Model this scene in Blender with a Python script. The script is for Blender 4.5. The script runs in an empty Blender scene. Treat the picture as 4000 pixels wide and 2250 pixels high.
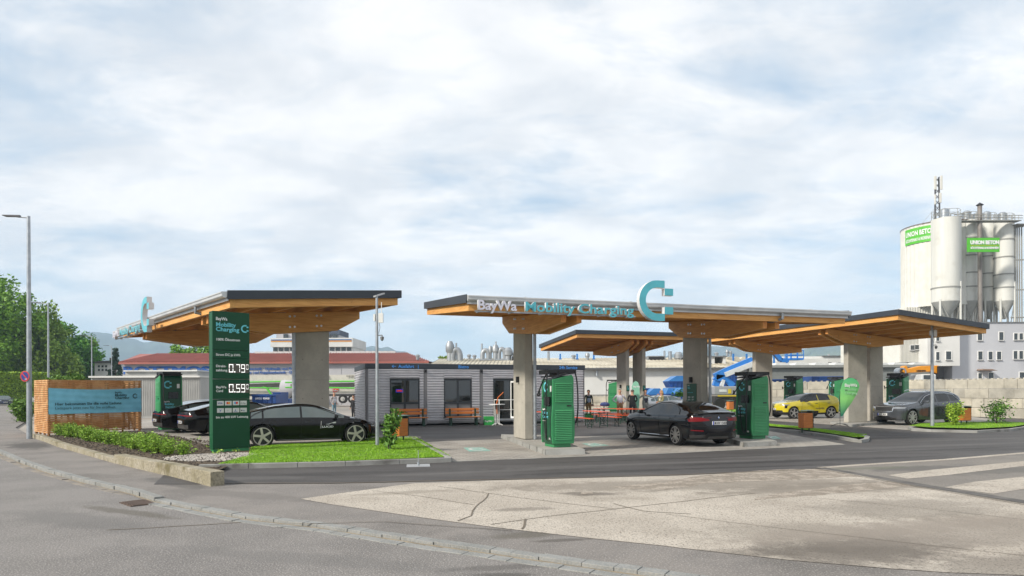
import bpy, bmesh, math, random
from mathutils import Vector, Matrix, noise
from mathutils.bvhtree import BVHTree
R = math.radians
rnd = random.Random(7)
sc = bpy.context.scene
C = sc.collection
# ---------------------------------------------------------------- camera
FPX, CXP, HYP, CH, ROLL = 2600.0, 2000.0, 1524.0, 1.83, -0.004
cam_d = bpy.data.cameras.new('camera'); cam = bpy.data.objects.new('camera', cam_d); C.objects.link(cam)
cam_d.sensor_width = 36; cam_d.lens = 36*FPX/4000; cam_d.shift_y = (HYP-1125)/4000
cam_d.clip_start = .1; cam_d.clip_end = 20000
cr, sr = math.cos(ROLL), math.sin(ROLL)
cam.matrix_world = Matrix(((cr, -sr, 0, 0), (0, 0, -1, 0), (sr, cr, 0, CH), (0, 0, 0, 1)))
sc.camera = cam
# ---------------------------------------------------------------- light
SUN_EL, SUN_AZ = 33, 238          # azimuth measured clockwise from +Y (north)
w = bpy.data.worlds.new('World'); sc.world = w; w.use_nodes = True
nt = w.node_tree; nt.nodes.clear(); N = nt.nodes.new; Lk = nt.links.new
out = N('ShaderNodeOutputWorld'); bg = N('ShaderNodeBackground'); sky = N('ShaderNodeTexSky')
sky.sky_type = 'NISHITA'; sky.sun_disc = False; sky.sun_elevation = R(SUN_EL); sky.sun_rotation = R(SUN_AZ)
sky.air_density = 1.0; sky.dust_density = 1.6; sky.ozone_density = 1.6
geo = N('ShaderNodeTexCoord'); sep = N('ShaderNodeSeparateXYZ'); Lk(geo.outputs['Generated'], sep.inputs[0])
def mth(op, a, b=None, c=None):
    n = N('ShaderNodeMath'); n.operation = op
    for i, v in enumerate((a, b, c)):
        if v is None: continue
        if isinstance(v, (int, float)): n.inputs[i].default_value = v
        else: Lk(v, n.inputs[i])
    return n.outputs[0]
zc = mth('ADD', mth('MAXIMUM', sep.outputs[2], 0.0), .22)
comb = N('ShaderNodeCombineXYZ'); Lk(mth('DIVIDE', sep.outputs[0], zc), comb.inputs[0]); Lk(mth('DIVIDE', sep.outputs[1], zc), comb.inputs[1])
def cloud(scale, sx, sy, det, rough, dist, off, lo, hi, rot=0):
    mp = N('ShaderNodeMapping'); mp.inputs['Scale'].default_value = (sx, sy, 1); mp.inputs['Location'].default_value = off; mp.inputs['Rotation'].default_value = (0, 0, rot)
    Lk(comb.outputs[0], mp.inputs[0])
    n = N('ShaderNodeTexNoise'); n.inputs['Scale'].default_value = scale; n.inputs['Detail'].default_value = det
    n.inputs['Roughness'].default_value = rough; n.inputs['Distortion'].default_value = dist; Lk(mp.outputs[0], n.inputs[0])
    mr = N('ShaderNodeMapRange'); mr.interpolation_type = 'SMOOTHSTEP'; mr.inputs[1].default_value = lo; mr.inputs[2].default_value = hi; Lk(n.outputs[0], mr.inputs[0])
    return mr.outputs[0]
c1 = cloud(1.5, .9, 1.15, 10, .55, .3, (3.1, 1.7, 0), .28, .56, .5)
c2 = cloud(4.2, .7, 1.4, 10, .62, .5, (7.4, 2.2, 0), .36, .68, .35)
c3 = cloud(2.4, 1, 1.3, 9, .58, .3, (1.4, 9.2, 0), .33, .66, .8)
cov = mth('MINIMUM', mth('ADD', mth('MULTIPLY', c1, .86), mth('MULTIPLY', c2, .44)), 1.0)
elev = N('ShaderNodeMapRange'); elev.inputs[1].default_value = -.02; elev.inputs[2].default_value = .19; elev.inputs[3].default_value = .35; elev.inputs[4].default_value = 1.0; Lk(sep.outputs[2], elev.inputs[0])
cov = mth('MULTIPLY', cov, elev.outputs[0])
ccol = N('ShaderNodeMix'); ccol.data_type = 'RGBA'; Lk(c3, ccol.inputs[0])
ccol.inputs[6].default_value = (6.6, 6.9, 7.3, 1); ccol.inputs[7].default_value = (8.6, 8.6, 8.65, 1)
mixc = N('ShaderNodeMix'); mixc.data_type = 'RGBA'; Lk(cov, mixc.inputs[0])
hz = N('ShaderNodeMix'); hz.data_type = 'RGBA'; Lk(sky.outputs[0], hz.inputs[6]); hz.inputs[7].default_value = (4.9, 6.5, 8.0, 1)
hz.inputs[0].default_value = .6
Lk(hz.outputs[2], mixc.inputs[6]); Lk(ccol.outputs[2], mixc.inputs[7])
Lk(mixc.outputs[2], bg.inputs[0]); bg.inputs[1].default_value = .1; Lk(bg.outputs[0], out.inputs[0])
sd = bpy.data.lights.new('sun', 'SUN'); sun = bpy.data.objects.new('sun', sd); C.objects.link(sun)
sd.energy = 3.8; sd.angle = R(6); sd.color = (1, .93, .82)
az = R(SUN_AZ); el = R(SUN_EL)
sdir = Vector((math.sin(az)*math.cos(el), math.cos(az)*math.cos(el), math.sin(el)))
sun.rotation_euler = sdir.to_track_quat('Z', 'Y').to_euler()
sc.view_settings.view_transform = 'Standard'; sc.view_settings.look = 'None'; sc.view_settings.gamma = 1; sc.view_settings.exposure = 0.30
sc.render.engine = 'CYCLES'; sc.cycles.max_bounces = 6; sc.cycles.diffuse_bounces = 3; sc.cycles.volume_bounces = 1

# ---------------------------------------------------------------- photo geometry
def ray(px, py):
    a = (px-CXP)/FPX; b = (HYP-py)/FPX
    return (a*cr-b*sr, a*sr+b*cr)
def at(px, py, Y):
    u, v = ray(px, py); return Vector((u*Y, Y, CH+v*Y))
def gp(px, py, z=0.0):
    u, v = ray(px, py); Y = (z-CH)/v; return Vector((u*Y, Y, z))
def zat(px, py, Y): return at(px, py, Y).z
def xat(px, Y): return at(px, 1524, Y).x

# ---------------------------------------------------------------- materials
def srgb(r, g, b):
    f = lambda c: (c/255/12.92) if c <= 10 else (((c/255)+.055)/1.055)**2.4
    return (f(r), f(g), f(b), 1)
_m = {}
def pmat(name, c1, c2=None, scale=3, rough=.7, metal=0, bump=0, bscale=40, coat=0, stretch=(1, 1, 1), ramp=(.35, .65), speck=None, sscale=80, samt=.5, sramp=(.45, .6), emis=None, estr=1, spec=.5, tex='noise', rvar=0, c3=None, scale3=.4, ramp3=(.45, .6), sheen=0, trans=0):
    if name in _m: return _m[name]
    m = bpy.data.materials.new(name); m.use_nodes = True; t = m.node_tree; b = t.nodes['Principled BSDF']
    n = t.nodes.new; k = t.links.new
    def c4(c): return tuple(c) if len(c) == 4 else (c[0], c[1], c[2], 1)
    c1 = c4(c1)
    tc = n('ShaderNodeTexCoord'); mp = n('ShaderNodeMapping'); mp.inputs['Scale'].default_value = stretch; k(tc.outputs['Object'], mp.inputs[0])
    def nz(sca, det=8, ro=.6, useraw=False):
        x = n('ShaderNodeTexNoise'); x.inputs['Scale'].default_value = sca; x.inputs['Detail'].default_value = det; x.inputs['Roughness'].default_value = ro
        k(tc.outputs['Object'] if useraw else mp.outputs[0], x.inputs[0]); return x.outputs[0]
    def rng(s, lo, hi):
        x = n('ShaderNodeMapRange'); x.inputs[1].default_value = lo; x.inputs[2].default_value = hi; x.interpolation_type = 'SMOOTHSTEP'; k(s, x.inputs[0]); return x.outputs[0]
    def mix(f, a, bb):
        x = n('ShaderNodeMix'); x.data_type = 'RGBA'
        for i, v in ((0, f), (6, a), (7, bb)):
            if hasattr(v, 'is_linked') or hasattr(v, 'links'): k(v, x.inputs[i])
            else: x.inputs[i].default_value = v
        return x.outputs[2]
    col = None
    if c2 is not None: col = mix(rng(nz(scale), *ramp), c1, c4(c2))
    else:
        lo = tuple(v*.86 for v in c1[:3])+(1,); col = mix(rng(nz(max(scale, 2)), .3, .7), c1, lo)
    if c3 is not None: col = mix(rng(nz(scale3, 5, .55, True), *ramp3), col, c4(c3))
    if speck is not None:
        f = rng(nz(sscale, 3, .7, True), *sramp); mm = n('ShaderNodeMath'); mm.operation = 'MULTIPLY'; mm.inputs[1].default_value = samt; k(f, mm.inputs[0]); col = mix(mm.outputs[0], col, c4(speck))
    k(col, b.inputs['Base Color']); b.inputs['Roughness'].default_value = rough; b.inputs['Metallic'].default_value = metal
    b.inputs['Specular IOR Level'].default_value = spec
    if rvar: 
        x = n('ShaderNodeMapRange'); x.inputs[3].default_value = rough-rvar; x.inputs[4].default_value = rough+rvar; k(nz(6, 6), x.inputs[0]); k(x.outputs[0], b.inputs['Roughness'])
    if coat: b.inputs['Coat Weight'].default_value = coat; b.inputs['Coat Roughness'].default_value = .03
    if bump:
        bp = n('ShaderNodeBump'); bp.inputs['Strength'].default_value = bump; bp.inputs['Distance'].default_value = .02; k(nz(bscale, 6, .65), bp.inputs['Height']); k(bp.outputs[0], b.inputs['Normal'])
    if emis is not None: b.inputs['Emission Color'].default_value = c4(emis); b.inputs['Emission Strength'].default_value = estr
    if trans: b.inputs['Transmission Weight'].default_value = trans
    _m[name] = m; return m

def stains_and_shadow(m, lst):
    """worn or oily spots and a painted tree shadow, of a given place and size, broken up by noise: (x, y, rx, ry, angle, colour, amount)"""
    t = m.node_tree; b = t.nodes['Principled BSDF']; n = t.nodes.new; k = t.links.new; cur = b.inputs['Base Color'].links[0].from_socket
    tc = n('ShaderNodeTexCoord'); nz = n('ShaderNodeTexNoise'); nz.inputs['Scale'].default_value = 2.2; nz.inputs['Detail'].default_value = 9; nz.inputs['Roughness'].default_value = .7; k(tc.outputs['Object'], nz.inputs[0])
    for (x, y, rx, ry, a, col, amt) in lst:
        mp = n('ShaderNodeMapping'); mp.vector_type = 'TEXTURE'; mp.inputs['Location'].default_value = (x, y, 0); mp.inputs['Rotation'].default_value = (0, 0, a); mp.inputs['Scale'].default_value = (rx, ry, 1); k(tc.outputs['Object'], mp.inputs[0])
        ln = n('ShaderNodeVectorMath'); ln.operation = 'LENGTH'; k(mp.outputs[0], ln.inputs[0])
        ad = n('ShaderNodeMath'); ad.operation = 'MULTIPLY_ADD'; ad.inputs[1].default_value = 1.6; ad.inputs[2].default_value = -.8; k(nz.outputs[0], ad.inputs[0])
        s_ = n('ShaderNodeMath'); s_.operation = 'ADD'; k(ln.outputs['Value'], s_.inputs[0]); k(ad.outputs[0], s_.inputs[1])
        mr = n('ShaderNodeMapRange'); mr.interpolation_type = 'SMOOTHSTEP'; mr.inputs[1].default_value = 1.0; mr.inputs[2].default_value = .45; mr.inputs[3].default_value = 0; mr.inputs[4].default_value = amt; k(s_.outputs[0], mr.inputs[0])
        mx = n('ShaderNodeMix'); mx.data_type = 'RGBA'; k(mr.outputs[0], mx.inputs[0]); k(cur, mx.inputs[6]); mx.inputs[7].default_value = (*col, 1); cur = mx.outputs[2]
    k(cur, b.inputs['Base Color'])
# ---------------------------------------------------------------- objects
def link(o, parent=None):
    C.objects.link(o)
    if parent is not None: o.parent = parent
    return o
def tag(o, label=None, cat=None, group=None, kind=None):
    if label: o['label'] = label
    if cat: o['category'] = cat
    if group: o['group'] = group
    if kind: o['kind'] = kind
    return o
def thing(name, label, cat, loc=(0, 0, 0), rz=0, group=None):
    o = bpy.data.objects.new(name, None); o.empty_display_size = .3; C.objects.link(o); o.location = loc; o.rotation_euler = (0, 0, rz)
    return tag(o, label, cat, group)
class MB:
    def __init__(s): s.v = []; s.f = []; s.mi = []; s.M = Matrix(); s.m = 0; s.smooth = []; s.sm = False
    def add(s, vs, fs):
        b = len(s.v); s.v += [tuple(s.M @ Vector(p)) for p in vs]
        for f in fs: s.f.append(tuple(b+i for i in f)); s.mi.append(s.m); s.smooth.append(s.sm)
        return s
    def box(s, x0, x1, y0, y1, z0, z1, rot=0):
        p = [(x0, y0, z0), (x1, y0, z0), (x1, y1, z0), (x0, y1, z0), (x0, y0, z1), (x1, y0, z1), (x1, y1, z1), (x0, y1, z1)]
        return s.add(p, [(3, 2, 1, 0), (4, 5, 6, 7), (0, 1, 5, 4), (1, 2, 6, 5), (2, 3, 7, 6), (3, 0, 4, 7)])
    def cbox(s, c, d): return s.box(c[0]-d[0]/2, c[0]+d[0]/2, c[1]-d[1]/2, c[1]+d[1]/2, c[2]-d[2]/2, c[2]+d[2]/2)
    def hexa(s, p): return s.add(p, [(3, 2, 1, 0), (4, 5, 6, 7), (0, 1, 5, 4), (1, 2, 6, 5), (2, 3, 7, 6), (3, 0, 4, 7)])
    def quad(s, *p): return s.add(p, [tuple(range(len(p)))])
    def prism(s, poly, a, b, axis='y'):
        n = len(poly)
        def P(q, t): return (q[0], t, q[1]) if axis == 'y' else ((t, q[0], q[1]) if axis == 'x' else (q[0], q[1], t))
        vs = [P(q, a) for q in poly]+[P(q, b) for q in poly]
        fs = [tuple(range(n)), tuple(range(2*n-1, n-1, -1))]+[(i, i+n, (i+1) % n+n, (i+1) % n) for i in range(n)]
        return s.add(vs, fs)
    def tube(s, pts, r, n=8, caps=True):
        pts = [Vector(p) for p in pts]; rs = r if isinstance(r, (list, tuple)) else [r]*len(pts)
        rings = []; up = None
        for i, p in enumerate(pts):
            d = (pts[min(i+1, len(pts)-1)]-pts[max(i-1, 0)]).normalized()
            if up is None: up = Vector((0, 0, 1)) if abs(d.z) < .9 else Vector((1, 0, 0))
            a = d.cross(up).normalized(); b2 = a.cross(d).normalized(); up = b2
            rings.append([p+rs[i]*(math.cos(2*math.pi*k/n)*a+math.sin(2*math.pi*k/n)*b2) for k in range(n)])
        vs = [q for rg in rings for q in rg]; fs = []
        for i in range(len(pts)-1):
            for k in range(n): fs.append((i*n+k, i*n+(k+1) % n, (i+1)*n+(k+1) % n, (i+1)*n+k))
        if caps: fs.append(tuple(range(n-1, -1, -1))); fs.append(tuple((len(pts)-1)*n+k for k in range(n)))
        o = s.sm; s.sm = n > 4; s.add(vs, fs); s.sm = o; return s
    def lathe(s, prof, n=20, c=(0, 0, 0), axis='z'):
        vs = []; fs = []
        for (r, h) in prof:
            for k in range(n):
                a = 2*math.pi*k/n; x, y = r*math.cos(a), r*math.sin(a)
                vs.append({'z': (c[0]+x, c[1]+y, c[2]+h), 'y': (c[0]+x, c[1]+h, c[2]+y), 'x': (c[0]+h, c[1]+x, c[2]+y)}[axis])
        for i in range(len(prof)-1):
            for k in range(n): fs.append((i*n+k, i*n+(k+1) % n, (i+1)*n+(k+1) % n, (i+1)*n+k))
        o = s.sm; s.sm = True; s.add(vs, fs); s.sm = o; return s
    def build(s, name, mats, parent=None, bev=0, sharp=True, recalc=True):
        me = bpy.data.meshes.new(name); me.from_pydata(s.v, [], s.f)
        if not isinstance(mats, (list, tuple)): mats = [mats]
        for m in mats: me.materials.append(m)
        me.polygons.foreach_set('material_index', [min(i, len(mats)-1) for i in s.mi]); me.polygons.foreach_set('use_smooth', s.smooth)
        if recalc:
            bm = bmesh.new(); bm.from_mesh(me); bmesh.ops.recalc_face_normals(bm, faces=bm.faces); bm.to_mesh(me); bm.free()
        if sharp and any(s.smooth): me.set_sharp_from_angle(angle=R(38))
        me.update()
        o = bpy.data.objects.new(name, me); link(o, parent)
        if bev:
            b = o.modifiers.new('bevel', 'BEVEL'); b.width = bev; b.segments = 2; b.limit_method = 'ANGLE'; b.angle_limit = R(40)
        return o
def struct(o): o['kind'] = 'structure'; return o
def textmesh(body, size, mat, parent=None, M=Matrix(), ext=.004, name='lettering', align='LEFT', bold=.0, sx=1, side=None, spacing=1, width=None):
    cu = bpy.data.curves.new('t', 'FONT'); cu.body = body; cu.size = size; cu.extrude = ext; cu.offset = bold*size; cu.align_x = align; cu.space_character = spacing; cu.resolution_u = 3
    o = bpy.data.objects.new('t', cu); C.objects.link(o); dg = bpy.context.evaluated_depsgraph_get()
    me = bpy.data.meshes.new_from_object(o.evaluated_get(dg)); bpy.data.objects.remove(o); bpy.data.curves.remove(cu)
    if width:
        xs_ = [v.co.x for v in me.vertices]; w0 = max(xs_)-min(xs_); sx = width/w0
    me.transform(M @ Matrix.Rotation(R(90), 4, 'X') @ Matrix.Diagonal((sx, 1, 1, 1)))
    me.materials.clear(); me.materials.append(mat)
    if side:
        me.materials.append(side)
        for p in me.polygons:
            nn = M.to_3x3().inverted() @ p.normal
            if nn.y > -.7: p.material_index = 1
    q = bpy.data.objects.new(name, me); link(q, parent); return q
def T(x, y, z, rz=0): return Matrix.Translation((x, y, z)) @ Matrix.Rotation(rz, 4, 'Z')
def clogo(mb, h, t, side=True):
    """open ring with two plug prongs, in xz plane, front at y=0, back at y=t, lower-left origin"""
    pts = []; n = 18; r0 = .5*h; r1 = .32*h; cx = .5*h; cz = .5*h; arm = .71*h
    outer = [(arm, h)]+[(cx-r0*math.sin(math.pi*i/n), cz+r0*math.cos(math.pi*i/n)) for i in range(n+1)]+[(arm, 0)]
    inner = [(arm, h-.18*h)]+[(cx-r1*math.sin(math.pi*i/n), cz+r1*math.cos(math.pi*i/n)) for i in range(n+1)]+[(arm, .18*h)]
    k = len(outer)
    for i in range(k-1):
        a, b, c, d = outer[i], outer[i+1], inner[i+1], inner[i]
        mb.m = 0; mb.quad((a[0], 0, a[1]), (b[0], 0, b[1]), (c[0], 0, c[1]), (d[0], 0, d[1]))
        if t:
            mb.m = 1; mb.quad((a[0], t, a[1]), (b[0], t, b[1]), (c[0], t, c[1]), (d[0], t, d[1]))
            mb.quad((a[0], 0, a[1]), (b[0], 0, b[1]), (b[0], t, b[1]), (a[0], t, a[1])); mb.quad((d[0], 0, d[1]), (c[0], 0, c[1]), (c[0], t, c[1]), (d[0], t, d[1]))
    if t:
        for i in (0, k-1): mb.quad((outer[i][0], 0, outer[i][1]), (outer[i][0], t, outer[i][1]), (inner[i][0], t, inner[i][1]), (inner[i][0], 0, inner[i][1]))
    for z0, z1 in ((.635, .81), (.17, .35)):
        x0, x1 = .705*h, .95*h
        mb.m = 0; mb.quad((x0, -.001, z0*h), (x1, -.001, z0*h), (x1, -.001, z1*h), (x0, -.001, z1*h))
        if t: mb.m = 1; mb.box(x0, x1, 0, t, z0*h, z1*h)
    mb.m = 0
def copy_tree(o, parent=None):
    c = o.copy(); C.objects.link(c); c.parent = parent
    for ch in list(o.children): copy_tree(ch, c)
    return c

# ---------------------------------------------------------------- shared materials
M_white = pmat('white_paint', (.78, .78, .76)); M_black = pmat('black_plastic', (.015, .015, .016), rough=.5)
M_galv = pmat('galvanised_steel', (.42, .45, .48), (.32, .35, .38), scale=6, rough=.45, metal=.7)
M_dark = pmat('anthracite_sheet', (.028, .036, .048), (.035, .043, .055), scale=1, rough=.5)
M_woodx = pmat('spruce_timber_lengthwise', (.72, .38, .115), (.58, .27, .065), scale=3, stretch=(.6, 9, 9), rough=.6, speck=(.22, .08, .02), sscale=9, sramp=(.70, .74), samt=.8)
M_woody = pmat('spruce_timber_crosswise', (.70, .36, .105), (.55, .25, .06), scale=3, stretch=(9, .6, 9), rough=.6, speck=(.2, .07, .02), sscale=7, sramp=(.70, .74), samt=.8)
M_endg = pmat('timber_end_grain', (.62, .27, .07), (.5, .2, .05), scale=12, rough=.7)
M_deck = pmat('timber_soffit', (.66, .35, .105), (.55, .27, .07), scale=3, stretch=(.6, 7, 7), rough=.7)
M_conc = pmat('cast_concrete', (.43, .405, .35), (.35, .33, .285), scale=1.2, rough=.85, bump=.15, bscale=30, speck=(.28, .27, .24), sscale=14, sramp=(.5, .75), samt=.5)
M_teal = pmat('teal_sign_face', srgb(84, 176, 190), rough=.4); M_lilac = pmat('pale_sign_face', (.62, .62, .72), rough=.4)
M_side = pmat('sign_return_metal', (.62, .63, .64), rough=.4)
M_dgreen = pmat('dark_green_panel', (.008, .07, .032), (.010, .082, .036), scale=2, rough=.35)
M_lgreen = pmat('green_powder_coat', (.03, .22, .08), (.034, .24, .09), scale=2, rough=.4)
M_textw = pmat('white_lettering', (.8, .8, .8), emis=None); M_textt = pmat('aqua_lettering', srgb(110, 205, 220))
M_tyre = pmat('tyre_rubber', (.014, .014, .014), rough=.8); M_rub = pmat('cable_rubber', (.01, .01, .011), rough=.45)
# ---------------------------------------------------------------- ground
def sheet(name, pts, z, mat, sub=0, thick=0):
    """a flat sheet from photo points (converted to the ground) or Vectors"""
    P = [gp(p[0], p[1]) if len(p) == 2 and not isinstance(p, Vector) else Vector((p[0], p[1], 0)) for p in pts]
    mb = MB(); mb.quad(*[(p.x, p.y, z) for p in P])
    if thick:
        n = len(P)
        for i in range(n):
            a, b = P[i], P[(i+1) % n]; mb.quad((a.x, a.y, z-thick), (b.x, b.y, z-thick), (b.x, b.y, z), (a.x, a.y, z))
    o = mb.build(name, mat); 
    if o.data.polygons[0].normal.z < 0: o.data.flip_normals()
    return struct(o)
M_road = pmat('worn_asphalt', (.195, .182, .172), (.155, .145, .137), scale=.7, rough=.9, speck=(.50, .47, .44), sscale=50, sramp=(.53, .63), samt=.6, bump=.6, bscale=45, c3=(.145, .136, .13), scale3=.35, ramp3=(.48, .72))
M_pav = pmat('pavement_asphalt', (.205, .187, .172), (.165, .152, .142), scale=.9, rough=.9, speck=(.44, .41, .38), sscale=45, sramp=(.53, .64), samt=.6, bump=.5, bscale=45, c3=(.12, .11, .10), scale3=.45, ramp3=(.48, .72))
M_drive = pmat('fresh_asphalt', (.050, .046, .045), (.074, .069, .067), scale=.6, stretch=(.3, 1.8, 1), rough=.75, speck=(.16, .15, .145), sscale=45, sramp=(.52, .7), samt=.4, bump=.25, bscale=70, c3=(.125, .12, .115), scale3=.3, ramp3=(.52, .8))
M_agg = pmat('exposed_aggregate_concrete', (.50, .45, .385), (.40, .355, .30), scale=.6, rough=.9, speck=(.12, .10, .085), sscale=36, sramp=(.54, .62), samt=.85, bump=.8, bscale=30, c3=(.27, .235, .19), scale3=.5, ramp3=(.5, .8))
M_slab_ = None
M_base = pmat('yard_gravel', (.34, .305, .265), (.28, .25, .22), scale=.15, rough=.95, c3=(.2, .19, .17), scale3=.04)
M_kerbg = pmat('granite_sett', (.25, .255, .25), (.185, .19, .185), scale=2.4, rough=.85, bump=.4, bscale=30, speck=(.36, .34, .30), sscale=40, samt=.4)
M_kerbc = pmat('kerb_concrete', (.30, .30, .285), (.24, .24, .225), scale=1.5, rough=.9, bump=.2, bscale=30, c3=(.13, .125, .115), scale3=1.2, ramp3=(.52, .7))
M_wallc = pmat('mossy_concrete', (.37, .335, .265), (.28, .25, .17), scale=2.2, rough=.95, bump=.6, bscale=18, c3=(.14, .12, .055), scale3=1.9, ramp3=(.5, .72), speck=(.12, .10, .07), sscale=22, samt=.5)
M_worn = pmat('worn_patch', (.24, .205, .165), (.38, .33, .275), scale=3.5, rough=.95, ramp=(.42, .62), speck=(.10, .085, .07), sscale=36, sramp=(.52, .62), samt=.8)
M_seam = pmat('joint_dirt', (.15, .125, .095), rough=.95)
M_slab = pmat('grey_yard_slab', (.15, .135, .118), (.19, .172, .15), scale=.5, rough=.9, speck=(.32, .3, .28), sscale=60, samt=.4, c3=(.12, .115, .11), scale3=.3, ramp3=(.58, .75))
g_ = lambda x, y: gp(x, y)
def sp(x, y, rx, ry, a, c, amt): q = gp(x, y); return (q.x, q.y, rx, ry, a, c, amt)
DK = (.10, .085, .07)
stains_and_shadow(M_agg, [sp(3330, 2150, 1.5, .9, .2, DK, .75), sp(3500, 2130, 1.4, .6, .3, DK, .4), sp(3150, 2080, 2.0, .7, .1, (.2, .175, .145), .5), sp(3560, 1985, 2.0, 1.1, .3, (.17, .15, .125), .5), sp(3920, 2215, 1.3, .6, .2, DK, .5), sp(3850, 2080, 3.0, .9, .25, (.22, .19, .16), .6), sp(2300, 1930, .6, .3, 0, DK, .7), sp(2050, 1990, .7, .2, .2, DK, .5), sp(3550, 2060, 3.5, .5, .3, (.25, .215, .18), .6), sp(2700, 1895, 5.0, 1.0, .1, (.19, .165, .135), .7), sp(3300, 1905, 3.6, .8, .25, (.19, .165, .135), .75), sp(1600, 1925, 1.2, .25, .3, (.25, .22, .18), .6), sp(2900, 2160, 2.5, .25, .1, DK, .35)])
TS = (.125, .12, .115); TD = (.022, .02, .02)
stains_and_shadow(M_drive, [sp(1950, 1840, 3.2, .25, .3, TS, .5), sp(2600, 1810, 5, .22, .25, TS, .55), sp(3150, 1800, 5, .3, .25, TD, .8), sp(2900, 1826, 3, .2, .2, TD, .8), sp(3300, 1770, 6, .3, .3, TS, .5), sp(2350, 1845, 3, .3, .25, TD, .6), sp(3700, 1740, 6, .35, .3, TS, .5), sp(3500, 1712, 3, .6, .2, TD, .7), sp(3850, 1715, 5, .3, .3, TS, .4), sp(1350, 1850, 2.2, .5, .2, TD, .5), sp(1000, 1868, 1.5, .4, .1, TS, .4), sp(1700, 1700, 4, .5, .3, TS, .3), sp(3600, 1760, 5, .2, .3, TD, .7), sp(2700, 1790, 6, .15, .27, TD, .6)])
stains_and_shadow(M_slab, [sp(3600, 1830, 2.0, .5, .3, (.09, .085, .08), .7), sp(3900, 1840, 2.4, .6, .3, (.10, .095, .085), .6), sp(3420, 1830, 1.5, .3, .2, (.10, .11, .07), .5)])
stains_and_shadow(M_road, [sp(1980, 2200, .8, .15, .2, (.06, .055, .05), .5), sp(300, 2020, 2.0, .5, -.5, (.13, .125, .12), .5), sp(1200, 2170, 2.5, .3, -.3, (.13, .125, .12), .4), sp(1965, 2230, .4, .1, 0, (.05, .045, .04), .6), sp(500, 1990, 1.5, .2, -.5, (.09, .08, .06), .6)])
stains_and_shadow(M_pav, [sp(120, 1740, 2.5, .8, -.9, (.07, .065, .06), .85), sp(700, 1890, 1.6, .35, -.7, (.10, .095, .09), .8), sp(900, 1930, 3.0, .4, -.4, (.13, .12, .11), .5), sp(2200, 2110, .5, .1, .2, (.08, .07, .06), .7), sp(2050, 2090, .5, .25, .2, (.09, .08, .06), .6)])  # first spot is the tree shadow near the lamp foot, painted into the colour
def pavermat():
    m = bpy.data.materials.new('concrete_pavers'); m.use_nodes = True; t = m.node_tree; b = t.nodes['Principled BSDF']; n = t.nodes.new; k = t.links.new
    tc = n('ShaderNodeTexCoord'); mp = n('ShaderNodeMapping'); mp.inputs['Rotation'].default_value = (0, 0, -.32); k(tc.outputs['Object'], mp.inputs[0])
    br = n('ShaderNodeTexBrick'); k(mp.outputs[0], br.inputs[0]); br.inputs['Scale'].default_value = 1; br.inputs['Brick Width'].default_value = .3; br.inputs['Row Height'].default_value = .2
    br.inputs['Mortar Size'].default_value = .008; br.inputs['Color1'].default_value = (.36, .335, .30, 1); br.inputs['Color2'].default_value = (.27, .25, .225, 1); br.inputs['Mortar'].default_value = (.17, .155, .135, 1); br.inputs['Bias'].default_value = -.4
    nz = n('ShaderNodeTexNoise'); nz.inputs['Scale'].default_value = .8; nz.inputs['Detail'].default_value = 6; k(tc.outputs['Object'], nz.inputs[0])
    mr = n('ShaderNodeMapRange'); mr.inputs[1].default_value = .35; mr.inputs[2].default_value = .7; mr.inputs[3].default_value = .82; mr.inputs[4].default_value = 1.12; k(nz.outputs[0], mr.inputs[0])
    mx = n('ShaderNodeMix'); mx.data_type = 'RGBA'; mx.blend_type = 'MULTIPLY'; mx.inputs[0].default_value = 1; k(br.outputs[0], mx.inputs[6]); k(mr.outputs[0], mx.inputs[7]); k(mx.outputs[2], b.inputs['Base Color']); b.inputs['Roughness'].default_value = .9
    return m
M_paver = pavermat()
RZ = -.04
mb = MB(); mb.quad((-3500, -55, -.09), (3500, -55, -.09), (3500, 3400, -.09), (-3500, 3400, -.09)); struct(mb.build('ground', M_base))
KERB = [(-400, 1640), (-150, 1706), (0, 1757), (90, 1795), (199, 1833), (367, 1878), (550, 1917), (640, 1946), (823, 1981), (985, 2010), (1300, 2046), (1614, 2093), (2139, 2165), (2650, 2235), (3200, 2316), (3900, 2430)]
KP = [gp(*p) for p in KERB]
def near(p, d): # offset toward camera by screen-independent normal
    return p
def offs(P, d):
    o = []
    for i, p in enumerate(P):
        a = P[max(i-1, 0)]; b = P[min(i+1, len(P)-1)]; t = (b-a).normalized(); nrm = Vector((t.y, -t.x, 0)); o.append(p+nrm*d)
    return o
far_l = Vector((-60, 70, 0))
road_edge = offs(KP, .17)
# near road: everything camera side of the kerb, and the side street to the left
P = [Vector((-45, -12, 0)), Vector((40, -12, 0)), Vector((40, 2.0, 0)), road_edge[-1]]+road_edge[::-1][1:]+[Vector((-42, 28, 0))]
sheet('road', P, RZ, M_road)
side = [gp(-1200, 1720), gp(-400, 1640), gp(-100, 1600), gp(0, 1640), gp(80, 1640), gp(112, 1600), gp(150, 1562), gp(160, 1547), gp(-800, 1547), gp(-2500, 1600)]
sheet('side_road', side, -.03, M_pav)
# pavement behind the kerb
pv = KP+[gp(4100, 2300), gp(4100, 1840), gp(3203, 1829), gp(2600, 1850), gp(1300, 1884), gp(864, 1884), gp(676, 1858), gp(451, 1805), gp(225, 1742), gp(126, 1706), gp(60, 1670), gp(110, 1640), gp(60, 1630), gp(-200, 1640)]
sheet('pavement', pv, 0, M_pav, thick=.1)
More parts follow.
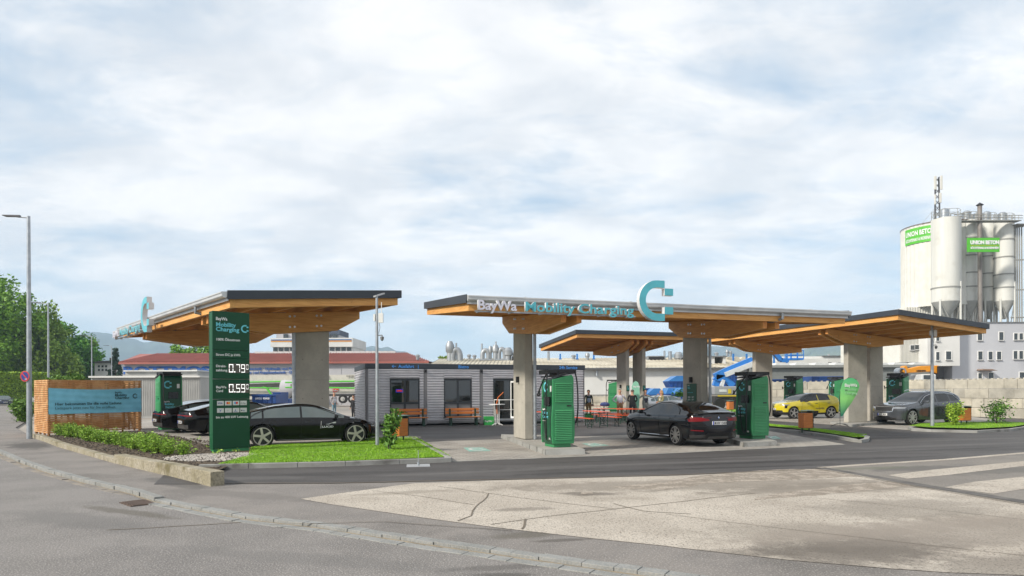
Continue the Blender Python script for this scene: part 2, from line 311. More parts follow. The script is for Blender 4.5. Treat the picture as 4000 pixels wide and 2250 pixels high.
# driveway, dark asphalt
dr = [gp(600, 1893), gp(1300, 1889), gp(2000, 1872), gp(2650, 1855), gp(3143, 1834), gp(3203, 1829), gp(3600, 1800), gp(4000, 1771), gp(4600, 1730), Vector((60, 42, 0)), Vector((60, 58, 0)), Vector((13, 62, 0)), Vector((2, 47, 0)), Vector((-11, 42, 0)), gp(1400, 1632), gp(1180, 1640), gp(1150, 1700), gp(1000, 1760), gp(700, 1800)]
sheet('driveway', dr, .004, M_drive)
sheet('concrete_apron', [gp(1174, 1950), gp(1300, 1932), gp(1614, 1889), gp(2000, 1876), gp(2650, 1859), gp(3143, 1838), gp(3203, 1834), gp(3600, 1899), gp(4000, 1964), gp(4800, 2090), gp(4800, 2330), gp(4000, 2249), gp(3700, 2238), gp(3470, 2222), gp(3089, 2190), gp(2650, 2141), gp(2600, 2134), gp(2300, 2103), gp(1955, 2064), gp(1677, 2027), gp(1300, 1972)], .006, M_agg)
sheet('yard_slab', [gp(3203, 1829), gp(4000, 1771), gp(4900, 1712), gp(4900, 2060), gp(4000, 1963), gp(3600, 1898)], .009, M_slab)
sheet('light_band', [gp(3470, 1858), gp(3650, 1836), gp(4000, 1803), gp(4900, 1730), gp(4900, 1745), gp(4000, 1822), gp(3700, 1858), gp(3545, 1872)], .013, M_agg)
sheet('light_band', [gp(3690, 1906), gp(3800, 1885), gp(4000, 1864), gp(4900, 1780), gp(4900, 1840), gp(4000, 1912), gp(3880, 1931)], .013, M_agg)
def blob(pts, n=5):
    o = []
    for i in range(len(pts)):
        a = gp(*pts[i]); b = gp(*pts[(i+1) % len(pts)])
        for k in range(n):
            t = k/n; q = a.lerp(b, t); l = (b-a).length*.035
            q += Vector((rnd.uniform(-l, l), rnd.uniform(-l, l), 0)); o.append(q)
    return o
sheet('worn_patch', blob([(2380, 1902), (2600, 1885), (2780, 1851), (3090, 1833), (3214, 1833), (3361, 1862), (3089, 1876), (2780, 1888), (2600, 1915), (2440, 1912)]), .0075, M_worn)
sheet('worn_patch', blob([(2948, 1949), (3056, 1925), (3361, 1890), (3470, 1881), (3567, 1898), (3306, 1925), (3089, 1944), (2948, 1955)]), .0075, M_worn)
sheet('worn_patch', blob([(2270, 1925), (2310, 1922), (2320, 1931), (2270, 1934)], 3), .010, M_worn)
def strip(name, pts, wd, z, mat, jit=0, zz=.0):
    P = [gp(*p) if not isinstance(p, Vector) else p for p in pts]; Q = []
    for i in range(len(P)-1):
        n = max(2, int((P[i+1]-P[i]).length/.35))
        for k in range(n): Q.append(P[i].lerp(P[i+1], k/n)+Vector((rnd.uniform(-jit, jit), rnd.uniform(-jit, jit), 0)))
    Q.append(P[-1]); A = offs(Q, wd/2); B = offs(Q, -wd/2); mb = MB()
    for i in range(len(Q)-1): mb.quad((A[i].x, A[i].y, z), (A[i+1].x, A[i+1].y, z), (B[i+1].x, B[i+1].y, z), (B[i].x, B[i].y, z))
    return struct(mb.build(name, mat, recalc=False))
def pj(x, y, s=1.9081, ox=1300, oy=1650): return (ox+x/s, oy+y/s)
strip('joint', [pj(290, 512), pj(640, 552), pj(1060, 620)], .014, .011, M_seam, .015)
strip('joint', [pj(800, 480), pj(1160, 533), pj(1700, 605), pj(2110, 650)], .016, .011, M_seam, .015)
strip('joint', [pj(1170, 765), pj(1640, 700), pj(2110, 650), (2650, 1962), (2948, 1928)], .018, .011, M_seam, .015)
strip('crack', [pj(1165, 533), pj(1130, 590), pj(1060, 630), pj(1020, 700), pj(930, 740)], .022, .012, M_seam, .03)
strip('crack', [pj(1435, 725), pj(1430, 770), pj(1410, 800)], .03, .012, M_seam, .02)
strip('joint', [(2600, 2010), (2850, 2042), (3100, 2072), (3500, 2118), (3900, 2163), (4400, 2215)], .012, .011, M_seam, .006)
strip('joint', [(3150, 1944), (3350, 1962), (3600, 1987), (4000, 2032), (4600, 2100)], .012, .011, M_seam, .006)
strip('joint', [(2400, 1970), (2520, 2000), (2700, 2010)], .02, .011, M_seam, .02)
strip('tar_seam', [(1300, 1889), (2000, 1873), (2650, 1856), (3143, 1835)], .06, .0125, M_seam, .01)
strip('tar_seam', [(1060, 2052), (1500, 2040), (2000, 2075)], .02, .0125, M_seam, .02)
strip('tar_seam', [(864, 1890), (1100, 1889), (1300, 1889)], .05, .0135, M_seam, .01)
strip('drain_channel', [(3203, 1829), (3300, 1845), (3600, 1898), (4000, 1963), (4700, 2070)], .30, .014, pmat('channel_metal', (.07, .065, .06), (.13, .12, .11), scale=3, rough=.8))
strip('drain_channel_lip', [(3215, 1836), (3310, 1852), (3600, 1906), (4000, 1973), (4700, 2085)], .05, .016, M_agg)
strip('kerb_joint', [(3203, 1829), (3450, 1812), (3700, 1797), (4000, 1771), (4700, 1718)], .22, .014, M_agg, .01)
strip('road_crack', [(420, 2060), (700, 2045), (985, 2027)], .03, RZ+.004, M_seam, .02)
# paving areas
sheet('paving', [gp(1766, 1803), gp(2650, 1769), gp(3300, 1736), gp(2990, 1682), gp(2453, 1699), gp(1648, 1727)], .008, M_paver)
sheet('paving', [gp(2780, 1634), gp(2995, 1643), gp(3322, 1664), gp(3560, 1681), gp(3900, 1640), gp(3700, 1618), gp(2780, 1606)], .008, M_paver)
sheet('paving', [gp(541, 1687), gp(700, 1712), gp(830, 1752), gp(1040, 1765), gp(1440, 1742), gp(1440, 1690), gp(1000, 1640), gp(541, 1640)], .008, M_paver)
strip('edging', [(1766, 1804), (2650, 1770), (3300, 1737)], .12, .010, M_kerbc)
strip('edging', [(541, 1687), (700, 1712), (830, 1752)], .14, .03, M_agg)
strip('edging', [(2780, 1634), (2995, 1643), (3322, 1664), (3560, 1681)], .16, .012, M_agg)
M_mark = pmat('turquoise_road_paint', (.17, .47, .40), (.27, .44, .38), scale=6, rough=.8, speck=(.33, .42, .37), sscale=60, samt=.6); M_markw = pmat('white_road_paint', (.6, .62, .6), rough=.8)
for q in ([(1810, 1750), (1886, 1749), (1921, 1763), (1832, 1765)], [(2273, 1734), (2325, 1732), (2381, 1741), (2312, 1746)], [(2998, 1706), (3030, 1704), (3052, 1715), (3010, 1718)]):
    P = [gp(*p) for p in q]; mb = MB(); mb.quad(*[(p.x, p.y, .013) for p in P]); o = mb.build('bay_marking', M_mark); struct(o)
    mb = MB(); clogo(mb, 1, 0); me = mb
    def uv(x, z): # unit square to quad
        return P[3].lerp(P[2], x).lerp(P[0].lerp(P[1], x), z)
    me.v = [tuple(uv(.12+v[0]*.78, .14+v[2]*.72))[:2]+(.0175,) for v in me.v]
    struct(me.build('bay_symbol', M_markw, recalc=False))
# kerb rows of setts
def setts(name, P, w, L, z0, z1, seed, mat=M_kerbg, gap=.012, jz=.006):
    r = random.Random(seed); mb = MB(); acc = 0; i = 0
    seg = [(P[i], P[i+1]) for i in range(len(P)-1)]
    pts = []
    tot = sum((b-a).length for a, b in seg); d = 0
    def pos(d):
        for a, b in seg:
            l = (b-a).length
            if d <= l: return a.lerp(b, d/l), (b-a).normalized()
            d -= l
        return seg[-1][1], (seg[-1][1]-seg[-1][0]).normalized()
    while d < tot:
        l = L*r.uniform(.8, 1.25); a, ta = pos(d); b, tb = pos(min(d+l-gap, tot)); na = Vector((ta.y, -ta.x, 0)); nb = Vector((tb.y, -tb.x, 0))
        j = r.uniform(-.006, .006); ww = w+r.uniform(-.01, .01); z = z1+r.uniform(-jz, jz); zt = r.uniform(-.006, .006)
        q = [a+na*j, b+nb*j, b+nb*(ww+j), a+na*(ww+j)]
        mb.hexa([(v.x, v.y, z0) for v in q]+[(q[0].x, q[0].y, z), (q[1].x, q[1].y, z+zt), (q[2].x, q[2].y, z+zt), (q[3].x, q[3].y, z)]); d += l
    return struct(mb.build(name, mat, bev=.005))
setts('kerb', KP[:8], .15, .30, -.12, .035, 3, gap=.005, jz=.003)
setts('kerb', KP[7:], .16, .30, -.12, .006, 4, gap=.005, jz=.003)
K2 = offs(KP, .21); setts('kerb_gutter_row', K2[7:], .15, .30, -.12, -.030, 5, gap=.005, jz=.003)
setts('kerb_gutter_row', offs(KP, .18)[:7], .15, .5, -.12, -.034, 6, mat=pmat('worn_gutter_stone', (.27, .235, .19), (.18, .165, .15), scale=2, rough=.9))
strip('gutter_joint', offs(KP, .185), .06, RZ+.006, pmat('gutter_sand', (.30, .25, .18), (.2, .17, .13), scale=5, rough=.95), 0)
# drain grating beside the kerb
g = gp(540, 1957); t = thing('storm_drain', 'rusty iron storm drain grating in the road against the granite kerb', 'drain', (g.x, g.y, RZ), -.75)
mb = MB(); mb.box(-.3, .3, -.2, .2, 0, .012); mb.build('frame', pmat('rusty_iron', (.10, .06, .04), (.05, .04, .035), scale=9, rough=.9), t)
mb = MB()
for i in range(7): mb.box(-.26+i*.08, -.22+i*.08, -.16, .16, .013, .022)
mb.build('bars', pmat('grating_iron', (.14, .1, .08), rough=.8), t)
# low concrete wall
def ribbon(name, P, hs, w, mat, z0=-.05, seg=.9, wz=0, seed=1, structure=False, gap=.004):
    r = random.Random(seed); mb = MB(); Q = []; H = []
    for i in range(len(P)-1):
        n = max(1, int((P[i+1]-P[i]).length/seg))
        for k in range(n): Q.append(P[i].lerp(P[i+1], k/n)); H.append(hs[i]+(hs[i+1]-hs[i])*k/n)
    Q.append(P[-1]); H.append(hs[-1]); B = offs(Q, -w)
    for i in range(len(Q)-1):
        d = (Q[i+1]-Q[i]).normalized()*gap
        a, b, c, e = Q[i]+d, Q[i+1]-d, B[i+1]-d, B[i]+d
        mb.hexa([(v.x, v.y, z0) for v in (a, b, c, e)]+[(v.x, v.y, h+wz) for v, h in ((a, H[i]), (b, H[i+1]), (c, H[i+1]), (e, H[i]))])
    return mb.build(name, mat, bev=.012)
W = [gp(126, 1710), gp(170, 1724), gp(225, 1746), gp(330, 1776), gp(451, 1811)]
o = ribbon('concrete_kerb_wall', W, [.16, .16, .15, .13, .12], .2, M_wallc, seg=1.4); tag(o, 'low weathered concrete edging between the pavement and the slatted timber enclosure', 'low wall')
W2 = [gp(445, 1809), gp(560, 1837), gp(676, 1864), gp(818, 1899), gp(862, 1897+4)]
W2 = [gp(445, 1809), gp(560, 1837), gp(676, 1864), gp(822, 1901)]
o = ribbon('concrete_kerb_wall', W2, [.22, .24, .26, .28], .27, M_wallc, seg=9, gap=0); tag(o, 'raised end of the mossy concrete retaining wall beside the dark driveway', 'low wall')
# kerbs of planted beds
def kerbbed(px, h, w, zk=.0): return ribbon
K = [gp(775, 1836), gp(1350, 1822), gp(1764, 1806)]
struct(ribbon('bed_kerb', K, [.12, .12, .12], .13, M_kerbc, seg=1.0))
K = [gp(1764, 1806)+Vector((0, .13, 0)), gp(1622, 1722)]
struct(ribbon('bed_kerb', K, [.12, .10], .13, M_kerbc, seg=1.0))
K = [gp(2985, 1680), gp(3100, 1690), gp(3240, 1710), gp(3330, 1727), gp(3366, 1731), gp(3393, 1726), gp(3398, 1716), gp(3376, 1709)]
struct(ribbon('bed_kerb', K, [.11]*8, .16, M_kerbc, seg=1.0))
K = [gp(3546, 1676), gp(3560, 1684), gp(3640, 1688), gp(3818, 1692), gp(3950, 1685), gp(4040, 1672)]
struct(ribbon('bed_kerb', K, [.11]*6, .16, M_kerbc, seg=1.0))
# planted beds
def grasspatch(name, poly, z, n, hgt, seed, label, dens_mat=None, holes=()):
    P = [gp(*p) if not isinstance(p, Vector) else p for p in poly]; mb = MB(); cc = sum(P, Vector())/len(P); P = [p+Vector(((p-cc).x*.012, (p-cc).y*.012, 0))+(p-cc).normalized()*.05 for p in P]
    mb.m = 0; mb.quad(*[(p.x, p.y, z) for p in P]); r = random.Random(seed)
    x0, x1 = min(p.x for p in P), max(p.x for p in P); y0, y1 = min(p.y for p in P), max(p.y for p in P)
    def ins(x, y):
        c = False; j = len(P)-1
        for i in range(len(P)):
            if (P[i].y > y) != (P[j].y > y) and x < (P[j].x-P[i].x)*(y-P[i].y)/(P[j].y-P[i].y)+P[i].x: c = not c
            j = i
        return c
    k = 0
    while k < n:
        x, y = r.uniform(x0, x1), r.uniform(y0, y1)
        if not ins(x, y): continue
        k += 1
        q = noise.noise(Vector((x*1.3, y*1.3, 0)))
        if (q < -.28 or noise.noise(Vector((x*4, y*4, 7))) < -.45) and r.random() < .75: continue
        a = r.uniform(0, 6.28); h = hgt*r.uniform(.5, 1.2)*(1+.3*q); wv = .008; dx, dy = math.cos(a)*wv, math.sin(a)*wv; lx, ly = r.uniform(-.03, .03), r.uniform(-.03, .03)
        mb.m = 1+(r.random() < .35)+(r.random() < .12)
        mb.add([(x-dx, y-dy, z), (x+dx, y+dy, z), (x+lx, y+ly, z+h)], [(0, 1, 2)])
    o = mb.build(name, [M_gsoil, M_g1, M_g2, M_g3], recalc=False); return tag(o, label, 'grass', kind='stuff')
M_gsoil = pmat('turf_base', (.11, .22, .01), (.14, .27, .012), scale=1.2, rough=.9, c3=(.12, .10, .035), scale3=1.1, ramp3=(.6, .72))
M_g1 = pmat('grass_blade', (.17, .36, .008), rough=.6); M_g2 = pmat('grass_blade_light', (.27, .50, .012), rough=.6); M_g3 = pmat('grass_blade_dry', (.26, .26, .07), rough=.6)
LAWN = [(862, 1825), (980, 1790), (990, 1757), (1120, 1747), (1300, 1735), (1434, 1722), (1618, 1716), (1748, 1796), (1350, 1812)]
grasspatch('lawn', LAWN, .09, 46000, .036, 1, 'bright green lawn inside the kerb beside the black saloon')
grasspatch('grass_island', [(2993, 1670), (3100, 1680), (3240, 1700), (3330, 1716), (3370, 1716), (3380, 1706), (3300, 1697), (3150, 1677), (3050, 1668), (2993, 1662)], .09, 8000, .04, 2, 'narrow grass island with kerb in front of the yellow hatchback')
grasspatch('grass_island', [(3560, 1670), (3640, 1677), (3818, 1681), (3950, 1674), (4010, 1664), (3990, 1656), (3850, 1655), (3700, 1656), (3600, 1662)], .09, 8000, .036, 3, 'grass island with kerb, bushes and lamp post in front of the block wall')
grasspatch('grass_island', [(2780, 1612), (2870, 1612), (2900, 1598), (2780, 1597)], .06, 1500, .06, 4, 'small far strip of grass behind the parked black gran coupe')
# soil bed
P = [gp(170, 1712), gp(300, 1758), gp(440, 1795), gp(660, 1850), gp(800, 1880), gp(850, 1850), gp(985, 1792), gp(990, 1757), gp(830, 1752), gp(700, 1716), gp(541, 1690)]
mb = MB(); mb.quad(*[(p.x, p.y, .07) for p in P]); o = mb.build('soil_bed', pmat('dark_soil', (.055, .038, .022), (.095, .068, .042), scale=3, rough=1, bump=1, bscale=12, speck=(.13, .10, .07), sscale=25, samt=.5)); struct(o)
r = random.Random(5); mb = MB()
def pebble(mb, x, y, z, s, r):
    a = r.uniform(0, 3); c, q = math.cos(a)*s, math.sin(a)*s; hh = s*r.uniform(.5, .8)
    mb.add([(x+c, y+q, z), (x-q, y+c, z+.2*hh), (x-c, y-q, z), (x+q, y-c, z), (x, y, z+hh)], [(0, 1, 4), (1, 2, 4), (2, 3, 4), (3, 0, 4)])
gc = gp(890, 1795)
for i in range(5200):
    a = r.uniform(0, 6.283); d = math.sqrt(r.random()); x = gc.x+(1.35*d+r.uniform(-.1, .1))*math.cos(a)*1.15; y = gc.y+(1.0*d+r.uniform(-.08, .08))*math.sin(a)*1.1
    mb.m = r.choice((0, 0, 1, 2)); pebble(mb, x, y, .075, r.uniform(.015, .034), r)
tag(mb.build('gravel_bed', [pmat('pebble_light', (.5, .46, .41)), pmat('pebble_mid', (.34, .31, .27)), pmat('pebble_dark', (.17, .16, .15))], recalc=False), 'round bed of pale gravel around the foot of the green price pylon', 'gravel', kind='stuff')
gb = gp(1577, 1716); mb = MB()
for i in range(500):
    a = r.uniform(0, 6.283); d = math.sqrt(r.random()); mb.m = r.choice((0, 1, 2)); pebble(mb, gb.x+.7*d*math.cos(a), gb.y-.3+.5*d*math.sin(a), .095, r.uniform(.015, .03), r)
tag(mb.build('gravel_bed', [pmat('pebble_light', ()), pmat('pebble_mid', ()), pmat('pebble_dark', ())], recalc=False), 'small patch of pebbles under the wooden litter bin on the lawn', 'gravel', kind='stuff')
mb = MB()
for i in range(2600):
    x, y = r.uniform(0, 1), r.uniform(0, 1); a = P[0].lerp(P[4], x); b = P[10].lerp(P[7], x); q = a.lerp(b, y); mb.m = r.choice((0, 1)); pebble(mb, q.x, q.y, .072, r.uniform(.02, .06), r)
tag(mb.build('soil_clods', [pmat('soil_clod', (.07, .05, .032)), pmat('soil_clod_dark', (.035, .025, .016))], recalc=False), 'brown clods of soil in the planting bed behind the low wall', 'soil', kind='stuff')
# hills far away
M_hill = pmat('forested_hillside', (.016, .034, .03), (.03, .055, .04), scale=.004, rough=1, c3=(.10, .13, .06), scale3=.002, ramp3=(.5, .7))
def hill(prof, Y, seed, depth=900):
    mb = MB(); n = 0; rows = 10; cols = []
    pr = []
    for i in range(len(prof)-1):
        k = max(1, int((prof[i+1][0]-prof[i][0])/12))
        for j in range(k):
            t = j/k; t2 = t*t*(3-2*t); pr.append((prof[i][0]+(prof[i+1][0]-prof[i][0])*t, prof[i][1]+(prof[i+1][1]-prof[i][1])*t2))
    pr.append(prof[-1])
    for (x, y) in pr:
        u, v = ray(x, y); zt = CH+v*Y+noise.noise(Vector((x*.03, seed, 0)))*6+noise.noise(Vector((x*.12, seed, 3)))*3; X = u*Y; col = []
        for j in range(rows+1):
            t = j/rows; yy = Y-depth*(1-t); s = yy/Y
            rdg = noise.fractal(Vector((X*.004, yy*.004, seed)), 1, 2, 5)*60*(t*(1-t))*2
            col.append((X*s, yy, max(-20, zt*(t**.8)+rdg-12*(1-t))))
        col.append((X*1.3, Y+500, -20)); cols.append(col)
    vs = [p for c in cols for p in c]; m = rows+2; fs = [(i*m+j, (i+1)*m+j, (i+1)*m+j+1, i*m+j+1) for i in range(len(cols)-1) for j in range(m-1)]
    mb.sm = True; mb.add(vs, fs); o = mb.build('hills', M_hill, sharp=False); return struct(o)
hill([(-900, 1420), (0, 1400), (200, 1360), (285, 1310), (365, 1297), (440, 1305), (520, 1322), (560, 1337), (620, 1328), (690, 1346), (800, 1385), (1000, 1400), (1380, 1390), (1415, 1362), (1450, 1352), (1515, 1357), (1545, 1368), (1580, 1374), (1640, 1410), (1900, 1425), (2200, 1425), (2500, 1410), (2700, 1374)], 2600, 1)
hill([(2560, 1420), (2700, 1374), (2775, 1352), (2850, 1352), (2910, 1368), (2980, 1376), (3060, 1385), (3200, 1380), (3400, 1390), (3600, 1380), (4300, 1380)], 2900, 2)
hill([(2950, 1400), (3100, 1372), (3200, 1345), (3330, 1335), (3500, 1326), (3700, 1320), (4300, 1340), (5200, 1400)], 2000, 3)
TH = .32
# ---------------------------------------------------------------- canopies
def bolt_rows(mb, pts, y, r=.028, t=.03):
    for (x, z) in pts:
        mb.lathe([(0, -t), (r, -t), (r, 0)], 10, (x, y, z), 'y')
_bolts = {}
def bolt(s):
    if s not in _bolts:
        mb = MB(); mb.lathe([(0, s*.03), (.035, s*.03), (.035, 0)], 10, (0, 0, 0), 'x'); o = mb.build('bolt_head', pmat('steel_bolt', (.7, .7, .7), rough=.3, metal=.8)); _bolts[s] = o.data; return o
    o = bpy.data.objects.new('bolt_head', _bolts[s]); C.objects.link(o); return o
def canopy(label, loc, rz, W, D, z0, sl, beams, cols, gutter=True, near_high=False, letters=None, fz=1, base_z=0.12, lamp=True, flip=False, boards=(), pitch=None):
    """local x along the long edge, y across; z0 top at y=0, slope sl per metre in y"""
    t = thing('fuel_style_canopy' if 0 else 'timber_canopy', label, 'canopy', loc, rz, 'timber canopies over the charging bays')
    zt = lambda y: z0+sl*y
    def slab(mb, x0, x1, y0, y1, a, b):   # between zt-a and zt-b
        mb.hexa([(x0, y0, zt(y0)-b), (x1, y0, zt(y0)-b), (x1, y1, zt(y1)-b), (x0, y1, zt(y1)-b), (x0, y0, zt(y0)-a), (x1, y0, zt(y0)-a), (x1, y1, zt(y1)-a), (x0, y1, zt(y1)-a)])
    # roof skin and dark fascia
    mb = MB(); slab(mb, .03, W-.03, .03, D-.03, .02, .16); mb.build('roof_deck', M_deck, t)
    mb = MB(); e = .035
    slab(mb, -e, 0.0, -e, D+e, 0, .23); slab(mb, W, W+e, -e, D+e, 0, .23); slab(mb, 0, W, D, D+e, 0, .23)
    if not gutter: slab(mb, 0, W, -e, 0, 0, .23)
    mb.build('fascia', M_dark, t)
    if gutter:
        mb = MB(); slab(mb, 0.0, W, -.02, 0, .02, .26)
        prof = [(-.02, .0), (-.16, -.01), (-.17, -.04), (-.165, -.12), (-.13, -.155), (-.06, -.16), (-.02, -.10)]
        n = len(prof); y0 = 0
        vs = [(x, p[0], z0-.03+p[1]) for x in (0.0, W) for p in prof]
        fs = [(i, i+n, (i+1) % n+n, (i+1) % n) for i in range(n)]+[tuple(range(n)), tuple(range(2*n-1, n-1, -1))]
        mb.add(vs, fs); mb.box(0, W, -.19, -.17, z0-.075, z0-.045)
        for k in range(4): x = W*(k+.5)/4; mb.box(x-.012, x+.012, -.195, -.02, z0-.03, z0-.02)
        mb.build('gutter', pmat('zinc_gutter', (.62, .62, .61), (.52, .53, .53), scale=2, rough=.4, metal=.35), t)
    # edge beams and purlins
    mb = MB(); slab(mb, .06, W-.06, .05, .19, .232, .44); slab(mb, .06, W-.06, D-.19, D-.05, .232, .44)
    mb.build('edge_beam', M_woodx, t)
    k = 4
    for i in range(1, k+1):
        y = D*i/(k+1); mb = MB(); slab(mb, .22, W-.22, y-.06, y+.06, .162, .40); mb.build('purlin', M_woodx, t)
    for x0, x1 in ((.06, .20), (W-.20, W-.06)):
        mb = MB(); slab(mb, x0, x1, .192, D-.192, .232, .44); mb.build('edge_beam', M_woody, t)
    # haunch beams
    for (x, ya, yb, ca, cb, hh, te) in beams:
        # profile in y,z ; bottom flat (following slope) between ca..cb, tapering to the ends
        for s in (-1, 1):
            xc = x+s*te; mb = MB()
            top = .41
            poly = [(ya, zt(ya)-top), (yb, zt(yb)-top), (yb, zt(yb)-top-.26), (cb, zt(cb)-top-hh), (ca, zt(ca)-top-hh), (ya, zt(ya)-top-.26)]
            mb.m = 0; mb.prism(poly, xc-.08, xc+.08, 'x')
            for f in range(len(mb.f)):
                pass
            o = mb.build('haunch_beam', [M_woody, M_endg], t, bev=.006)
            for p in o.data.polygons:
                if abs(p.normal.y) > .4: p.material_index = 1
            mid = (ca+cb)/2
            for dy in (-.5, .38):
                for dz in (.12, .45):
                    for q in (0, .15):
                        yy = mid+dy+q; bo_ = bolt(s); bo_.parent = t; bo_.location = (xc+s*.08, yy, zt(yy)-top-dz)
    # columns
    for (x, ya, yb, th, zb, cap) in cols:
        mb = MB(); hz = min(zt(ya), zt(yb))-.41-cap
        w2 = th/2
        mb.hexa([(x-w2, ya, zb), (x+w2, ya, zb), (x+w2, yb, zb), (x-w2, yb, zb), (x-w2, ya, zt(ya)-.41-cap), (x+w2, ya, zt(ya)-.41-cap), (x+w2, yb, zt(yb)-.41-cap), (x-w2, yb, zt(yb)-.41-cap)])
        c = mb.build('column', M_conc, t, bev=.02)
        mb = MB()
        for zz in (1.25, 2.5):
            for yy in (ya+.25, yb-.25):
                for sx_ in (-1, 1): mb.lathe([(0, sx_*.002), (.018, sx_*.002), (.018, -sx_*.002)], 8, (x+sx_*w2, yy, zb+zz), 'x')
        for sx_ in (-1, 1): mb.box(x+sx_*w2-.0015, x+sx_*w2+.0015, ya+.03, yb-.03, zb+1.85, zb+1.856)
        mb.build('formwork_marks', pmat('formwork_shade', (.20, .19, .165), rough=.95), c)
        # wall lamp on the side that faces -x
        mb = MB(); mb.box(x-w2-.10, x-w2, (ya+yb)/2-.05, (ya+yb)/2+.05, 2.05+zb-.12, 2.26+zb-.12); mb.build('wall_light', M_black, t)
        if pitch:
            px_ = x+w2+.045; py_ = ya-.06; mb = MB(); mb.tube([(px_, py_, zb), (px_, py_, zt(py_)-.55)], .055, 12)
            for zz in (.45, 1.5, 2.6): mb.tube([(px_, py_, zb+zz), (px_, py_, zb+zz+.05)], .068, 12)
            mb.build('downpipe', M_galv, t)
            mb = MB(); mb.tube([(px_, py_, zt(py_)-.56), (px_, py_-.25, zt(py_)-.46), (px_, .3, z0-.42), (px_, -.09, z0-.34), (px_, -.09, z0-.15)], .05, 10); mb.build('downpipe_bend', M_galv, t)
    return t
def sign_letters(t, z0, x0, off=.42):
    y = -off
    mb = MB(); mb.box(x0+.15, x0+4.95, y+.12, y+.15, z0-.50, z0-.46)
    for k in range(6): mb.box(x0+.25+k*.9, x0+.29+k*.9, y+.151, -.02, z0-.50, z0-.46)
    mb.build('sign_rail', M_galv, t)
    textmesh('BayWa', .36, M_lilac, t, T(x0+.17, y, z0-.45), ext=.05, bold=.022, name='sign_letters', side=M_side, width=1.08)
    textmesh('Mobility', .36, M_teal, t, T(x0+1.49, y, z0-.45), ext=.05, bold=.022, name='sign_letters', side=M_side, width=1.46)
    textmesh('Charging', .36, M_teal, t, T(x0+3.07, y, z0-.45), ext=.05, bold=.022, name='sign_letters', side=M_side, width=1.72)
    mb = MB(); mb.M = T(x0+4.97, y-.06, z0-.60); clogo(mb, 1.17, .16); mb.build('logo_sign', [M_teal, M_side], t, recalc=True)
    mb = MB(); mb.box(x0+5.4, x0+5.46, y+.1, .0, z0-.32, z0-.26); mb.build('logo_bracket', M_galv, t)
cB = canopy('long timber canopy in front with raised words and open ring sign above the gran coupe', (-1.21, 17.96, 0), TH, 13.0, 5.9, 4.42, .09,
    [(3.15, .2, 5.8, 2.7, 5.0, .62, .24), (10.1, .2, 5.8, 2.7, 5.0, .62, .24)], [(3.15, 3.84, 5.05, .30, .16, .30), (10.1, 3.84, 5.05, .30, .16, .30)], pitch=1)
sign_letters(cB, 4.42, 0)
AA = Vector((-.657, .754)); aang = math.atan2(-.754, .657)   # local x runs back toward the front corner: origin at far-left end
kA = 1.22; WA = 12.8
oA = Vector((-8.87, 20.86))+AA*WA*kA
cA = canopy('timber canopy on the left behind the green price pylon with sign at its far end', (oA.x, oA.y, -.40), aang, WA, 5.1, 4.42, .095,
    [(WA-2.7, .2, 5.0, 2.0, 4.2, .62, .24), (2.9, .2, 5.0, 2.0, 4.2, .62, .24)], [(WA-2.7, 2.85, 4.0, .26, .33, .30), (2.9, 2.85, 4.0, .26, .33, .30)], pitch=1)
cA.scale = (kA, kA, kA)
sign_letters(cA, 4.42, 0, .3)
kC = 1.12
cC = canopy('smaller timber canopy in the middle at the back with four haunch ends over beer tables', (3.33*kC, 34.4*kC, 0), TH, 7.7, 6.0, 5.31, -.075,
    [(4.12, .5, 5.9, 1.6, 3.6, .62, .19), (5.1, .5, 5.9, 1.6, 3.6, .62, .19)], [(4.12, 1.5, 2.75, .24, 0.0, .30), (5.1, 1.2, 2.45, .24, 0.0, .30)], gutter=False)
cD = canopy('long timber canopy on the right running back past the yellow hatchback', (16.8-.314*15, 28.94+.949*15, 0), -(math.pi/2-TH), 15, 5.4, 5.275, -.09,
    [(15-4.7, .35, 5.3, 1.5, 3.5, .58, .24), (15-12, .35, 5.3, 1.5, 3.5, .58, .24)], [(15-4.75, 1.85, 3.1, .30, .12, .30), (15-12, 1.95, 3.2, .30, .12, .30), (15-5.6, 4.2, 5.1, .26, .1, .0)], gutter=False)
# info boards and pictogram plates on columns (parts of their canopy)
def on(t, fn):
    return fn
M_board = pmat('info_board_green', (.010, .085, .042), rough=.4)
def board(t, x, y, z, rz, w, h, lines=True, pic=False):
    mb = MB(); mb.M = T(x, y, z, rz); mb.box(0, w, -.02, 0, 0, h); b = mb.build('info_board', M_board, t)
    if lines:
        textmesh('BayWa', h*.035, M_textw, b, T(x, y, z, rz) @ T(w*.1, -.022, h*.94), ext=.001, bold=.02)
        textmesh('Mobility\nCharging', h*.038, M_textt, b, T(x, y, z, rz) @ T(w*.1, -.022, h*.885), ext=.001, bold=.02)
        textmesh('So laden Sie richtig', h*.036, M_textt, b, T(x, y, z, rz) @ T(w*.1, -.022, h*.72), ext=.001, bold=.02)
        for c in range(2):
            for k in range(6):
                mb = MB(); mb.M = T(x, y, z, rz)
                for q in range(3): mb.box(w*(.12+.42*c), w*(.12+.42*c)+w*rnd.uniform(.15, .3), -.024, -.0215, h*(.6-.08*k-.018*q), h*(.607-.08*k-.018*q))
                mb.build('lettering', M_textw, b)
    if pic:
        mb = MB(); mb.M = T(x, y, z, rz); mb.lathe([(w*.10, -.024), (w*.16, -.024), (w*.16, -.021)], 14, (w*.48, 0, h*.34), 'y'); mb.tube([(w*.42, -.025, h*.75), (w*.44, -.025, h*.5), (w*.62, -.025, h*.5), (w*.7, -.025, h*.3)], .012, 4)
        mb.lathe([(0, -.026), (w*.07, -.026), (w*.07, -.021)], 10, (w*.42, 0, h*.82), 'y'); mb.build('pictogram', M_textt, b)
board(cB, 9.95-.003, 4.75, .80, -math.pi/2, .62, 1.25)
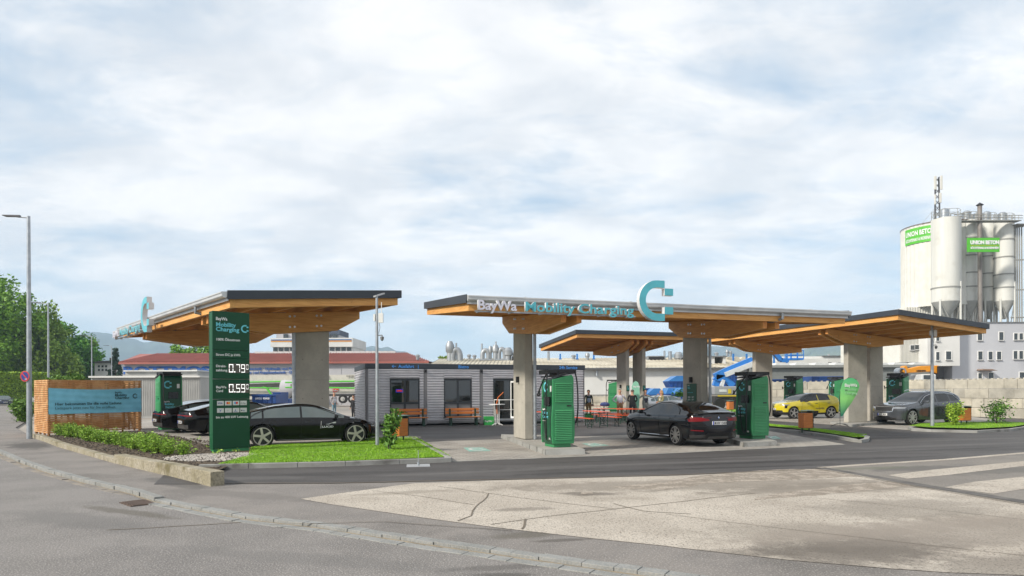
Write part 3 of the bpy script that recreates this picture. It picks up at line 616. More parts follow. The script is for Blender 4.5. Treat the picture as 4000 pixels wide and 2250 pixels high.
board(cC, 4.12+.12, 1.5-.002, 2.0, 0, .01, .01, False) if 0 else None
board(cC, 4.02, 1.498, 1.75, 0, .22, .34, False, True); board(cC, 5.0, 1.198, 1.75, 0, .2, .34, False, True)
# charger islands
M_isl = pmat('island_concrete', (.40, .385, .35), (.33, .32, .29), scale=1.5, rough=.9, speck=(.25, .24, .22), sscale=25, samt=.4)
def island(pts, h, kw=.16):
    P = [Vector(p) if isinstance(p, Vector) else gp(*p) for p in pts]; c = sum(P, Vector())/len(P); mb = MB()
    I = [p+(c-p).normalized()*kw*1.3 for p in P]
    n = len(P)
    for i in range(n):
        a, b, d, e = P[i], P[(i+1) % n], I[(i+1) % n], I[i]; L = (b-a).length; k = max(1, round(L/1.0))
        for q in range(k):
            t0, t1 = q/k+.004, (q+1)/k-.004
            A, B, Dd, E = a.lerp(b, t0), a.lerp(b, t1), e.lerp(d, t1), e.lerp(d, t0)
            mb.hexa([(v.x, v.y, -.02) for v in (A, B, Dd, E)]+[(v.x, v.y, h) for v in (A.lerp(E, .35), B.lerp(Dd, .35), Dd, E)])
    mb.build('island_kerb', M_kerbc, None); struct(bpy.context.scene.collection.objects[-1])
    mb = MB(); mb.quad(*[(v.x, v.y, h-.006) for v in I]); struct(mb.build('island_top', M_isl))
island([(1955, 1711), (2130, 1779), (2288, 1776), (2150, 1715)], .15)
island([(2790, 1712), (2905, 1748), (3040, 1742), (2960, 1705)], .15)
island([(3240, 1655), (3330, 1668), (3500, 1655), (3400, 1640)], .12)
# ---------------------------------------------------------------- chargers
def charger(label, x, y, z, rz, s=1, logo_l=True, txt=True):
    """local: louvre face toward -y (width .62 in x), dark faces at x sides; depth .82 in y"""
    t = thing('ev_charger', label, 'charger', (x, y, z), rz, 'green fast chargers')
    t.scale = (s, s, s)
    w, d, h = .66, .82, 2.12
    prof = [(0, .10), (w, .10), (w+.03, .35), (w+.03, .9), (w, 1.25), (w, 2.02), (w-.06, h), (.12, h-.12), (0, 1.98), (0, 1.25), (-.03, .9), (-.03, .35)]
    mb = MB(); mb.prism(prof, .05, d-.05, 'y'); mb.build('body', M_dgreen, t, bev=.02)
    mb = MB(); mb.box(.06, w-.06, .08, d-.08, 0, .10); mb.build('base', M_lgreen, t)
    prof2 = [(p[0]*1.0+(.012 if p[0] > .3 else -.012), p[1]+(0.012 if p[1] > 1.9 else 0)) for p in prof]
    for y0, y1, fy in ((0, .05, -1), (d-.05, d, 1)):
        mb = MB(); mb.prism(prof2, y0, y1, 'y'); pn = mb.build('side_panel', M_lgreen, t, bev=.02)
        yy = y0 if fy < 0 else y1
        for z0, z1 in ((1.32, 1.92), (.22, 1.14)):
            mb = MB(); n = int((z1-z0)/.052)
            for i in range(n):
                zz = z0+i*.052; a, b = yy+fy*.002, yy+fy*.022
                mb.hexa([(.06, a, zz), (w-.06, a, zz), (w-.06, b, zz+.004), (.06, b, zz+.004), (.06, a, zz+.044), (w-.06, a, zz+.044), (w-.06, b, zz+.012), (.06, b, zz+.012)])
            mb.build('louvres', pmat('green_louvre', (.05, .29, .11), rough=.4), pn)
        mb = MB(); mb.box(w-.22, w-.08, yy-.02 if fy < 0 else yy, yy if fy < 0 else yy+.02, 1.2, 1.235); mb.build('handle', M_black, pn)
    # top cable hood
    mb = MB(); mb.hexa([(-.03, .0, h-.07), (w+.03, .0, h+.04), (w+.03, d, h+.04), (-.03, d, h-.07), (-.03, .0, h-.03), (w+.03, 0, h+.08), (w+.03, d, h+.08), (-.03, d, h-.03)])
    mb.box(-.10, w+.10, .10, .18, h+.06, h+.15); mb.box(-.10, w+.10, d-.18, d-.10, h+.06, h+.15); mb.box(-.13, -.09, .08, d-.08, h+.02, h+.15); mb.box(w+.09, w+.13, .08, d-.08, h+.05, h+.15)
    mb.box(.2, .24, .1, d-.1, h, h+.13); mb.build('cable_hood', M_black, t)
    for side in (-1, 1):
        X = -.03 if side < 0 else w+.03
        Mx = (T(-.001, d-.08, 0, -math.pi/2) if side < 0 else T(w+.001, .08, 0, math.pi/2))
        mb = MB(); mb.M = Mx @ T(.06, -.004, 1.62); clogo(mb, .30, 0); mb.build('logo', M_textt, t, recalc=False)
        if txt:
            textmesh('BayWa', .075, M_textw, t, Mx @ T(.05, -.032, 1.08), ext=.001, bold=.02)
            textmesh('Mobility\nCharging', .115, M_textt, t, Mx @ T(.05, -.034, .97), ext=.001, bold=.02)
            mb = MB(); mb.M = Mx @ T(.05, -.036, .76); mb.box(0, .3, 0, .002, 0, .012); mb.build('lettering', M_textw, t)
        mb = MB(); mb.M = Mx @ T(.54, -.004, 1.63); mb.box(0, .10, 0, .004, 0, .17); mb.build('sticker', M_white, t)
        mb = MB(); mb.M = Mx @ T(.48, -.02, .22); mb.box(0, .09, 0, .01, 0, .07); mb.build('sticker', M_white, t)
        mb = MB(); mb.M = Mx @ T(.22, -.05, 1.22); mb.box(0, .36, 0, .03, 0, .26); s_ = mb.build('screen', pmat('dark_screen', (.012, .014, .016), rough=.15), t)
    for side, yy in ((-1, .12), (-1, d-.12), (1, .12)):
        x0 = -.10 if side < 0 else w+.10
        if yy > .3:   # loop hanging across the dark face
            pts = [(x0, yy, h+.10), (x0-.10, yy-.05, h-.15), (x0-.10, yy-.25, 1.72), (x0-.08, yy-.4, 1.50), (x0+.02, yy-.44, 1.42)]
            pts = [(x0, .12, h+.10), (x0-.08, .25, h-.10), (x0-.10, .5, 1.72), (x0-.08, .72, 1.55), (x0-.04, .85, 1.50), (x0+.05, .87, 1.52)]
        else:
            sx = side*.06
            pts = [(x0, yy, h+.10), (x0+sx, yy-.02, h-.12), (x0+sx*1.3, yy-.03, 1.5), (x0+sx*1.5, yy-.02, .9), (x0+sx, yy, .45), (x0+sx*.2, yy+.1, .22), (x0-sx*.8, yy+.28, .20), (x0-sx*1.2, yy+.42, .5), (x0-sx, yy+.45, .95)] if side < 0 else [(x0, yy, h+.10), (x0+sx, yy-.02, h-.12), (x0+sx*1.5, yy-.03, 1.5), (x0+sx*1.5, yy-.02, .9), (x0+sx*.6, yy+.1, .6), (x0-.1, yy+.3, .85)]
        # smooth the polyline
        Q = [Vector(p) for p in pts]
        for _ in range(2):
            Z = [Q[0]]
            for a, b in zip(Q[:-1], Q[1:]): Z += [a.lerp(b, .25), a.lerp(b, .75)]
            Q = Z+[Q[-1]]
        mb = MB(); mb.tube(Q, .021, 6); cb = mb.build('charging_cable', M_rub, t)
        mb = MB(); e = Q[-1]; mb.tube([e, e+Vector((0, .03, .12))], [.032, .026], 8); mb.build('plug', M_black, cb)
    return t
def chg(label, px, py, Y, rz, s=1, z=.15, **k):
    p = at(px, py, Y); return charger(label, p.x, p.y, z, rz, s, **k)
p = gp(2161, 1749, .15); charger('tall green charger nearest the middle, on the island in front of the first concrete column', p.x, p.y, .15, TH+.04)
p = gp(2928, 1713, .15); charger('tall green charger right beside the black gran coupe', p.x, p.y-.3, .15, TH+.04)
chg('green charger on the left with its dark front facing out above the black saloons', 607, 1608, 29.6, -.85, 1.12)
chg('far green charger behind the man in white shirt by the middle canopy', 2378, 1602, 51, TH-.5, 1.08)
chg('green charger behind the windscreen of the yellow hatchback', 3112, 1600, 44.5, TH+.3, 1.13)
chg('green charger behind the feather flag and the tail of the yellow hatchback', 3262, 1600, 49, TH-.3, 1.13)
chg('green charger behind the windscreen of the dark grey crossover', 3530, 1600, 37.8, TH+.35, 1.13)
# ---------------------------------------------------------------- price pylon
py0 = gp(832, 1777.5); ang = math.atan2(.657, .754)
t = thing('price_pylon', 'tall dark green price pylon with lit white prices and payment signs', 'sign pylon', (py0.x, py0.y, 0), ang)
PW, PD = 1.05, .32
MP = Matrix()
mb = MB(); mb.box(.02, PW-.02, .03, PD-.03, 0, .20); mb.build('base', M_lgreen, t)
zs = [.16, 1.74, 2.28, 2.79, 3.06, 4.16]; segs = [(.16, 1.595), (1.605, 2.18), (2.195, 2.775), (2.785, 3.02), (3.03, 4.15)]
M_pyl = pmat('pylon_green', (.006, .060, .026), (.007, .066, .030), scale=1, rough=.4, spec=.25)
for a, b in segs:
    mb = MB(); mb.box(0, PW, 0, PD, a, b); mb.build('panel', M_pyl, t, bev=.006)
mb = MB(); mb.box(-.006, .0, .02, PD-.02, .16, 4.1)
for k in (.08, .13, .22, .26): mb.box(-.012, -.006, k, k+.015, .16, 4.14)
mb.build('side_profile', pmat('pylon_side_green', (.02, .12, .055), rough=.35), t)
def ptx(s, x, z, size, w, mat=M_textw, **k): return textmesh(s, size, mat, t, T(x, -.0035, z), ext=.0015, bold=.022, width=w, **k)
ptx('BayWa', .09, 3.89, .125, .316); ptx('Mobility', .09, 3.71, .165, .557, M_textt); ptx('Charging', .09, 3.575, .165, .657, M_textt)
mb = MB(); mb.M = T(.80, -.005, 3.56); clogo(mb, .23, 0); mb.build('logo', M_textt, t, recalc=False)
ptx('100% Ökostrom', .09, 3.30, .098, .66); ptx('Strom DC je kWh', .09, 2.86, .098, .685)
ptx('Direkt-', .09, 2.53, .095, .28); ptx('zahlung', .09, 2.41, .095, .32); ptx('BayWa', .09, 1.92, .095, .28); ptx('Card', .09, 1.81, .095, .19)
M_led = pmat('led_white', (.9, .9, .9), emis=(1, 1, .96), estr=1.1); M_ledp = pmat('led_panel', (.10, .085, .07), rough=.3)
SEG = {'0': 'abcdef', '7': 'abc', '9': 'abcdfg', '5': 'acdfg'}
def digit(mb, ch, x, z, w, h):
    g = w*.16; m = .012; P = {'a': (x, x+w, z+h-g, z+h), 'd': (x, x+w, z, z+g), 'g': (x, x+w, z+h/2-g/2, z+h/2+g/2), 'f': (x, x+g, z+h/2+m, z+h-m), 'e': (x, x+g, z+m, z+h/2-m), 'b': (x+w-g, x+w, z+h/2+m, z+h-m), 'c': (x+w-g, x+w, z+m, z+h/2-m)}
    for s in SEG[ch]:
        a = P[s]; mb.box(a[0]+.004, a[1]-.004, -.012, -.006, a[2], a[3])
for zz, pr in ((2.385, '079'), (1.80, '059')):
    mb = MB(); mb.box(.43, 1.02, -.006, -.002, zz-.02, zz+.255); b = mb.build('price_display', M_ledp, t)
    mb = MB(); digit(mb, pr[0], .45, zz, .125, .235); mb.box(.60, .63, -.012, -.006, zz, zz+.03); digit(mb, pr[1], .655, zz, .11, .235); digit(mb, pr[2], .80, zz, .11, .235); digit(mb, '0', .945, zz+.09, .065, .145)
    mb.build('digits', M_led, b)
M_card = pmat('payment_card_white', (.62, .63, .62)); cx = [.115, .335, .555, .77]
for r_ in range(2):
    for c_ in range(4):
        x, z = cx[c_], (1.42 if r_ == 0 else 1.21); mb = MB(); mb.box(x, x+.19, -.006, -.001, z, z+.13); b = mb.build('payment_sign', M_card, t, bev=.004)
        def tx(s, col, sz, dx=.01, dz=.035): textmesh(s, sz, pmat('card_'+s.lower().replace(' ', '_'), col), b, T(x+dx, -.0085, z+dz), ext=.001, bold=.02)
        if (r_, c_) == (0, 0): tx('VISA', (.02, .04, .25), .072, .012, .04)
        elif c_ in (1, 2) and r_ == 0:
            mb = MB()
            for q, cc in enumerate(((.7, .02, .01), (.85, .35, .03)) if c_ == 1 else ((.02, .35, .65), (.7, .03, .02))):
                m2 = MB(); m2.lathe([(0, -.009-q*.001), (.034, -.009-q*.001), (.034, -.006)], 16, (x+.075+q*.04, 0, z+.068), 'y'); m2.build('emblem', pmat('emblem_%s' % ('red', 'orange', 'blue', 'crimson')[q+2*(c_ == 2)], cc), b)
        elif (r_, c_) == (0, 3): tx('G Pay', (.2, .2, .2), .06)
        elif (r_, c_) == (1, 0): tx('V', (.02, .04, .3), .09, .065, .035); tx('PAY', (.1, .12, .3), .025, .05, .01)
        elif (r_, c_) == (1, 1):
            m2 = MB(); 
            for q in range(3): m2.tube([(x+.055+q*.014, -.009, z+.035), (x+.062+q*.016, -.009, z+.057), (x+.055+q*.014, -.009, z+.08)], .002, 4)
            m2.build('emblem', pmat('emblem_grey', (.2, .2, .2)), b)
        elif (r_, c_) == (1, 2): tx('girocard', (.05, .1, .35), .032, .025, .018); m2 = MB(); m2.prism([(x+.06, z+.05), (x+.095, z+.05), (x+.078, z+.10)], -.010, -.007, 'y'); m2.build('emblem', pmat('emblem_navy', (.03, .1, .4)), b)
        else: tx('Pay', (.02, .02, .02), .052, .06); m2 = MB(); m2.lathe([(0, -.009), (.017, -.009), (.017, -.006)], 12, (x+.035, 0, z+.055), 'y'); m2.build('emblem', M_black, b)
ptx('bis zu 400 kW Leistung', .085, 1.05, .09, .91)
# ---------------------------------------------------------------- slatted enclosure + banner
a = Vector((-19.3, 27.7, 0)); bq = Vector((-17.25, 30.95, 0)); c = Vector((-21.05, 29.35, 0)); dd = c+(bq-a)
M_larch = pmat('larch_slat', (.52, .255, .09), (.40, .175, .055), scale=2.5, stretch=(1, 1, 14), rough=.7, speck=(.2, .07, .02), sscale=6, sramp=(.68, .72), samt=.6, c3=(.60, .34, .15), scale3=2.5)
t = thing('timber_enclosure', 'box of horizontal larch slats with the blue banner on its front', 'slatted enclosure', a, 0)
rr = random.Random(3)
for nm, p0, p1 in (('slatted_side', a, bq), ('slatted_side', c, a), ('slatted_side', bq, dd), ('slatted_side', dd, c)):
    mb = MB(); L = (p1-p0).length; d = (p1-p0).normalized(); n = Vector((d.y, -d.x, 0)); n = n if nm else n
    for i in range(29):
        z = .10+i*.078; q = p0+d*.01-a; q2 = p1-d*.01-a; nn = n*.024; j = n*rr.uniform(-.002, .002)
        mb.hexa([(v.x, v.y, z) for v in (q+nn+j, q2+nn+j, q2+j, q+j)]+[(v.x, v.y, z+.058) for v in (q+nn+j, q2+nn+j, q2+j, q+j)])
    mb.build(nm, M_larch, t)
mb = MB()
for p0, p1 in ((a, bq), (c, a), (bq, dd), (dd, c)):
    d = (p1-p0).normalized(); n = Vector((-d.y, d.x, 0)); L = (p1-p0).length
    for k in range(int(L/.75)+1):
        q = p0+d*min(L-.06, .03+k*.75)+n*.05-a; mb.cbox((q.x, q.y, 1.15), (.06, .06, 2.3))
mb.build('posts', pmat('larch_post', (.25, .12, .045), rough=.8), t)
d = (bq-a).normalized(); L = (bq-a).length; rzb = math.atan2(d.y, d.x); nn = Vector((d.y, -d.x, 0))*.045
t = thing('banner', 'sky blue fabric banner with dark writing on the slatted timber box', 'banner', a+nn, rzb)
M_ban = pmat('blue_banner_cloth', (.25, .64, .84), (.21, .57, .76), scale=2, rough=.7); mb = MB(); nx, nz = 60, 24; mb.sm = True; vs = []
for j in range(nz+1):
    for i in range(nx+1):
        u, v = i/nx, j/nz; dz = -.07*math.sin(math.pi*u)*(v > .0)*v
        vs.append((-.02+u*(L+.0), -.012-.03*abs(noise.noise(Vector((u*5+v*2.5, v*1.2, 4))))-.018*math.sin(v*26+u*3)*.35, .90+v*1.10+dz))
mb.add(vs, [(j*(nx+1)+i, j*(nx+1)+i+1, (j+1)*(nx+1)+i+1, (j+1)*(nx+1)+i) for j in range(nz) for i in range(nx)]); mb.build('cloth', M_ban, t, sharp=False, recalc=False)
M_bt = pmat('banner_dark_print', (.012, .05, .06)); M_bt2 = pmat('banner_thin_print', (.03, .13, .17))
def bt(s, x, z, sz, m=M_bt, bold=.02, w=None): textmesh(s, sz, m, t, T(x, -.062, z), ext=.001, bold=bold, width=w)
bt('Hier bekommen Sie die volle Ladung.', .20, 1.27, .15, w=2.72); bt('Ladepark jetzt neu für Sie eröffnet.', .20, 1.10, .15, M_bt2, 0, 2.45)
bt('BayWa', 2.62, 1.76, .10, M_bt); bt('Mobility', 2.62, 1.63, .15, w=.52); bt('Charging', 2.62, 1.505, .15, w=.62)
mb = MB(); mb.M = T(3.40, -.062, 1.52); clogo(mb, .22, 0); mb.build('logo', M_bt, t, recalc=False)
# ---------------------------------------------------------------- cars
def interp(P, x):
    if x <= P[0][0]: return P[0][1]
    for (a, b), (c, d) in zip(P[:-1], P[1:]):
        if x <= c: return b+(d-b)*(x-a)/(c-a)
    return P[-1][1]
def smoothp(P, x, e=.05):
    return (interp(P, x-e)+2*interp(P, x)+interp(P, x+e))/4
M_glass = pmat('tinted_glass', (.012, .016, .018), rough=.04, spec=.6); M_glassl = pmat('clear_glass', (.05, .075, .075), rough=.04, coat=.6, spec=1)
M_chrome = pmat('chrome', (.75, .76, .78), rough=.15, metal=.9); M_rimd = pmat('dark_alloy', (.03, .03, .03), rough=.3); M_rims = pmat('silver_alloy', (.58, .55, .48), rough=.3, metal=.6)
M_tail = pmat('tail_light_red', (.20, .003, .006), rough=.3, spec=.3); M_head = pmat('head_light_lens', (.25, .27, .30), rough=.1, coat=1); M_plate = pmat('plate_white', (.72, .72, .70)); M_plb = pmat('plate_blue', (.01, .05, .45)); M_und = pmat('underbody', (.01, .01, .01), rough=.9)
M_seamc = pmat('panel_gap', (.004, .004, .004), rough=.9)
def wheel(parent, x, y, r, w, side, style, rimmat, name='wheel'):
    t = bpy.data.objects.new(name, None)
    mb = MB(); hw = w/2; mb.lathe([(r*.74, -hw), (r*.9, -hw), (r*.985, -hw*.75), (r, -hw*.3), (r, hw*.3), (r*.985, hw*.75), (r*.9, hw), (r*.74, hw)], 36, (0, 0, 0), 'y')
    ty = mb.build(name, [M_tyre], parent); ty.location = (x, y, r); 
    f = side*hw
    mb = MB(); mb.lathe([(r*.80, f*.98), (r*.76, f*1.01), (r*.73, f*.9), (r*.70, f*.2), (0, f*.2)], 36, (0, 0, 0), 'y'); mb.build('rim_barrel', M_rimd if style != 'full' else rimmat, ty)
    mb = MB(); mb.lathe([(r*.795, f*1.0), (r*.77, f*1.03), (r*.735, f*1.0), (r*.735, f*.8)], 36, (0, 0, 0), 'y')
    n = 5
    for k in range(n):
        a = 2*math.pi*k/n+.35
        for j in ((-.16, .16) if style == 'double' else (0,)):
            wd = .062*r if style == 'double' else (.085*r if style == 'wide' else .07*r)
            ca, sa = math.cos(a), math.sin(a); px, pz = -sa, ca
            o0 = j*.6*r*.45; o1 = j*r*1.1
            q = [(ca*r*.08+px*(o0-wd*1.2), sa*r*.08+pz*(o0-wd*1.2)), (ca*r*.08+px*(o0+wd*1.2), sa*r*.08+pz*(o0+wd*1.2)), (ca*r*.75+px*(o1+wd), sa*r*.75+pz*(o1+wd)), (ca*r*.75+px*(o1-wd), sa*r*.75+pz*(o1-wd))]
            if style == 'wide':
                q[2] = (ca*r*.75+px*wd*2.4, sa*r*.75+pz*wd*2.4); q[3] = (ca*r*.75+px*wd*.1, sa*r*.75+pz*wd*.1)
            mb.prism(q, f*.82, f*1.02, 'y')
    mb.lathe([(0, f*1.03), (r*.13, f*1.03), (r*.13, f*.7)], 14, (0, 0, 0), 'y')
    mb.build('rim', rimmat, ty)
    return ty
def car(label, spec, loc, heading, paint, name='parked_car', detail=1, group=None, cat='car'):
    L, W, H, wb, fo = spec['L'], spec['W'], spec['H'], spec['wb'], spec['fo']
    top, bot, belt = spec['top'], spec['bot'], spec['belt']; wr = spec.get('wr', .36); Ra = wr+.05
    xr = L-fo-wb; xf = L-fo
    t = thing(name, label, cat, loc, heading, group)
    dx0 = -(L-fo-wb/2)      # origin = wheelbase middle
    xs = set([0, L]); x = 0
    n = 96
    for i in range(n+1): xs.add(L*(.5-.5*math.cos(math.pi*i/n))*.35+.65*L*i/n)
    for cxw in (xr, xf):
        for k in range(-8, 9): xs.add(cxw+Ra*math.sin(k*math.pi/16))
        xs.add(cxw+Ra+.012); xs.add(cxw-Ra-.012)
    xs = sorted(xs); q = [xs[0]]
    for x in xs[1:]:
        if x-q[-1] > .006: q.append(x)
    xs = q
    rw = spec.get('roofw', .60)
    secs = []
    nose = spec.get('nose', .75); tailr = spec.get('tailr', .5)
    for x in xs:
        zt = smoothp(top, x, .04 if x < .3 or x > L-.3 else .09); zb = smoothp(bot, x, .03)
        pl = 1.0
        if x > L-nose: s = (x-(L-nose))/nose; pl = (1-.62*s**2.6) 
        if x < tailr: s = (tailr-x)/tailr; pl = (1-.50*s**2.8)
        if x > L-.03: pl *= .9
        w = W/2*pl; bl = min(smoothp(belt, x, .1), zt-.035); g = zt-bl
        zbl = max(bl, zb+.05); dz = zbl-zb
        arch = 0
        for cxw in (xr, xf):
            d = abs(x-cxw)
            if d <= Ra+1e-6: arch = wr+math.sqrt(max(0, Ra*Ra-d*d))
        fl = 0
        for cxw in (xr, xf):
            d = abs(x-cxw); fl = max(fl, math.exp(-(d/.5)**2))
        hip = .012*fl
        rows = [(0, zb), (.72*w, zb), (.90*w, zb+.015), (w*.955, zb+.05), (w*(.965+.0), zb+.14*dz), (w*.975+hip*.5, zb+.28*dz), (w*(.985)+hip, zb+.45*dz), (w*.997+hip, zb+.60*dz), (w*1.0+hip, zb+.74*dz), (w*.99+hip*.7, zb+.86*dz), (w*.965, zb+.95*dz), (w*.94, zbl)]
        sl = (.94-rw/.94*.94)
        gg = min(1, g/.42)
        yr = w*.94-(w*.94-rw*min(1, pl*1.05))*gg if g > .02 else w*.94
        y6 = w*.935
        for f in (.04, .3, .58, .84): rows.append((y6+(yr-y6)*f, zbl+g*(f*.93)))
        rows += [(yr-(yr*.04), zbl+g*.90), (yr*.90, zbl+g*.955), (yr*.70, zbl+g*.982), (yr*.38, zbl+g*.996), (0, zbl+g)]
        if g < .06: # bonnet/boot: flatten
            for k in range(12, 21): 
                f = (k-11)/9; rows[k] = (w*.94*(1-f)**.9 if f < 1 else 0, zbl+g*(1-(1-f)**3))
        out_ = []
        for k, (y, z) in enumerate(rows):
            if arch and k <= 9: z = max(z, arch if k > 1 else arch)
            out_.append((y, z))
        for k in range(1, len(out_)):
            if arch and out_[k][1] < out_[k-1][1]: out_[k] = (out_[k][0], out_[k-1][1])
        secs.append(out_)
    nr = len(secs[0])
    V = []; 
    for x, s in zip(xs, secs):
        for (y, z) in s: V.append((x+dx0, y, z))
    offm = len(V)
    for x, s in zip(xs, secs):
        for (y, z) in s: V.append((x+dx0, -y, z))
    body, glass, lower, roof = [], [], [], []
    gs0, gs1 = spec['side']; pil = spec.get('pillars', []); ws0, ws1 = spec['wind']; rs0, rs1 = spec['rear']; lowz = spec.get('lower', 0)
    for i in range(len(xs)-1):
        xm = (xs[i]+xs[i+1])/2
        for k in range(nr-1):
            z = (secs[i][k][1]+secs[i+1][k+1][1])/2; g = smoothp(top, xm, .09)-smoothp(belt, xm, .1)
            dst = body
            if 12 <= k <= 14 and gs0 < xm < gs1 and g > .10 and not any(a < xm < b for a, b in pil): dst = glass
            if k >= 17 and (ws0 < xm < ws1 or rs0 < xm < rs1): dst = glass
            if k >= 17 and spec.get('glassroof') and rs1 <= xm <= ws0: dst = glass
            if k == 16 and (ws0+.1 < xm < ws1-.1 or rs0+.1 < xm < rs1-.15): dst = glass
            if dst is body and spec.get('darkroof') and k >= 15 and .12 < xm < ws1: dst = roof
            if k <= 1 or (lowz and z < lowz and k < 8): dst = lower
            a, b, c, d = i*nr+k, (i+1)*nr+k, (i+1)*nr+k+1, i*nr+k+1
            dst.append((a, b, c, d)); dst.append((a+offm, d+offm, c+offm, b+offm))
    # end caps
    for i, rev in ((0, 0), (len(xs)-1, 1)):
        f = [i*nr+k for k in range(nr)]+[offm+i*nr+k for k in range(nr-2, 0, -1)]; body.append(tuple(f))
    bm = bmesh.new(); vv = [bm.verts.new(p) for p in V]
    for fset, mi in ((body, 0), (glass, 1), (lower, 2), (roof, 3)):
        for f in fset:
            try: fc = bm.faces.new([vv[j] for j in f]); fc.material_index = mi; fc.smooth = True
            except ValueError: pass
    bmesh.ops.remove_doubles(bm, verts=bm.verts, dist=.0008); bmesh.ops.dissolve_degenerate(bm, edges=bm.edges, dist=.0005)
    bmesh.ops.recalc_face_normals(bm, faces=bm.faces)
    bvh = BVHTree.FromBMesh(bm)
    def sub(mi, name, mat, parent):
        b2 = bm.copy(); bmesh.ops.delete(b2, geom=[f for f in b2.faces if f.material_index != mi], context='FACES')
        me = bpy.data.meshes.new(name); 
        for f in b2.faces: f.material_index = 0
        b2.to_mesh(me); b2.free(); me.materials.append(mat); me.set_sharp_from_angle(angle=R(34)); o = bpy.data.objects.new(name, me); return link(o, parent)
    bo = sub(0, 'body', paint, t); sub(1, 'windows', spec.get('glass', M_glass), t); sub(2, 'underbody', M_und, t)
    if roof: sub(3, 'roof', M_blk, t)
    def proj(axis, pts):   # pts list of 2d -> 3d on surface
        res = []
        for (a, b) in pts:
            if axis in ('L', 'R'): s = 1 if axis == 'L' else -1; h = bvh.ray_cast(Vector((a+dx0, 3*s, b)), Vector((0, -s, 0)))
            elif axis == 'F': h = bvh.ray_cast(Vector((4, a, b)), Vector((-1, 0, 0)))
            elif axis == 'B': h = bvh.ray_cast(Vector((-4, a, b)), Vector((1, 0, 0)))
            elif axis == 'T': h = bvh.ray_cast(Vector((a+dx0, b, 3)), Vector((0, 0, -1)))
            res.append((h[0]+h[1]*.007 if h[0] is not None and (h[1].dot({'L': Vector((0, 1, 0)), 'R': Vector((0, -1, 0)), 'F': Vector((1, 0, 0)), 'B': Vector((-1, 0, 0)), 'T': Vector((0, 0, 1))}[axis])) > 0 else (h[0]-h[1]*.007 if h[0] is not None else None)))
        return res
    def patch(axis, poly4, name, mat, parent=None, nx=10, ny=3, lift=0):
        """bilinear quad patch projected on the body"""
        a, b, c, d = poly4; G = []
        for j in range(ny+1):
            for i in range(nx+1):
                u, v = i/nx, j/ny; p = ((a[0]*(1-u)+b[0]*u)*(1-v)+(d[0]*(1-u)+c[0]*u)*v, (a[1]*(1-u)+b[1]*u)*(1-v)+(d[1]*(1-u)+c[1]*u)*v); G.append(p)
        S = proj(axis, G); mb = MB(); mb.sm = True; fs = []
        for j in range(ny):
            for i in range(nx):
                f = (j*(nx+1)+i, j*(nx+1)+i+1, (j+1)*(nx+1)+i+1, (j+1)*(nx+1)+i)
                if all(S[k] is not None for k in f): fs.append(f)
        if not fs: return None
        mb.add([tuple(s) if s is not None else (0, 0, 0) for s in S], fs); return mb.build(name, mat, parent or t, sharp=False, recalc=False)
    def line(axis, pts, name, mat, wd=.007, parent=None):
        P = []
        for (a, b), (c, d) in zip(pts[:-1], pts[1:]):
            n = max(2, int(math.hypot(c-a, d-b)/.06))
            for k in range(n): P.append((a+(c-a)*k/n, b+(d-b)*k/n))
        P.append(pts[-1]); S = [s for s in proj(axis, P) if s is not None]
        if len(S) < 2: return
        mb = MB(); mb.tube(S, wd, 4, False); return mb.build(name, mat, parent or t)
    rim = spec.get('rimmat', M_rims); st = spec.get('rim', 'wide')
    tw = W/2-.125
    for xx in (xr, xf):
        for s in (1, -1): wheel(t, xx+dx0, s*tw, wr, .235, s, st, rim)
    # trim
    for ax, s in (('L', 1), ('R', -1)):
        for pts in spec.get('doors', []): line(ax, pts, 'door_seam', M_seamc, .004)
        for (hx, hz) in spec.get('handles', []): patch(ax, [(hx-.10, hz-.012), (hx+.10, hz-.012), (hx+.10, hz+.014), (hx-.10, hz+.014)], 'door_handle', M_black if paint is not M_black else M_black, None, 4, 1)
        if 'trimline' in spec: line(ax, spec['trimline'], 'window_trim', spec.get('trimmat', M_black), .010)
        if 'sill' in spec: line(ax, spec['sill'], 'sill_trim', spec.get('sillmat', M_chrome), .012)
        mx, mz = spec['mirror']
        h = bvh.ray_cast(Vector((mx+dx0, 3*s, mz)), Vector((0, -s, 0)))[0]
        if h is not None:
            y0 = h.y; mb = MB(); mb.sm = True
            mb.hexa([(mx+dx0-.05, y0+s*.10, mz-.02), (mx+dx0+.10, y0+s*.12, mz-.0), (mx+dx0+.06, y0+s*.27, mz+.01), (mx+dx0-.05, y0+s*.27, mz-.01), (mx+dx0-.05, y0+s*.10, mz+.13), (mx+dx0+.05, y0+s*.12, mz+.13), (mx+dx0+.03, y0+s*.26, mz+.11), (mx+dx0-.05, y0+s*.26, mz+.12)])
            mb.sm = False; mb.box(mx+dx0-.01, mx+dx0+.05, min(y0-s*.03, y0+s*.13), max(y0-s*.03, y0+s*.13), mz-.01, mz+.03); mb.build('wing_mirror', spec.get('mirmat', paint), t, bev=.02)
        for (nm, poly, mat) in spec.get('sidep', []): patch(ax, poly, nm, mat, None, 8, 3)
    for (ax, nm, poly, mat) in spec.get('endp', []):
        patch(ax, poly, nm, mat, None, 12, 3)
        if spec.get('mirror_end', True) and nm in ('headlight', 'tail_light', 'reflector', 'vent'): patch(ax, [(-p[0], p[1]) for p in (poly[1], poly[0], poly[3], poly[2])], nm, mat, None, 12, 3)
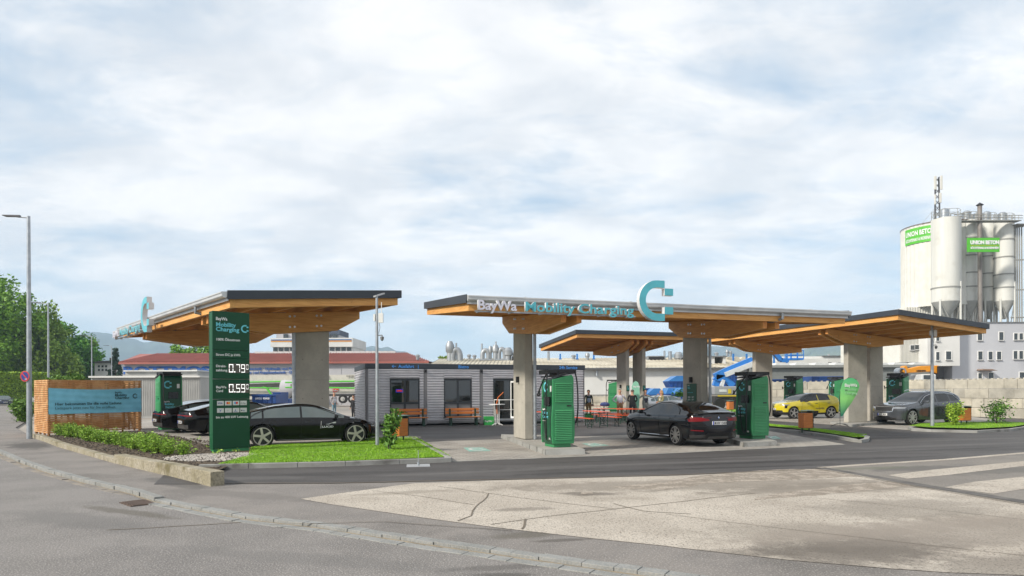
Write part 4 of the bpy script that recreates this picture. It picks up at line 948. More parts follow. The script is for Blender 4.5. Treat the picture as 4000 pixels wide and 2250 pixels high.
    for (ax, z, txt) in spec.get('plates', []):
        h = proj(ax, [(0, z)])[0]
        if h is not None:
            s = 1 if ax == 'F' else -1; mb = MB(); mb.box(min(h.x+s*.0, h.x+s*.03), max(h.x+s*.0, h.x+s*.03), -.26, .26, z-.055, z+.055); p = mb.build('licence_plate', M_plate, t)
            mb = MB(); sy = -.26 if s > 0 else .22; xx = h.x+s*.031; mb.quad((xx, sy, z-.055), (xx, sy+.04, z-.055), (xx, sy+.04, z+.055), (xx, sy, z+.055)); mb.build('plate_band', M_plb, p, recalc=False)
            textmesh(txt, .115, M_black, p, T(xx+s*.002, -.20 if s > 0 else .20, z-.04, math.pi/2 if s > 0 else -math.pi/2), ext=.001, bold=.02, sx=.80)
    return t, proj, dx0
LUC = dict(L=4.97, W=1.94, H=1.41, wb=2.96, fo=.88, wr=.362,
    top=[(0, .62), (.015, .86), (.05, .95), (.20, 1.03), (.5, 1.10), (1.0, 1.235), (1.5, 1.345), (2.0, 1.40), (2.35, 1.41), (2.7, 1.385), (3.0, 1.31), (3.35, 1.17), (3.65, 1.04), (3.85, .965), (4.2, .90), (4.55, .80), (4.8, .69), (4.93, .58), (4.97, .46)],
    bot=[(0, .52), (.02, .34), (.10, .25), (.5, .19), (4.4, .17), (4.85, .20), (4.95, .28), (4.97, .42)],
    belt=[(0, .90), (.6, .93), (1.2, .94), (2.5, .93), (3.3, .915), (3.8, .90), (5, .85)], side=(.78, 3.72), pillars=[(2.28, 2.36), (1.12, 1.16)], wind=(2.85, 3.86), rear=(.35, 1.45), glassroof=True, glass=pmat('saloon_glass', (.07, .095, .095), rough=.04, coat=.5, spec=.8),
    doors=[[(3.52, .25), (3.55, .5), (3.62, .88)], [(2.30, .24), (2.33, .6), (2.36, .90)], [(1.25, .55), (1.12, .80), (1.14, .92)]], handles=[(2.55, .80), (1.45, .82)],
    trimline=[(.72, .95), (.9, 1.08), (1.25, 1.22), (1.7, 1.31), (2.3, 1.335), (2.75, 1.29), (3.2, 1.13), (3.62, .955)], mirror=(3.42, .93), rim='wide',
    sill=[(1.45, .235), (3.6, .225)], sillmat=pmat('sill_dark_metal', (.10, .10, .11), rough=.3, metal=.6),
    endp=[('B', 'tail_light', [(.05, .82), (.86, .80), (.86, .84), (.05, .86)], M_tail), ('B', 'rear_diffuser', [(-.7, .30), (.7, .30), (.7, .46), (-.7, .46)], pmat('diffuser_grey', (.05, .05, .05), rough=.4)), ('F', 'headlight', [(.45, .60), (.85, .60), (.85, .64), (.45, .64)], M_head)],
    plates=[('B', .56, 'M LA 403E'), ('F', .42, 'M LA 403E')])
M_blk = pmat('black_car_paint', (.003, .003, .004), rough=.10, coat=.2, spec=.3)
M_blk2 = pmat('sapphire_black_paint', (.004, .0045, .007), rough=.10, coat=.4, spec=.35)
M_yel = pmat('yellow_car_paint', (.62, .52, .01), rough=.25, coat=1); M_gry = pmat('graphite_car_paint', (.075, .082, .095), rough=.22, coat=1, metal=.4); M_sil = pmat('silver_car_paint', (.40, .42, .45), rough=.25, coat=1, metal=.4); M_blue = pmat('dark_blue_car_paint', (.02, .03, .06), rough=.25, coat=1); M_whc = pmat('white_car_paint', (.6, .62, .62), rough=.3, coat=.5)
BMW = dict(L=4.78, W=1.85, H=1.45, wb=2.86, fo=.85, wr=.345,
    top=[(0, .66), (.015, .93), (.06, 1.055), (.12, 1.075), (.35, 1.09), (.6, 1.16), (1.0, 1.30), (1.4, 1.40), (1.9, 1.45), (2.3, 1.445), (2.65, 1.39), (3.0, 1.27), (3.35, 1.11), (3.55, 1.03), (3.9, .985), (4.3, .92), (4.6, .83), (4.72, .70), (4.78, .50)],
    bot=[(0, .50), (.02, .33), (.10, .24), (.5, .20), (4.3, .18), (4.68, .20), (4.76, .28), (4.78, .42)],
    belt=[(0, 1.0), (.5, 1.01), (1.2, 1.0), (2.5, .975), (3.2, .955), (3.6, .95), (4.8, .8)], side=(.92, 3.42), pillars=[(1.98, 2.10), (1.20, 1.235)], wind=(2.55, 3.56), rear=(.42, 1.28),
    doors=[[(3.25, .26), (3.28, .6), (3.38, .93)], [(2.02, .24), (2.04, .6), (2.05, .97)], [(1.42, .62), (1.15, .85), (1.05, 1.0)], [(.05, .98), (.35, 1.02)]], handles=[(2.28, .84), (1.32, .87)],
    trimline=[(.90, 1.02), (1.0, 1.16), (1.3, 1.31), (1.8, 1.385), (2.3, 1.38), (2.75, 1.27), (3.15, 1.10), (3.4, .99)], mirror=(3.05, .99), rim='double', rimmat=pmat('bicolour_alloy', (.45, .44, .42), rough=.3, metal=.6),
    sill=[(1.35, .30), (3.35, .28)], sillmat=M_chrome,
    endp=[('B', 'tail_light', [(.34, .83), (.90, .80), (.915, .93), (.36, .885)], M_tail), ('B', 'reflector', [(.55, .50), (.86, .52), (.86, .545), (.55, .53)], M_tail), ('B', 'vent', [(.42, .30), (.86, .30), (.88, .38), (.50, .40)], pmat('vent_gloss', (.03, .03, .03), rough=.2)),
          ('B', 'rear_diffuser', [(-.4, .26), (.4, .26), (.36, .34), (-.36, .34)], pmat('diffuser_grey', ())), ('F', 'headlight', [(.42, .66), (.84, .68), (.84, .76), (.42, .74)], M_head)],
    sidep=[('tail_light', [(.0, .84), (.30, .88), (.30, .95), (.0, .93)], M_tail)],
    plates=[('B', .76, 'M HV 1543E'), ('F', .5, 'M HV 1543E')])
EX = dict(darkroof=True, L=4.23, W=1.84, H=1.55, wb=2.65, fo=.80, wr=.355, roofw=.62, nose=.55, tailr=.35,
    top=[(0, .70), (.02, .98), (.08, 1.10), (.22, 1.25), (.42, 1.40), (.75, 1.51), (1.3, 1.555), (1.9, 1.55), (2.25, 1.50), (2.6, 1.36), (2.95, 1.15), (3.1, 1.065), (3.5, 1.02), (3.95, .94), (4.12, .87), (4.19, .74), (4.23, .55)],
    bot=[(0, .55), (.02, .36), (.1, .28), (.5, .23), (3.8, .21), (4.15, .24), (4.23, .45)],
    belt=[(0, 1.12), (.5, 1.14), (1.0, 1.10), (2.0, 1.05), (3.0, .99), (4.2, .8)], side=(.86, 2.92), pillars=[(1.62, 1.70)], wind=(2.12, 3.08), rear=(.08, .38), glass=M_glass, lower=.40,
    doors=[[(2.9, .4), (2.9, .7), (2.85, .98)], [(1.66, .4), (1.66, 1.0)], [(1.0, .62), (.85, .8), (.80, 1.05)]], handles=[(1.85, .90), (.98, .93)],
    trimline=[(.84, 1.14), (.95, 1.38), (1.25, 1.45), (1.9, 1.44), (2.3, 1.33), (2.85, 1.04)], mirror=(2.62, 1.02), mirmat=M_black, rim='wide', rimmat=pmat('two_tone_alloy', (.45, .45, .44), rough=.3, metal=.5),
    endp=[('F', 'headlight', [(.50, .80), (.88, .80), (.88, .86), (.46, .83)], M_head), ('F', 'headlight', [(.78, .62), (.88, .64), (.88, .80), (.78, .80)], M_seamc), ('F', 'lower_grille', [(-.72, .34), (.72, .34), (.66, .50), (-.66, .50)], M_black), ('B', 'tail_light', [(.6, .85), (.86, .85), (.86, 1.15), (.7, 1.15)], M_tail)],
    sidep=[('headlight', [(3.85, .79), (4.12, .81), (4.10, .88), (3.72, .83)], M_head)],
    plates=[('F', .57, 'RO EX 30E'), ('B', .8, 'RO EX 30E')])
ENY = dict(L=4.65, W=1.88, H=1.62, wb=2.77, fo=.90, wr=.37, roofw=.63, nose=.6, tailr=.4,
    top=[(0, .72), (.02, 1.02), (.08, 1.18), (.22, 1.36), (.42, 1.52), (.8, 1.60), (1.5, 1.625), (2.1, 1.615), (2.5, 1.54), (2.9, 1.34), (3.25, 1.13), (3.4, 1.06), (3.8, 1.02), (4.3, .96), (4.52, .90), (4.6, .76), (4.65, .55)],
    bot=[(0, .55), (.02, .36), (.1, .28), (.5, .22), (4.2, .21), (4.55, .24), (4.65, .42)],
    belt=[(0, 1.14), (.5, 1.12), (1.2, 1.08), (2.2, 1.04), (3.3, .99), (4.6, .85)], side=(.45, 3.22), pillars=[(1.92, 2.0), (1.0, 1.04)], wind=(2.4, 3.38), rear=(.08, .42),
    doors=[[(3.1, .4), (3.12, .7), (3.15, .98)], [(1.95, .38), (1.97, 1.03)], [(1.25, .6), (1.02, .8), (.95, 1.08)]], handles=[(2.15, .90), (1.2, .94)],
    trimline=[(.42, 1.16), (.65, 1.42), (1.2, 1.50), (2.1, 1.49), (2.6, 1.35), (3.15, 1.04)], trimmat=M_chrome, mirror=(2.9, 1.04), rim='double', rimmat=pmat('light_alloy', (.5, .5, .5), rough=.3, metal=.6),
    endp=[('F', 'headlight', [(.50, .77), (.90, .78), (.92, .86), (.52, .84)], M_head), ('F', 'grille_frame', [(-.49, .64), (.49, .64), (.55, .87), (-.55, .87)], M_chrome), ('F', 'lower_grille', [(-.6, .26), (.6, .26), (.66, .36), (-.66, .36)], M_black), ('B', 'tail_light', [(.45, .9), (.88, .9), (.88, 1.0), (.45, .98)], M_tail)],
    sidep=[('headlight', [(4.25, .78), (4.5, .80), (4.5, .87), (4.15, .84)], M_head)],
    plates=[('F', .50, 'M EY 905E'), ('B', .8, 'M EY 905E')])
SED = dict(LUC); SED.update(L=4.6, W=1.76, wb=2.65, fo=.9, wr=.31, glassroof=False, rim='double',
    top=[(0, .6), (.02, .85), (.08, .98), (.6, 1.03), (.8, 1.10), (1.3, 1.38), (1.7, 1.42), (2.3, 1.42), (2.7, 1.32), (3.2, 1.02), (3.7, .96), (4.3, .88), (4.5, .78), (4.6, .55)],
    belt=[(0, .95), (2, .93), (3.2, .92), (4.6, .85)], side=(.9, 3.1), pillars=[(1.9, 2.0)], wind=(2.45, 3.2), rear=(.7, 1.3), doors=[[(2.9, .3), (3.0, .92)], [(1.95, .3), (1.95, .92)]], handles=[(2.2, .8)], trimline=[(.95, 1.05), (1.4, 1.33), (2.3, 1.36), (3.0, 1.0)], mirror=(2.8, .95), sill=[(1.2, .25), (3.2, .25)],
    endp=[('F', 'headlight', [(.42, .62), (.8, .62), (.8, .74), (.42, .74)], M_head), ('F', 'grille', [(-.36, .62), (.36, .62), (.36, .74), (-.36, .74)], M_black), ('B', 'tail_light', [(.5, .75), (.8, .75), (.8, .9), (.5, .9)], M_tail)], plates=[('F', .45, 'RO KL 55')], rimmat=M_rims, handles_=0)
def place(spec, front, rear):   # wheel contact points of one side -> location/heading for origin at wheelbase middle
    pass
def axle(side_pt_rear, hd, W, side):  # centre from rear wheel contact point of near side
    f = Vector((math.cos(hd), math.sin(hd), 0)); l = Vector((-f.y, f.x, 0))
    return f, l
def carat(label, spec, rearwheel, hd, side, paint, **k):
    """side=+1: the given contact is on the car's left"""
    f = Vector((math.cos(hd), math.sin(hd), 0)); l = Vector((-f.y, f.x, 0)); c = rearwheel+f*(spec['wb']/2)-l*side*(spec['W']/2-.02)
    return car(label, spec, (c.x, c.y, .012), hd, paint, **k)
GC = 'cars parked at the charging bays'
a_, b_ = gp(1026, 1751), gp(1375, 1737); h_ = math.atan2(b_.y-a_.y, b_.x-a_.x)
t, pr, dx0 = carat('glossy black fastback saloon seen side-on with white lettering on its front door', LUC, a_, h_-.04, -1, M_blk, group=GC)
h0 = pr('R', [(3.05, .62)])[0]
if h0 is not None:
    textmesh('LUCID', .085, pmat('silver_decal', (.6, .62, .64)), t, T(3.0+dx0-.02, h0.y-.012, .60), ext=.001, bold=.03, sx=1.5)
    mb = MB(); mb.prism([(3.08, .71), (3.2, .725), (3.35, .775), (3.43, .79), (3.42, .755), (3.44, .74), (3.36, .735), (3.3, .75), (3.2, .705)], 0, -.002, 'y'); o = mb.build('decal', pmat('silver_decal', ()), t); o.location = (dx0, h0.y-.012, 0)
    mb = MB(); mb.tube([(2.94+dx0, h0.y-.012, .58), (2.955+dx0, h0.y-.012, .82)], .005, 4); mb.build('decal', pmat('silver_decal', ()), t)
vh = TH+math.pi/2
a_ = gp(2638, 1741)
t, pr, dx0 = carat('black gran coupe seen from behind with red tail lights beside the second front charger', BMW, a_, vh+.02, 1, M_blk2, group=GC)
h0 = pr('B', [(0, .93)])[0]
mb = MB(); mb.lathe([(0, -.012), (.045, -.012), (.045, .01)], 18, (h0.x, 0, .93), 'x'); em = mb.build('emblem', pmat('emblem_ring_black', (.02, .02, .02), rough=.2), t)
for q in range(4):
    a0 = q*math.pi/2; mb = MB(); pts = [(0, 0)]+[(.032*math.cos(a0+k*math.pi/12), .032*math.sin(a0+k*math.pi/12)) for k in range(7)]
    mb.quad(*[(h0.x-.0135, p[0], .93+p[1]) for p in pts]); mb.build('emblem_quarter', pmat('emblem_blue_white'+str(q % 2), (.03, .2, .6) if q % 2 else (.7, .7, .7)), em, recalc=False)
S = [pr('B', [(y*.05, 1.05)])[0] for y in range(-14, 15)]; mb = MB(); P_ = [s for s in S if s is not None]
mb.tube([Vector((q.x-.03, q.y, 1.085-.035*(abs(q.y)/.7)**2)) for q in P_], .018, 6); mb.build('boot_spoiler', M_black, t)
S = [pr('B', [(y*.05, .66)])[0] for y in range(-17, 18)]; P_ = [s for s in S if s is not None]; mb = MB(); mb.tube([q+Vector((-.002, 0, 0)) for q in P_], .006, 4, False); mb.build('boot_seam', M_seamc, t)
textmesh('i4', .06, M_chrome, t, T(h0.x-.02, .62, .93, -math.pi/2), ext=.002, bold=.02); textmesh('M50', .05, M_chrome, t, T(h0.x-.02, -.48, .945, -math.pi/2), ext=.002, bold=.02)
def frontcar(label, spec, fw, hd, side, paint, **k):
    f = Vector((math.cos(hd), math.sin(hd), 0)); l = Vector((-f.y, f.x, 0)); c = fw-f*(spec['wb']/2)-l*side*(spec['W']/2-.02)
    return car(label, spec, (c.x, c.y, .012), hd, paint, **k)
t, pr, dx0 = frontcar('bright yellow compact hatchback with dark roof in front of the block wall', EX, at(3102, 1636, 40.6)*1 - Vector((0, 0, 0)), math.pi+.24, 1, M_yel, group=GC)
t.location.z = .03
h0 = pr('L', [(1.7, .62)])[0]
textmesh('automobile', .13, pmat('decal_dark', (.03, .03, .03)), t, T(1.9+dx0, h0.y+.012, .58, math.pi), ext=.001, bold=.01)
h0 = pr('F', [(0, .70)])[0]; mb = MB(); mb.lathe([(.035, 0), (.055, .012), (.035, .014)], 16, (h0.x, 0, .70), 'x'); mb.build('emblem', M_black, t)
t, pr, dx0 = frontcar('dark grey crossover estate with chrome grille frame behind the lamp post on the right', ENY, at(3565, 1664, 32.9), math.pi+.36, 1, M_gry, group=GC)
t.location.z = .02; t.scale = (1, 1, 1.05)
h0 = [pr('F', [(x*.1, .755)])[0] for x in range(-5, 6)]
mb = MB(); mb.sm = False
def gr(z0, z1):
    pass
S = [pr('F', [(y*.04, z)])[0] for z in (.66, .85) for y in range(-12, 13)]
n = 25; mb.add([tuple(s+Vector((.012, 0, 0))) for s in S], [(i, i+1, n+i+1, n+i) for i in range(24)]); mb.build('grille', M_black, t, recalc=False)
mb = MB(); mb.tube([(-1.75, .60, 1.57), (-1.45, .61, 1.645), (-.2, .61, 1.66), (.05, .60, 1.60)], .018, 6); mb.build('roof_rail', M_chrome, t)
mb = MB(); mb.tube([(-1.75, -.60, 1.57), (-1.45, -.61, 1.645), (-.2, -.61, 1.66), (.05, -.60, 1.60)], .018, 6); mb.build('roof_rail', M_chrome, t)
# left row of black cars
AA3 = Vector((AA.x, AA.y, 0)); hA = math.atan2(.657, .754); r1 = gp(806, 1703.5)+Vector((.38, .1, 0))
carat('black fastback saloon half hidden behind the green price pylon', LUC, r1, hA, -1, M_blk, group=GC)
carat('black saloon with its tail under the green charger on the left', LUC, r1+AA3*2.85+Vector((-.25, -.1, 0)), hA+.02, -1, M_blk, group=GC)
carat('black saloon farthest left, its tail just right of the slatted timber box', LUC, r1+AA3*6.4+Vector((.3, .7, 0)), hA, -1, M_blk, group=GC)
car('silver grey saloon parked behind the talking group by the middle canopy', LUC, (11.9, 51.5, .0), .35, M_sil, group=GC)
p = gp(45, 1583); car('old dark blue saloon parked by the hedge at the far left', SED, (p.x-2.6, p.y+2, -.03), -.85, M_blue, group='cars parked by the hedge')
p = gp(100, 1581); car('white car parked behind the lamp post beside the hedge', SED, (p.x-1.5, p.y+5, -.03), -.85, M_whc, group='cars parked by the hedge')
# ---------------------------------------------------------------- container cafe
ct = thing('container_cafe', 'grey corrugated container cafe with blue lettering on its dark roof band', 'container building', (-7.4, 33.8, 0), TH)
CW, CD, CHT = 12.1, 6.1, 3.22
M_corr = pmat('corrugated_light_grey', (.58, .575, .60), (.52, .515, .54), scale=2, rough=.45, metal=.3); M_frame = pmat('grey_frame_post', (.20, .20, .21), rough=.5); M_anth = pmat('anthracite_window_frame', (.03, .036, .043), rough=.4)
def corr(mb, x0, x1, z0, z1, y, n=(0, -1), dep=.055, per=.135, axis='x'):
    k = max(1, int(round((z1-z0)/per))); per = (z1-z0)/k
    for i in range(k):
        a = z0+i*per
        P = [(0, a), (0, a+per*.3), (-dep, a+per*.45), (-dep, a+per*.85), (0, a+per)]
        for (d0, h0), (d1, h1) in zip(P[:-1], P[1:]):
            if axis == 'x': mb.quad((x0, y+d0, h0), (x1, y+d0, h0), (x1, y+d1, h1), (x0, y+d1, h1))
            else: mb.quad((y+d0, x0, h0), (y+d0, x1, h0), (y+d1, x1, h1), (y+d1, x0, h1))
wins = [(1.55, 3.05, .50, 2.50)]
m4 = CW/4
# openings along front: window1, window2, door, (end module plain with dark notice)
ops = [(.98, 2.60, .42, 2.42), (m4+1.28, m4+2.52-.0, .42, 2.42), (2*m4+.62, 2*m4+2.55, .30, 2.42)]
ops = [(1.18, 2.72, .42, 2.42), (m4+.98, m4+2.50, .42, 2.42), (2*m4+.66, 2*m4+2.62, .28, 2.42)]
mb = MB(); ztop = 2.95
posts = [0, m4, 2*m4, 3*m4, 4*m4]
for i in range(4):
    x0, x1 = posts[i]+.09, posts[i+1]-.09; o = ops[i] if i < 3 else None
    if o:
        corr(mb, x0, o[0], .22, ztop, 0); corr(mb, o[1], x1, .22, ztop, 0); corr(mb, o[0], o[1], o[3]+.04, ztop, 0)
        if o[2] > .35: corr(mb, o[0], o[1], .22, o[2], 0)
    else: corr(mb, x0, x1, .22, ztop, 0)
corr(mb, .1, CD-.1, .22, ztop, 0.0, axis='y'); mb.build('corrugated_wall', M_corr, ct, recalc=False)
mb = MB()
for x in posts: mb.box(max(0, x-.09), min(CW, x+.09), -.035, .12, .04, ztop)
mb.box(-.035, .0, 0, .1, .04, ztop); mb.box(-.035, .05, CD-.12, CD, .04, ztop)
mb.box(.1, CW-.1, -.03, .1, .10, .218); mb.build('frame', M_frame, ct, bev=.01)
mb = MB(); mb.box(0.03, CW-.03, .15, CD, .10, 2.97); mb.build('core', pmat('cafe_interior_dark', (.03, .03, .032)), ct) if 0 else None
mb = MB(); mb.box(.02, CW, CD-.05, CD, .1, 2.97); mb.box(CW-.05, CW, .12, CD-.05, .1, 2.97); mb.box(.02, .06, .1, CD-.05, .1, 2.97); mb.build('back_walls', M_frame, ct)
mb = MB(); mb.box(.05, CW-.05, .1, CD-.05, .10, .26); mb.build('floor_slab', pmat('cafe_floor', (.12, .11, .10)), ct)
mb = MB(); mb.box(-.05, CW+.03, -.06, CD+.03, 2.952, 3.22); mb.build('roof_band', M_dark, ct, bev=.01)
for o in ops[:2]:
    mb = MB(); x0, x1, z0, z1 = o; xm = (x0+x1)/2; f = .07; y0, y1 = -.045, .05; zm = z0+.38*(z1-z0)
    mb.box(x0, x1, y0, y1, z1-f, z1); mb.box(x0, x1, y0, y1, z0, z0+f); mb.box(x0, x0+f, y0, y1, z0+f, z1-f); mb.box(x1-f, x1, y0, y1, z0+f, z1-f); mb.box(xm-.05, xm+.05, y0, y1, z0+f, z1-f); mb.box(x0+f, x1-f, y0+.002, y1, zm-.04, zm+.05)
    mb.box(x0-.03, x1+.03, -.07, -.046, z0-.035, z0-.005); 
    wf = mb.build('window_frame', M_anth, ct)
    mb = MB(); mb.box(x0+f, xm-.05, 0.0, .02, z0+f, zm-.04); mb.box(xm+.05, x1-f, 0, .02, z0+f, zm-.04); mb.build('infill_panel', pmat('grey_infill', (.20, .20, .205), rough=.5), wf)
    mb = MB(); mb.box(x0+f, xm-.05, 0.0, .02, zm+.05, z1-f); mb.box(xm+.05, x1-f, 0, .02, zm+.05, z1-f)
    g = bpy.data.materials.get('cafe_pane')
    if not g:
        g = pmat('cafe_pane', (.02, .022, .022), rough=.03, spec=1, coat=1); b = g.node_tree.nodes['Principled BSDF']; b.inputs['Transmission Weight'].default_value = .5
    mb.build('pane', g, wf)
# door
x0, x1, z0, z1 = ops[2]
mb = MB(); mb.box(x0, x0+.08, -.05, .06, z0, z1); mb.box(x1-.06, x1, -.05, .06, z0, z1); mb.box(x0+.08, x1-.06, -.05, .06, z1-.08, z1); mb.box(x0+.95, x0+1.0, -.05, .06, z0, z1-.08); mb.build('door_frame', M_anth, ct)
mb = MB(); mb.box(x0+.08, x0+.95, -.01, .01, z0+.02, z1-.08); mb.build('pane', g, ct)
mb = MB(); mb.M = T(x0+1.0, -.05, 0, -1.25); mb.box(0, .07, -.02, .02, z0+.03, z1-.1); mb.box(.83, .9, -.02, .02, z0+.03, z1-.1); mb.box(.07, .83, -.02, .02, z0+.03, z0+.13); mb.box(.07, .83, -.02, .02, z1-.18, z1-.1); d = mb.build('door', M_white, ct)
mb = MB(); mb.M = T(x0+1.0, -.05, 0, -1.25); mb.box(.07, .83, -.006, .006, z0+.13, z1-.18); mb.build('pane', g, d)
M_blet = pmat('bright_blue_lettering', (.07, .32, .85))
for s, x in (('Ausfahrt', 1.62), ('|', 2.62), ('Bistro', 4.78), ('Café', 7.85), ('24h Service', 10.55)): textmesh(s, .235, M_blet, ct, T(x, -.064, 3.0), ext=.002, bold=.012)
mb = MB(); mb.M = T(1.28, -.064, 3.08); mb.prism([(0, 0), (.09, .08), (.11, .06), (.055, .013), (.22, .013), (.22, -.013), (.055, -.013), (.11, -.06), (.09, -.08)], -.003, 0, 'y'); mb.build('arrow', M_blet, ct)
for x in (m4, 2*m4, 3*m4): mb = MB(); mb.box(x-.06, x+.06, -.16, -.035, 2.78, 2.90); mb.build('camera_box', M_black, ct)
# lit things inside and OPEN sign
mb = MB(); mb.box(1.2, 2.2, 1.2, 1.24, 2.02, 2.05); mb.build('strip_light', pmat('warm_lamp', (1, .6, .1), emis=(1, .55, .08), estr=1.6), ct)
mb = MB(); mb.box(m4+1.85, m4+2.4, 1.2, 1.24, 2.05, 2.08); mb.build('strip_light', pmat('warm_lamp', ()), ct)
mb = MB(); mb.box(1.50, 1.86, -.012, -.002, 1.74, 1.90); op = mb.build('open_sign', pmat('neon_blue', (.02, .03, .5), emis=(.05, .08, 1), estr=.3), ct)
mb = MB(); mb.box(1.52, 1.84, -.018, -.013, 1.76, 1.88); mb.build('sign_face', pmat('neon_back', (.03, .02, .08)), op); textmesh('OPEN', .115, pmat('neon_red', (.8, .02, .02), emis=(1, .05, .05), estr=.5), op, T(1.535, -.02, 1.78), ext=.001, bold=.02, sx=.95)
for x in (2*m4+1.75, 2*m4+1.9, 2*m4+2.05, 2*m4+2.2): mb = MB(); mb.box(x, x+.07, 1.0, 1.03, 1.98, 2.10); mb.build('pendant_light', pmat('warm_lamp', ()), ct)
mb = MB(); mb.box(.6, 2.9, 3.0, 3.6, .26, 1.25); mb.box(m4+.8, m4+2.6, 2.4, 3.0, .26, 1.2); mb.build('counter', pmat('counter_wood', (.12, .08, .05)), ct)
mb = MB(); mb.box(3*m4+.62, 3*m4+1.0, -.05, -.035, 1.3, 2.35); mb.build('notice_board', M_board, ct)
# stairs with railing in front of the cafe door
st = thing('entrance_platform', 'small galvanised platform with white railing and steps at the open cafe door', 'steps', (-7.4, 33.8, 0), TH)
mb = MB(); mb.box(6.75, 7.95, -1.0, -.08, .24, .29); mb.build('platform', M_galv, st)
mb = MB(); mb.box(7.97, 8.4, -1.0, -.08, .10, .13); mb.build('step', M_galv, st)
mb = MB()
for (xa, ya) in ((6.75, -1.0), (7.95, -1.0), (6.75, -.1)): mb.tube([(xa, ya, 0), (xa, ya, 1.32)], .022, 6)
mb.tube([(6.75, -.1, 1.32), (6.75, -1.0, 1.32), (7.95, -1.0, 1.32)], .022, 6); mb.tube([(6.75, -1.0, .8), (7.95, -1.0, .8)], .016, 6); mb.build('railing', M_white, st)
# bistro high table folded with orange strap
p = gp(1941, 1662); t = thing('bar_table', 'white standing table with orange strap in front of the cafe door', 'high table', (p.x, p.y, 0), .3)
mb = MB(); mb.lathe([(0, 1.08), (.42, 1.08), (.42, 1.11), (0, 1.11)], 24); mb.build('table_top', M_white, t)
mb = MB(); mb.tube([(-.05, 0, .12), (-.05, 0, 1.08)], .022, 6); mb.tube([(.05, 0, .12), (.05, 0, 1.08)], .022, 6); mb.tube([(-.05, 0, .12), (-.28, -.1, .02)], .025, 6); mb.tube([(.05, 0, .12), (.28, -.1, .02)], .025, 6); mb.tube([(0, 0, .12), (0, .28, .02)], .025, 6); mb.build('pedestal', M_white, t)
mb = MB(); mb.tube([(.3, -.2, 1.72), (.05, -.05, 1.45), (-.02, -.02, 1.12), (0, -.06, .6)], .025, 6); mb.build('strap', pmat('orange_strap', (.6, .14, .02)), t)
p = gp(1884, 1657); t = thing('waste_can', 'slim black waste can beside the bench by the cafe wall', 'waste bin', (p.x, p.y, 0), 0)
mb = MB(); mb.lathe([(0, 0), (.15, 0), (.16, .75), (.14, .80), (0, .82)], 18); mb.build('can', M_black, t)
mb = MB(); mb.lathe([(.162, .68), (.168, .70), (.168, .73), (.162, .74)], 18); mb.build('ring', pmat('dark_ring', (.03, .03, .03)), t)
p = gp(1892, 1661); t = thing('display_box', 'bright green box with white letters on the ground by the cafe door', 'box', (p.x, p.y, 0), .15)
mb = MB(); mb.box(0, .52, 0, .4, 0, .45); mb.build('box_body', pmat('bright_green', (.03, .36, .07), rough=.4), t, bev=.01)
textmesh('BayWa', .13, M_textw, t, T(.02, -.003, .17), ext=.001, bold=.02); textmesh('bei', .12, pmat('pale_lettering', (.3, .6, .35)), t, T(.40, -.003, .19), ext=.001)
# ---------------------------------------------------------------- benches
M_bwood = pmat('bench_wood', (.60, .20, .04), (.50, .155, .03), scale=3, stretch=(1, 8, 8), rough=.5); M_bgreen = pmat('bench_green_frame', (.012, .05, .03), rough=.4)
def bench(label, x, y, rz):
    t = thing('park_bench', label, 'bench', (x, y, 0), rz, 'benches along the cafe wall')
    mb = MB(); mb.box(-.9, .9, -.06, .10, .43, .47); mb.box(-.9, .9, -.25, -.08, .43, .47); mb.build('seat', M_bwood, t, bev=.01)
    mb = MB(); mb.box(-.9, .9, .20, .24, .60, .73); mb.box(-.9, .9, .22, .26, .76, .90); mb.build('backrest', M_bwood, t, bev=.01)
    for s in (-1, 1):
        mb = MB(); x0 = s*.68; mb.box(x0-.04, x0+.04, -.2, -.13, .05, .43); mb.box(x0-.04, x0+.04, .12, .19, .05, .88); mb.box(x0-.04, x0+.04, -.2, .19, .38, .43); mb.box(x0-.05, x0+.05, -.24, .24, 0, .05); mb.build('leg', M_bgreen, t)
def onc(x, y=-.75): # container local to world
    return (ct.location.x+x*math.cos(TH)-y*math.sin(TH), ct.location.y+x*math.sin(TH)+y*math.cos(TH))
q = onc(2.1); bench('orange wooden bench under the left cafe window, half behind the litter bin', q[0], q[1], TH)
q = onc(m4+1.85); bench('orange wooden bench under the second cafe window', q[0], q[1], TH)
def bin_(label, x, y, rz, s=1):
    t = thing('litter_bin', label, 'litter bin', (x, y, .06), rz, 'wood clad litter bins'); t.scale = (s, s, s)
    mb = MB()
    for k in range(7): mb.box(-.22+k*.063, -.164+k*.063, -.20, -.17, .20, .80)
    for k in range(5): mb.box(-.225, -.195, -.165+k*.066, -.107+k*.066, .20, .80)
    mb.build('wood_cladding', M_bwood, t)
    mb = MB(); mb.box(-.19, .21, -.168, .17, .18, .80); mb.box(.18, .225, -.2, .18, .2, .88); mb.build('inner_bin', M_bgreen, t)
    mb = MB(); mb.box(-.17, -.13, 0, .04, 0, .18); mb.build('leg', M_bgreen, t); mb = MB(); mb.box(.15, .19, 0, .04, 0, .18); mb.build('leg', M_bgreen, t)
    mb = MB(); mb.hexa([(-.24, -.22, .88), (.26, -.22, .90), (.26, .2, .90), (-.24, .2, .88), (-.24, -.22, .895), (.26, -.22, .915), (.26, .2, .915), (-.24, .2, .895)]); mb.tube([(-.18, 0, .78), (-.18, 0, .89)], .02, 6); mb.build('lid', pmat('bin_lid_green', (.10, .22, .17), rough=.3), t)
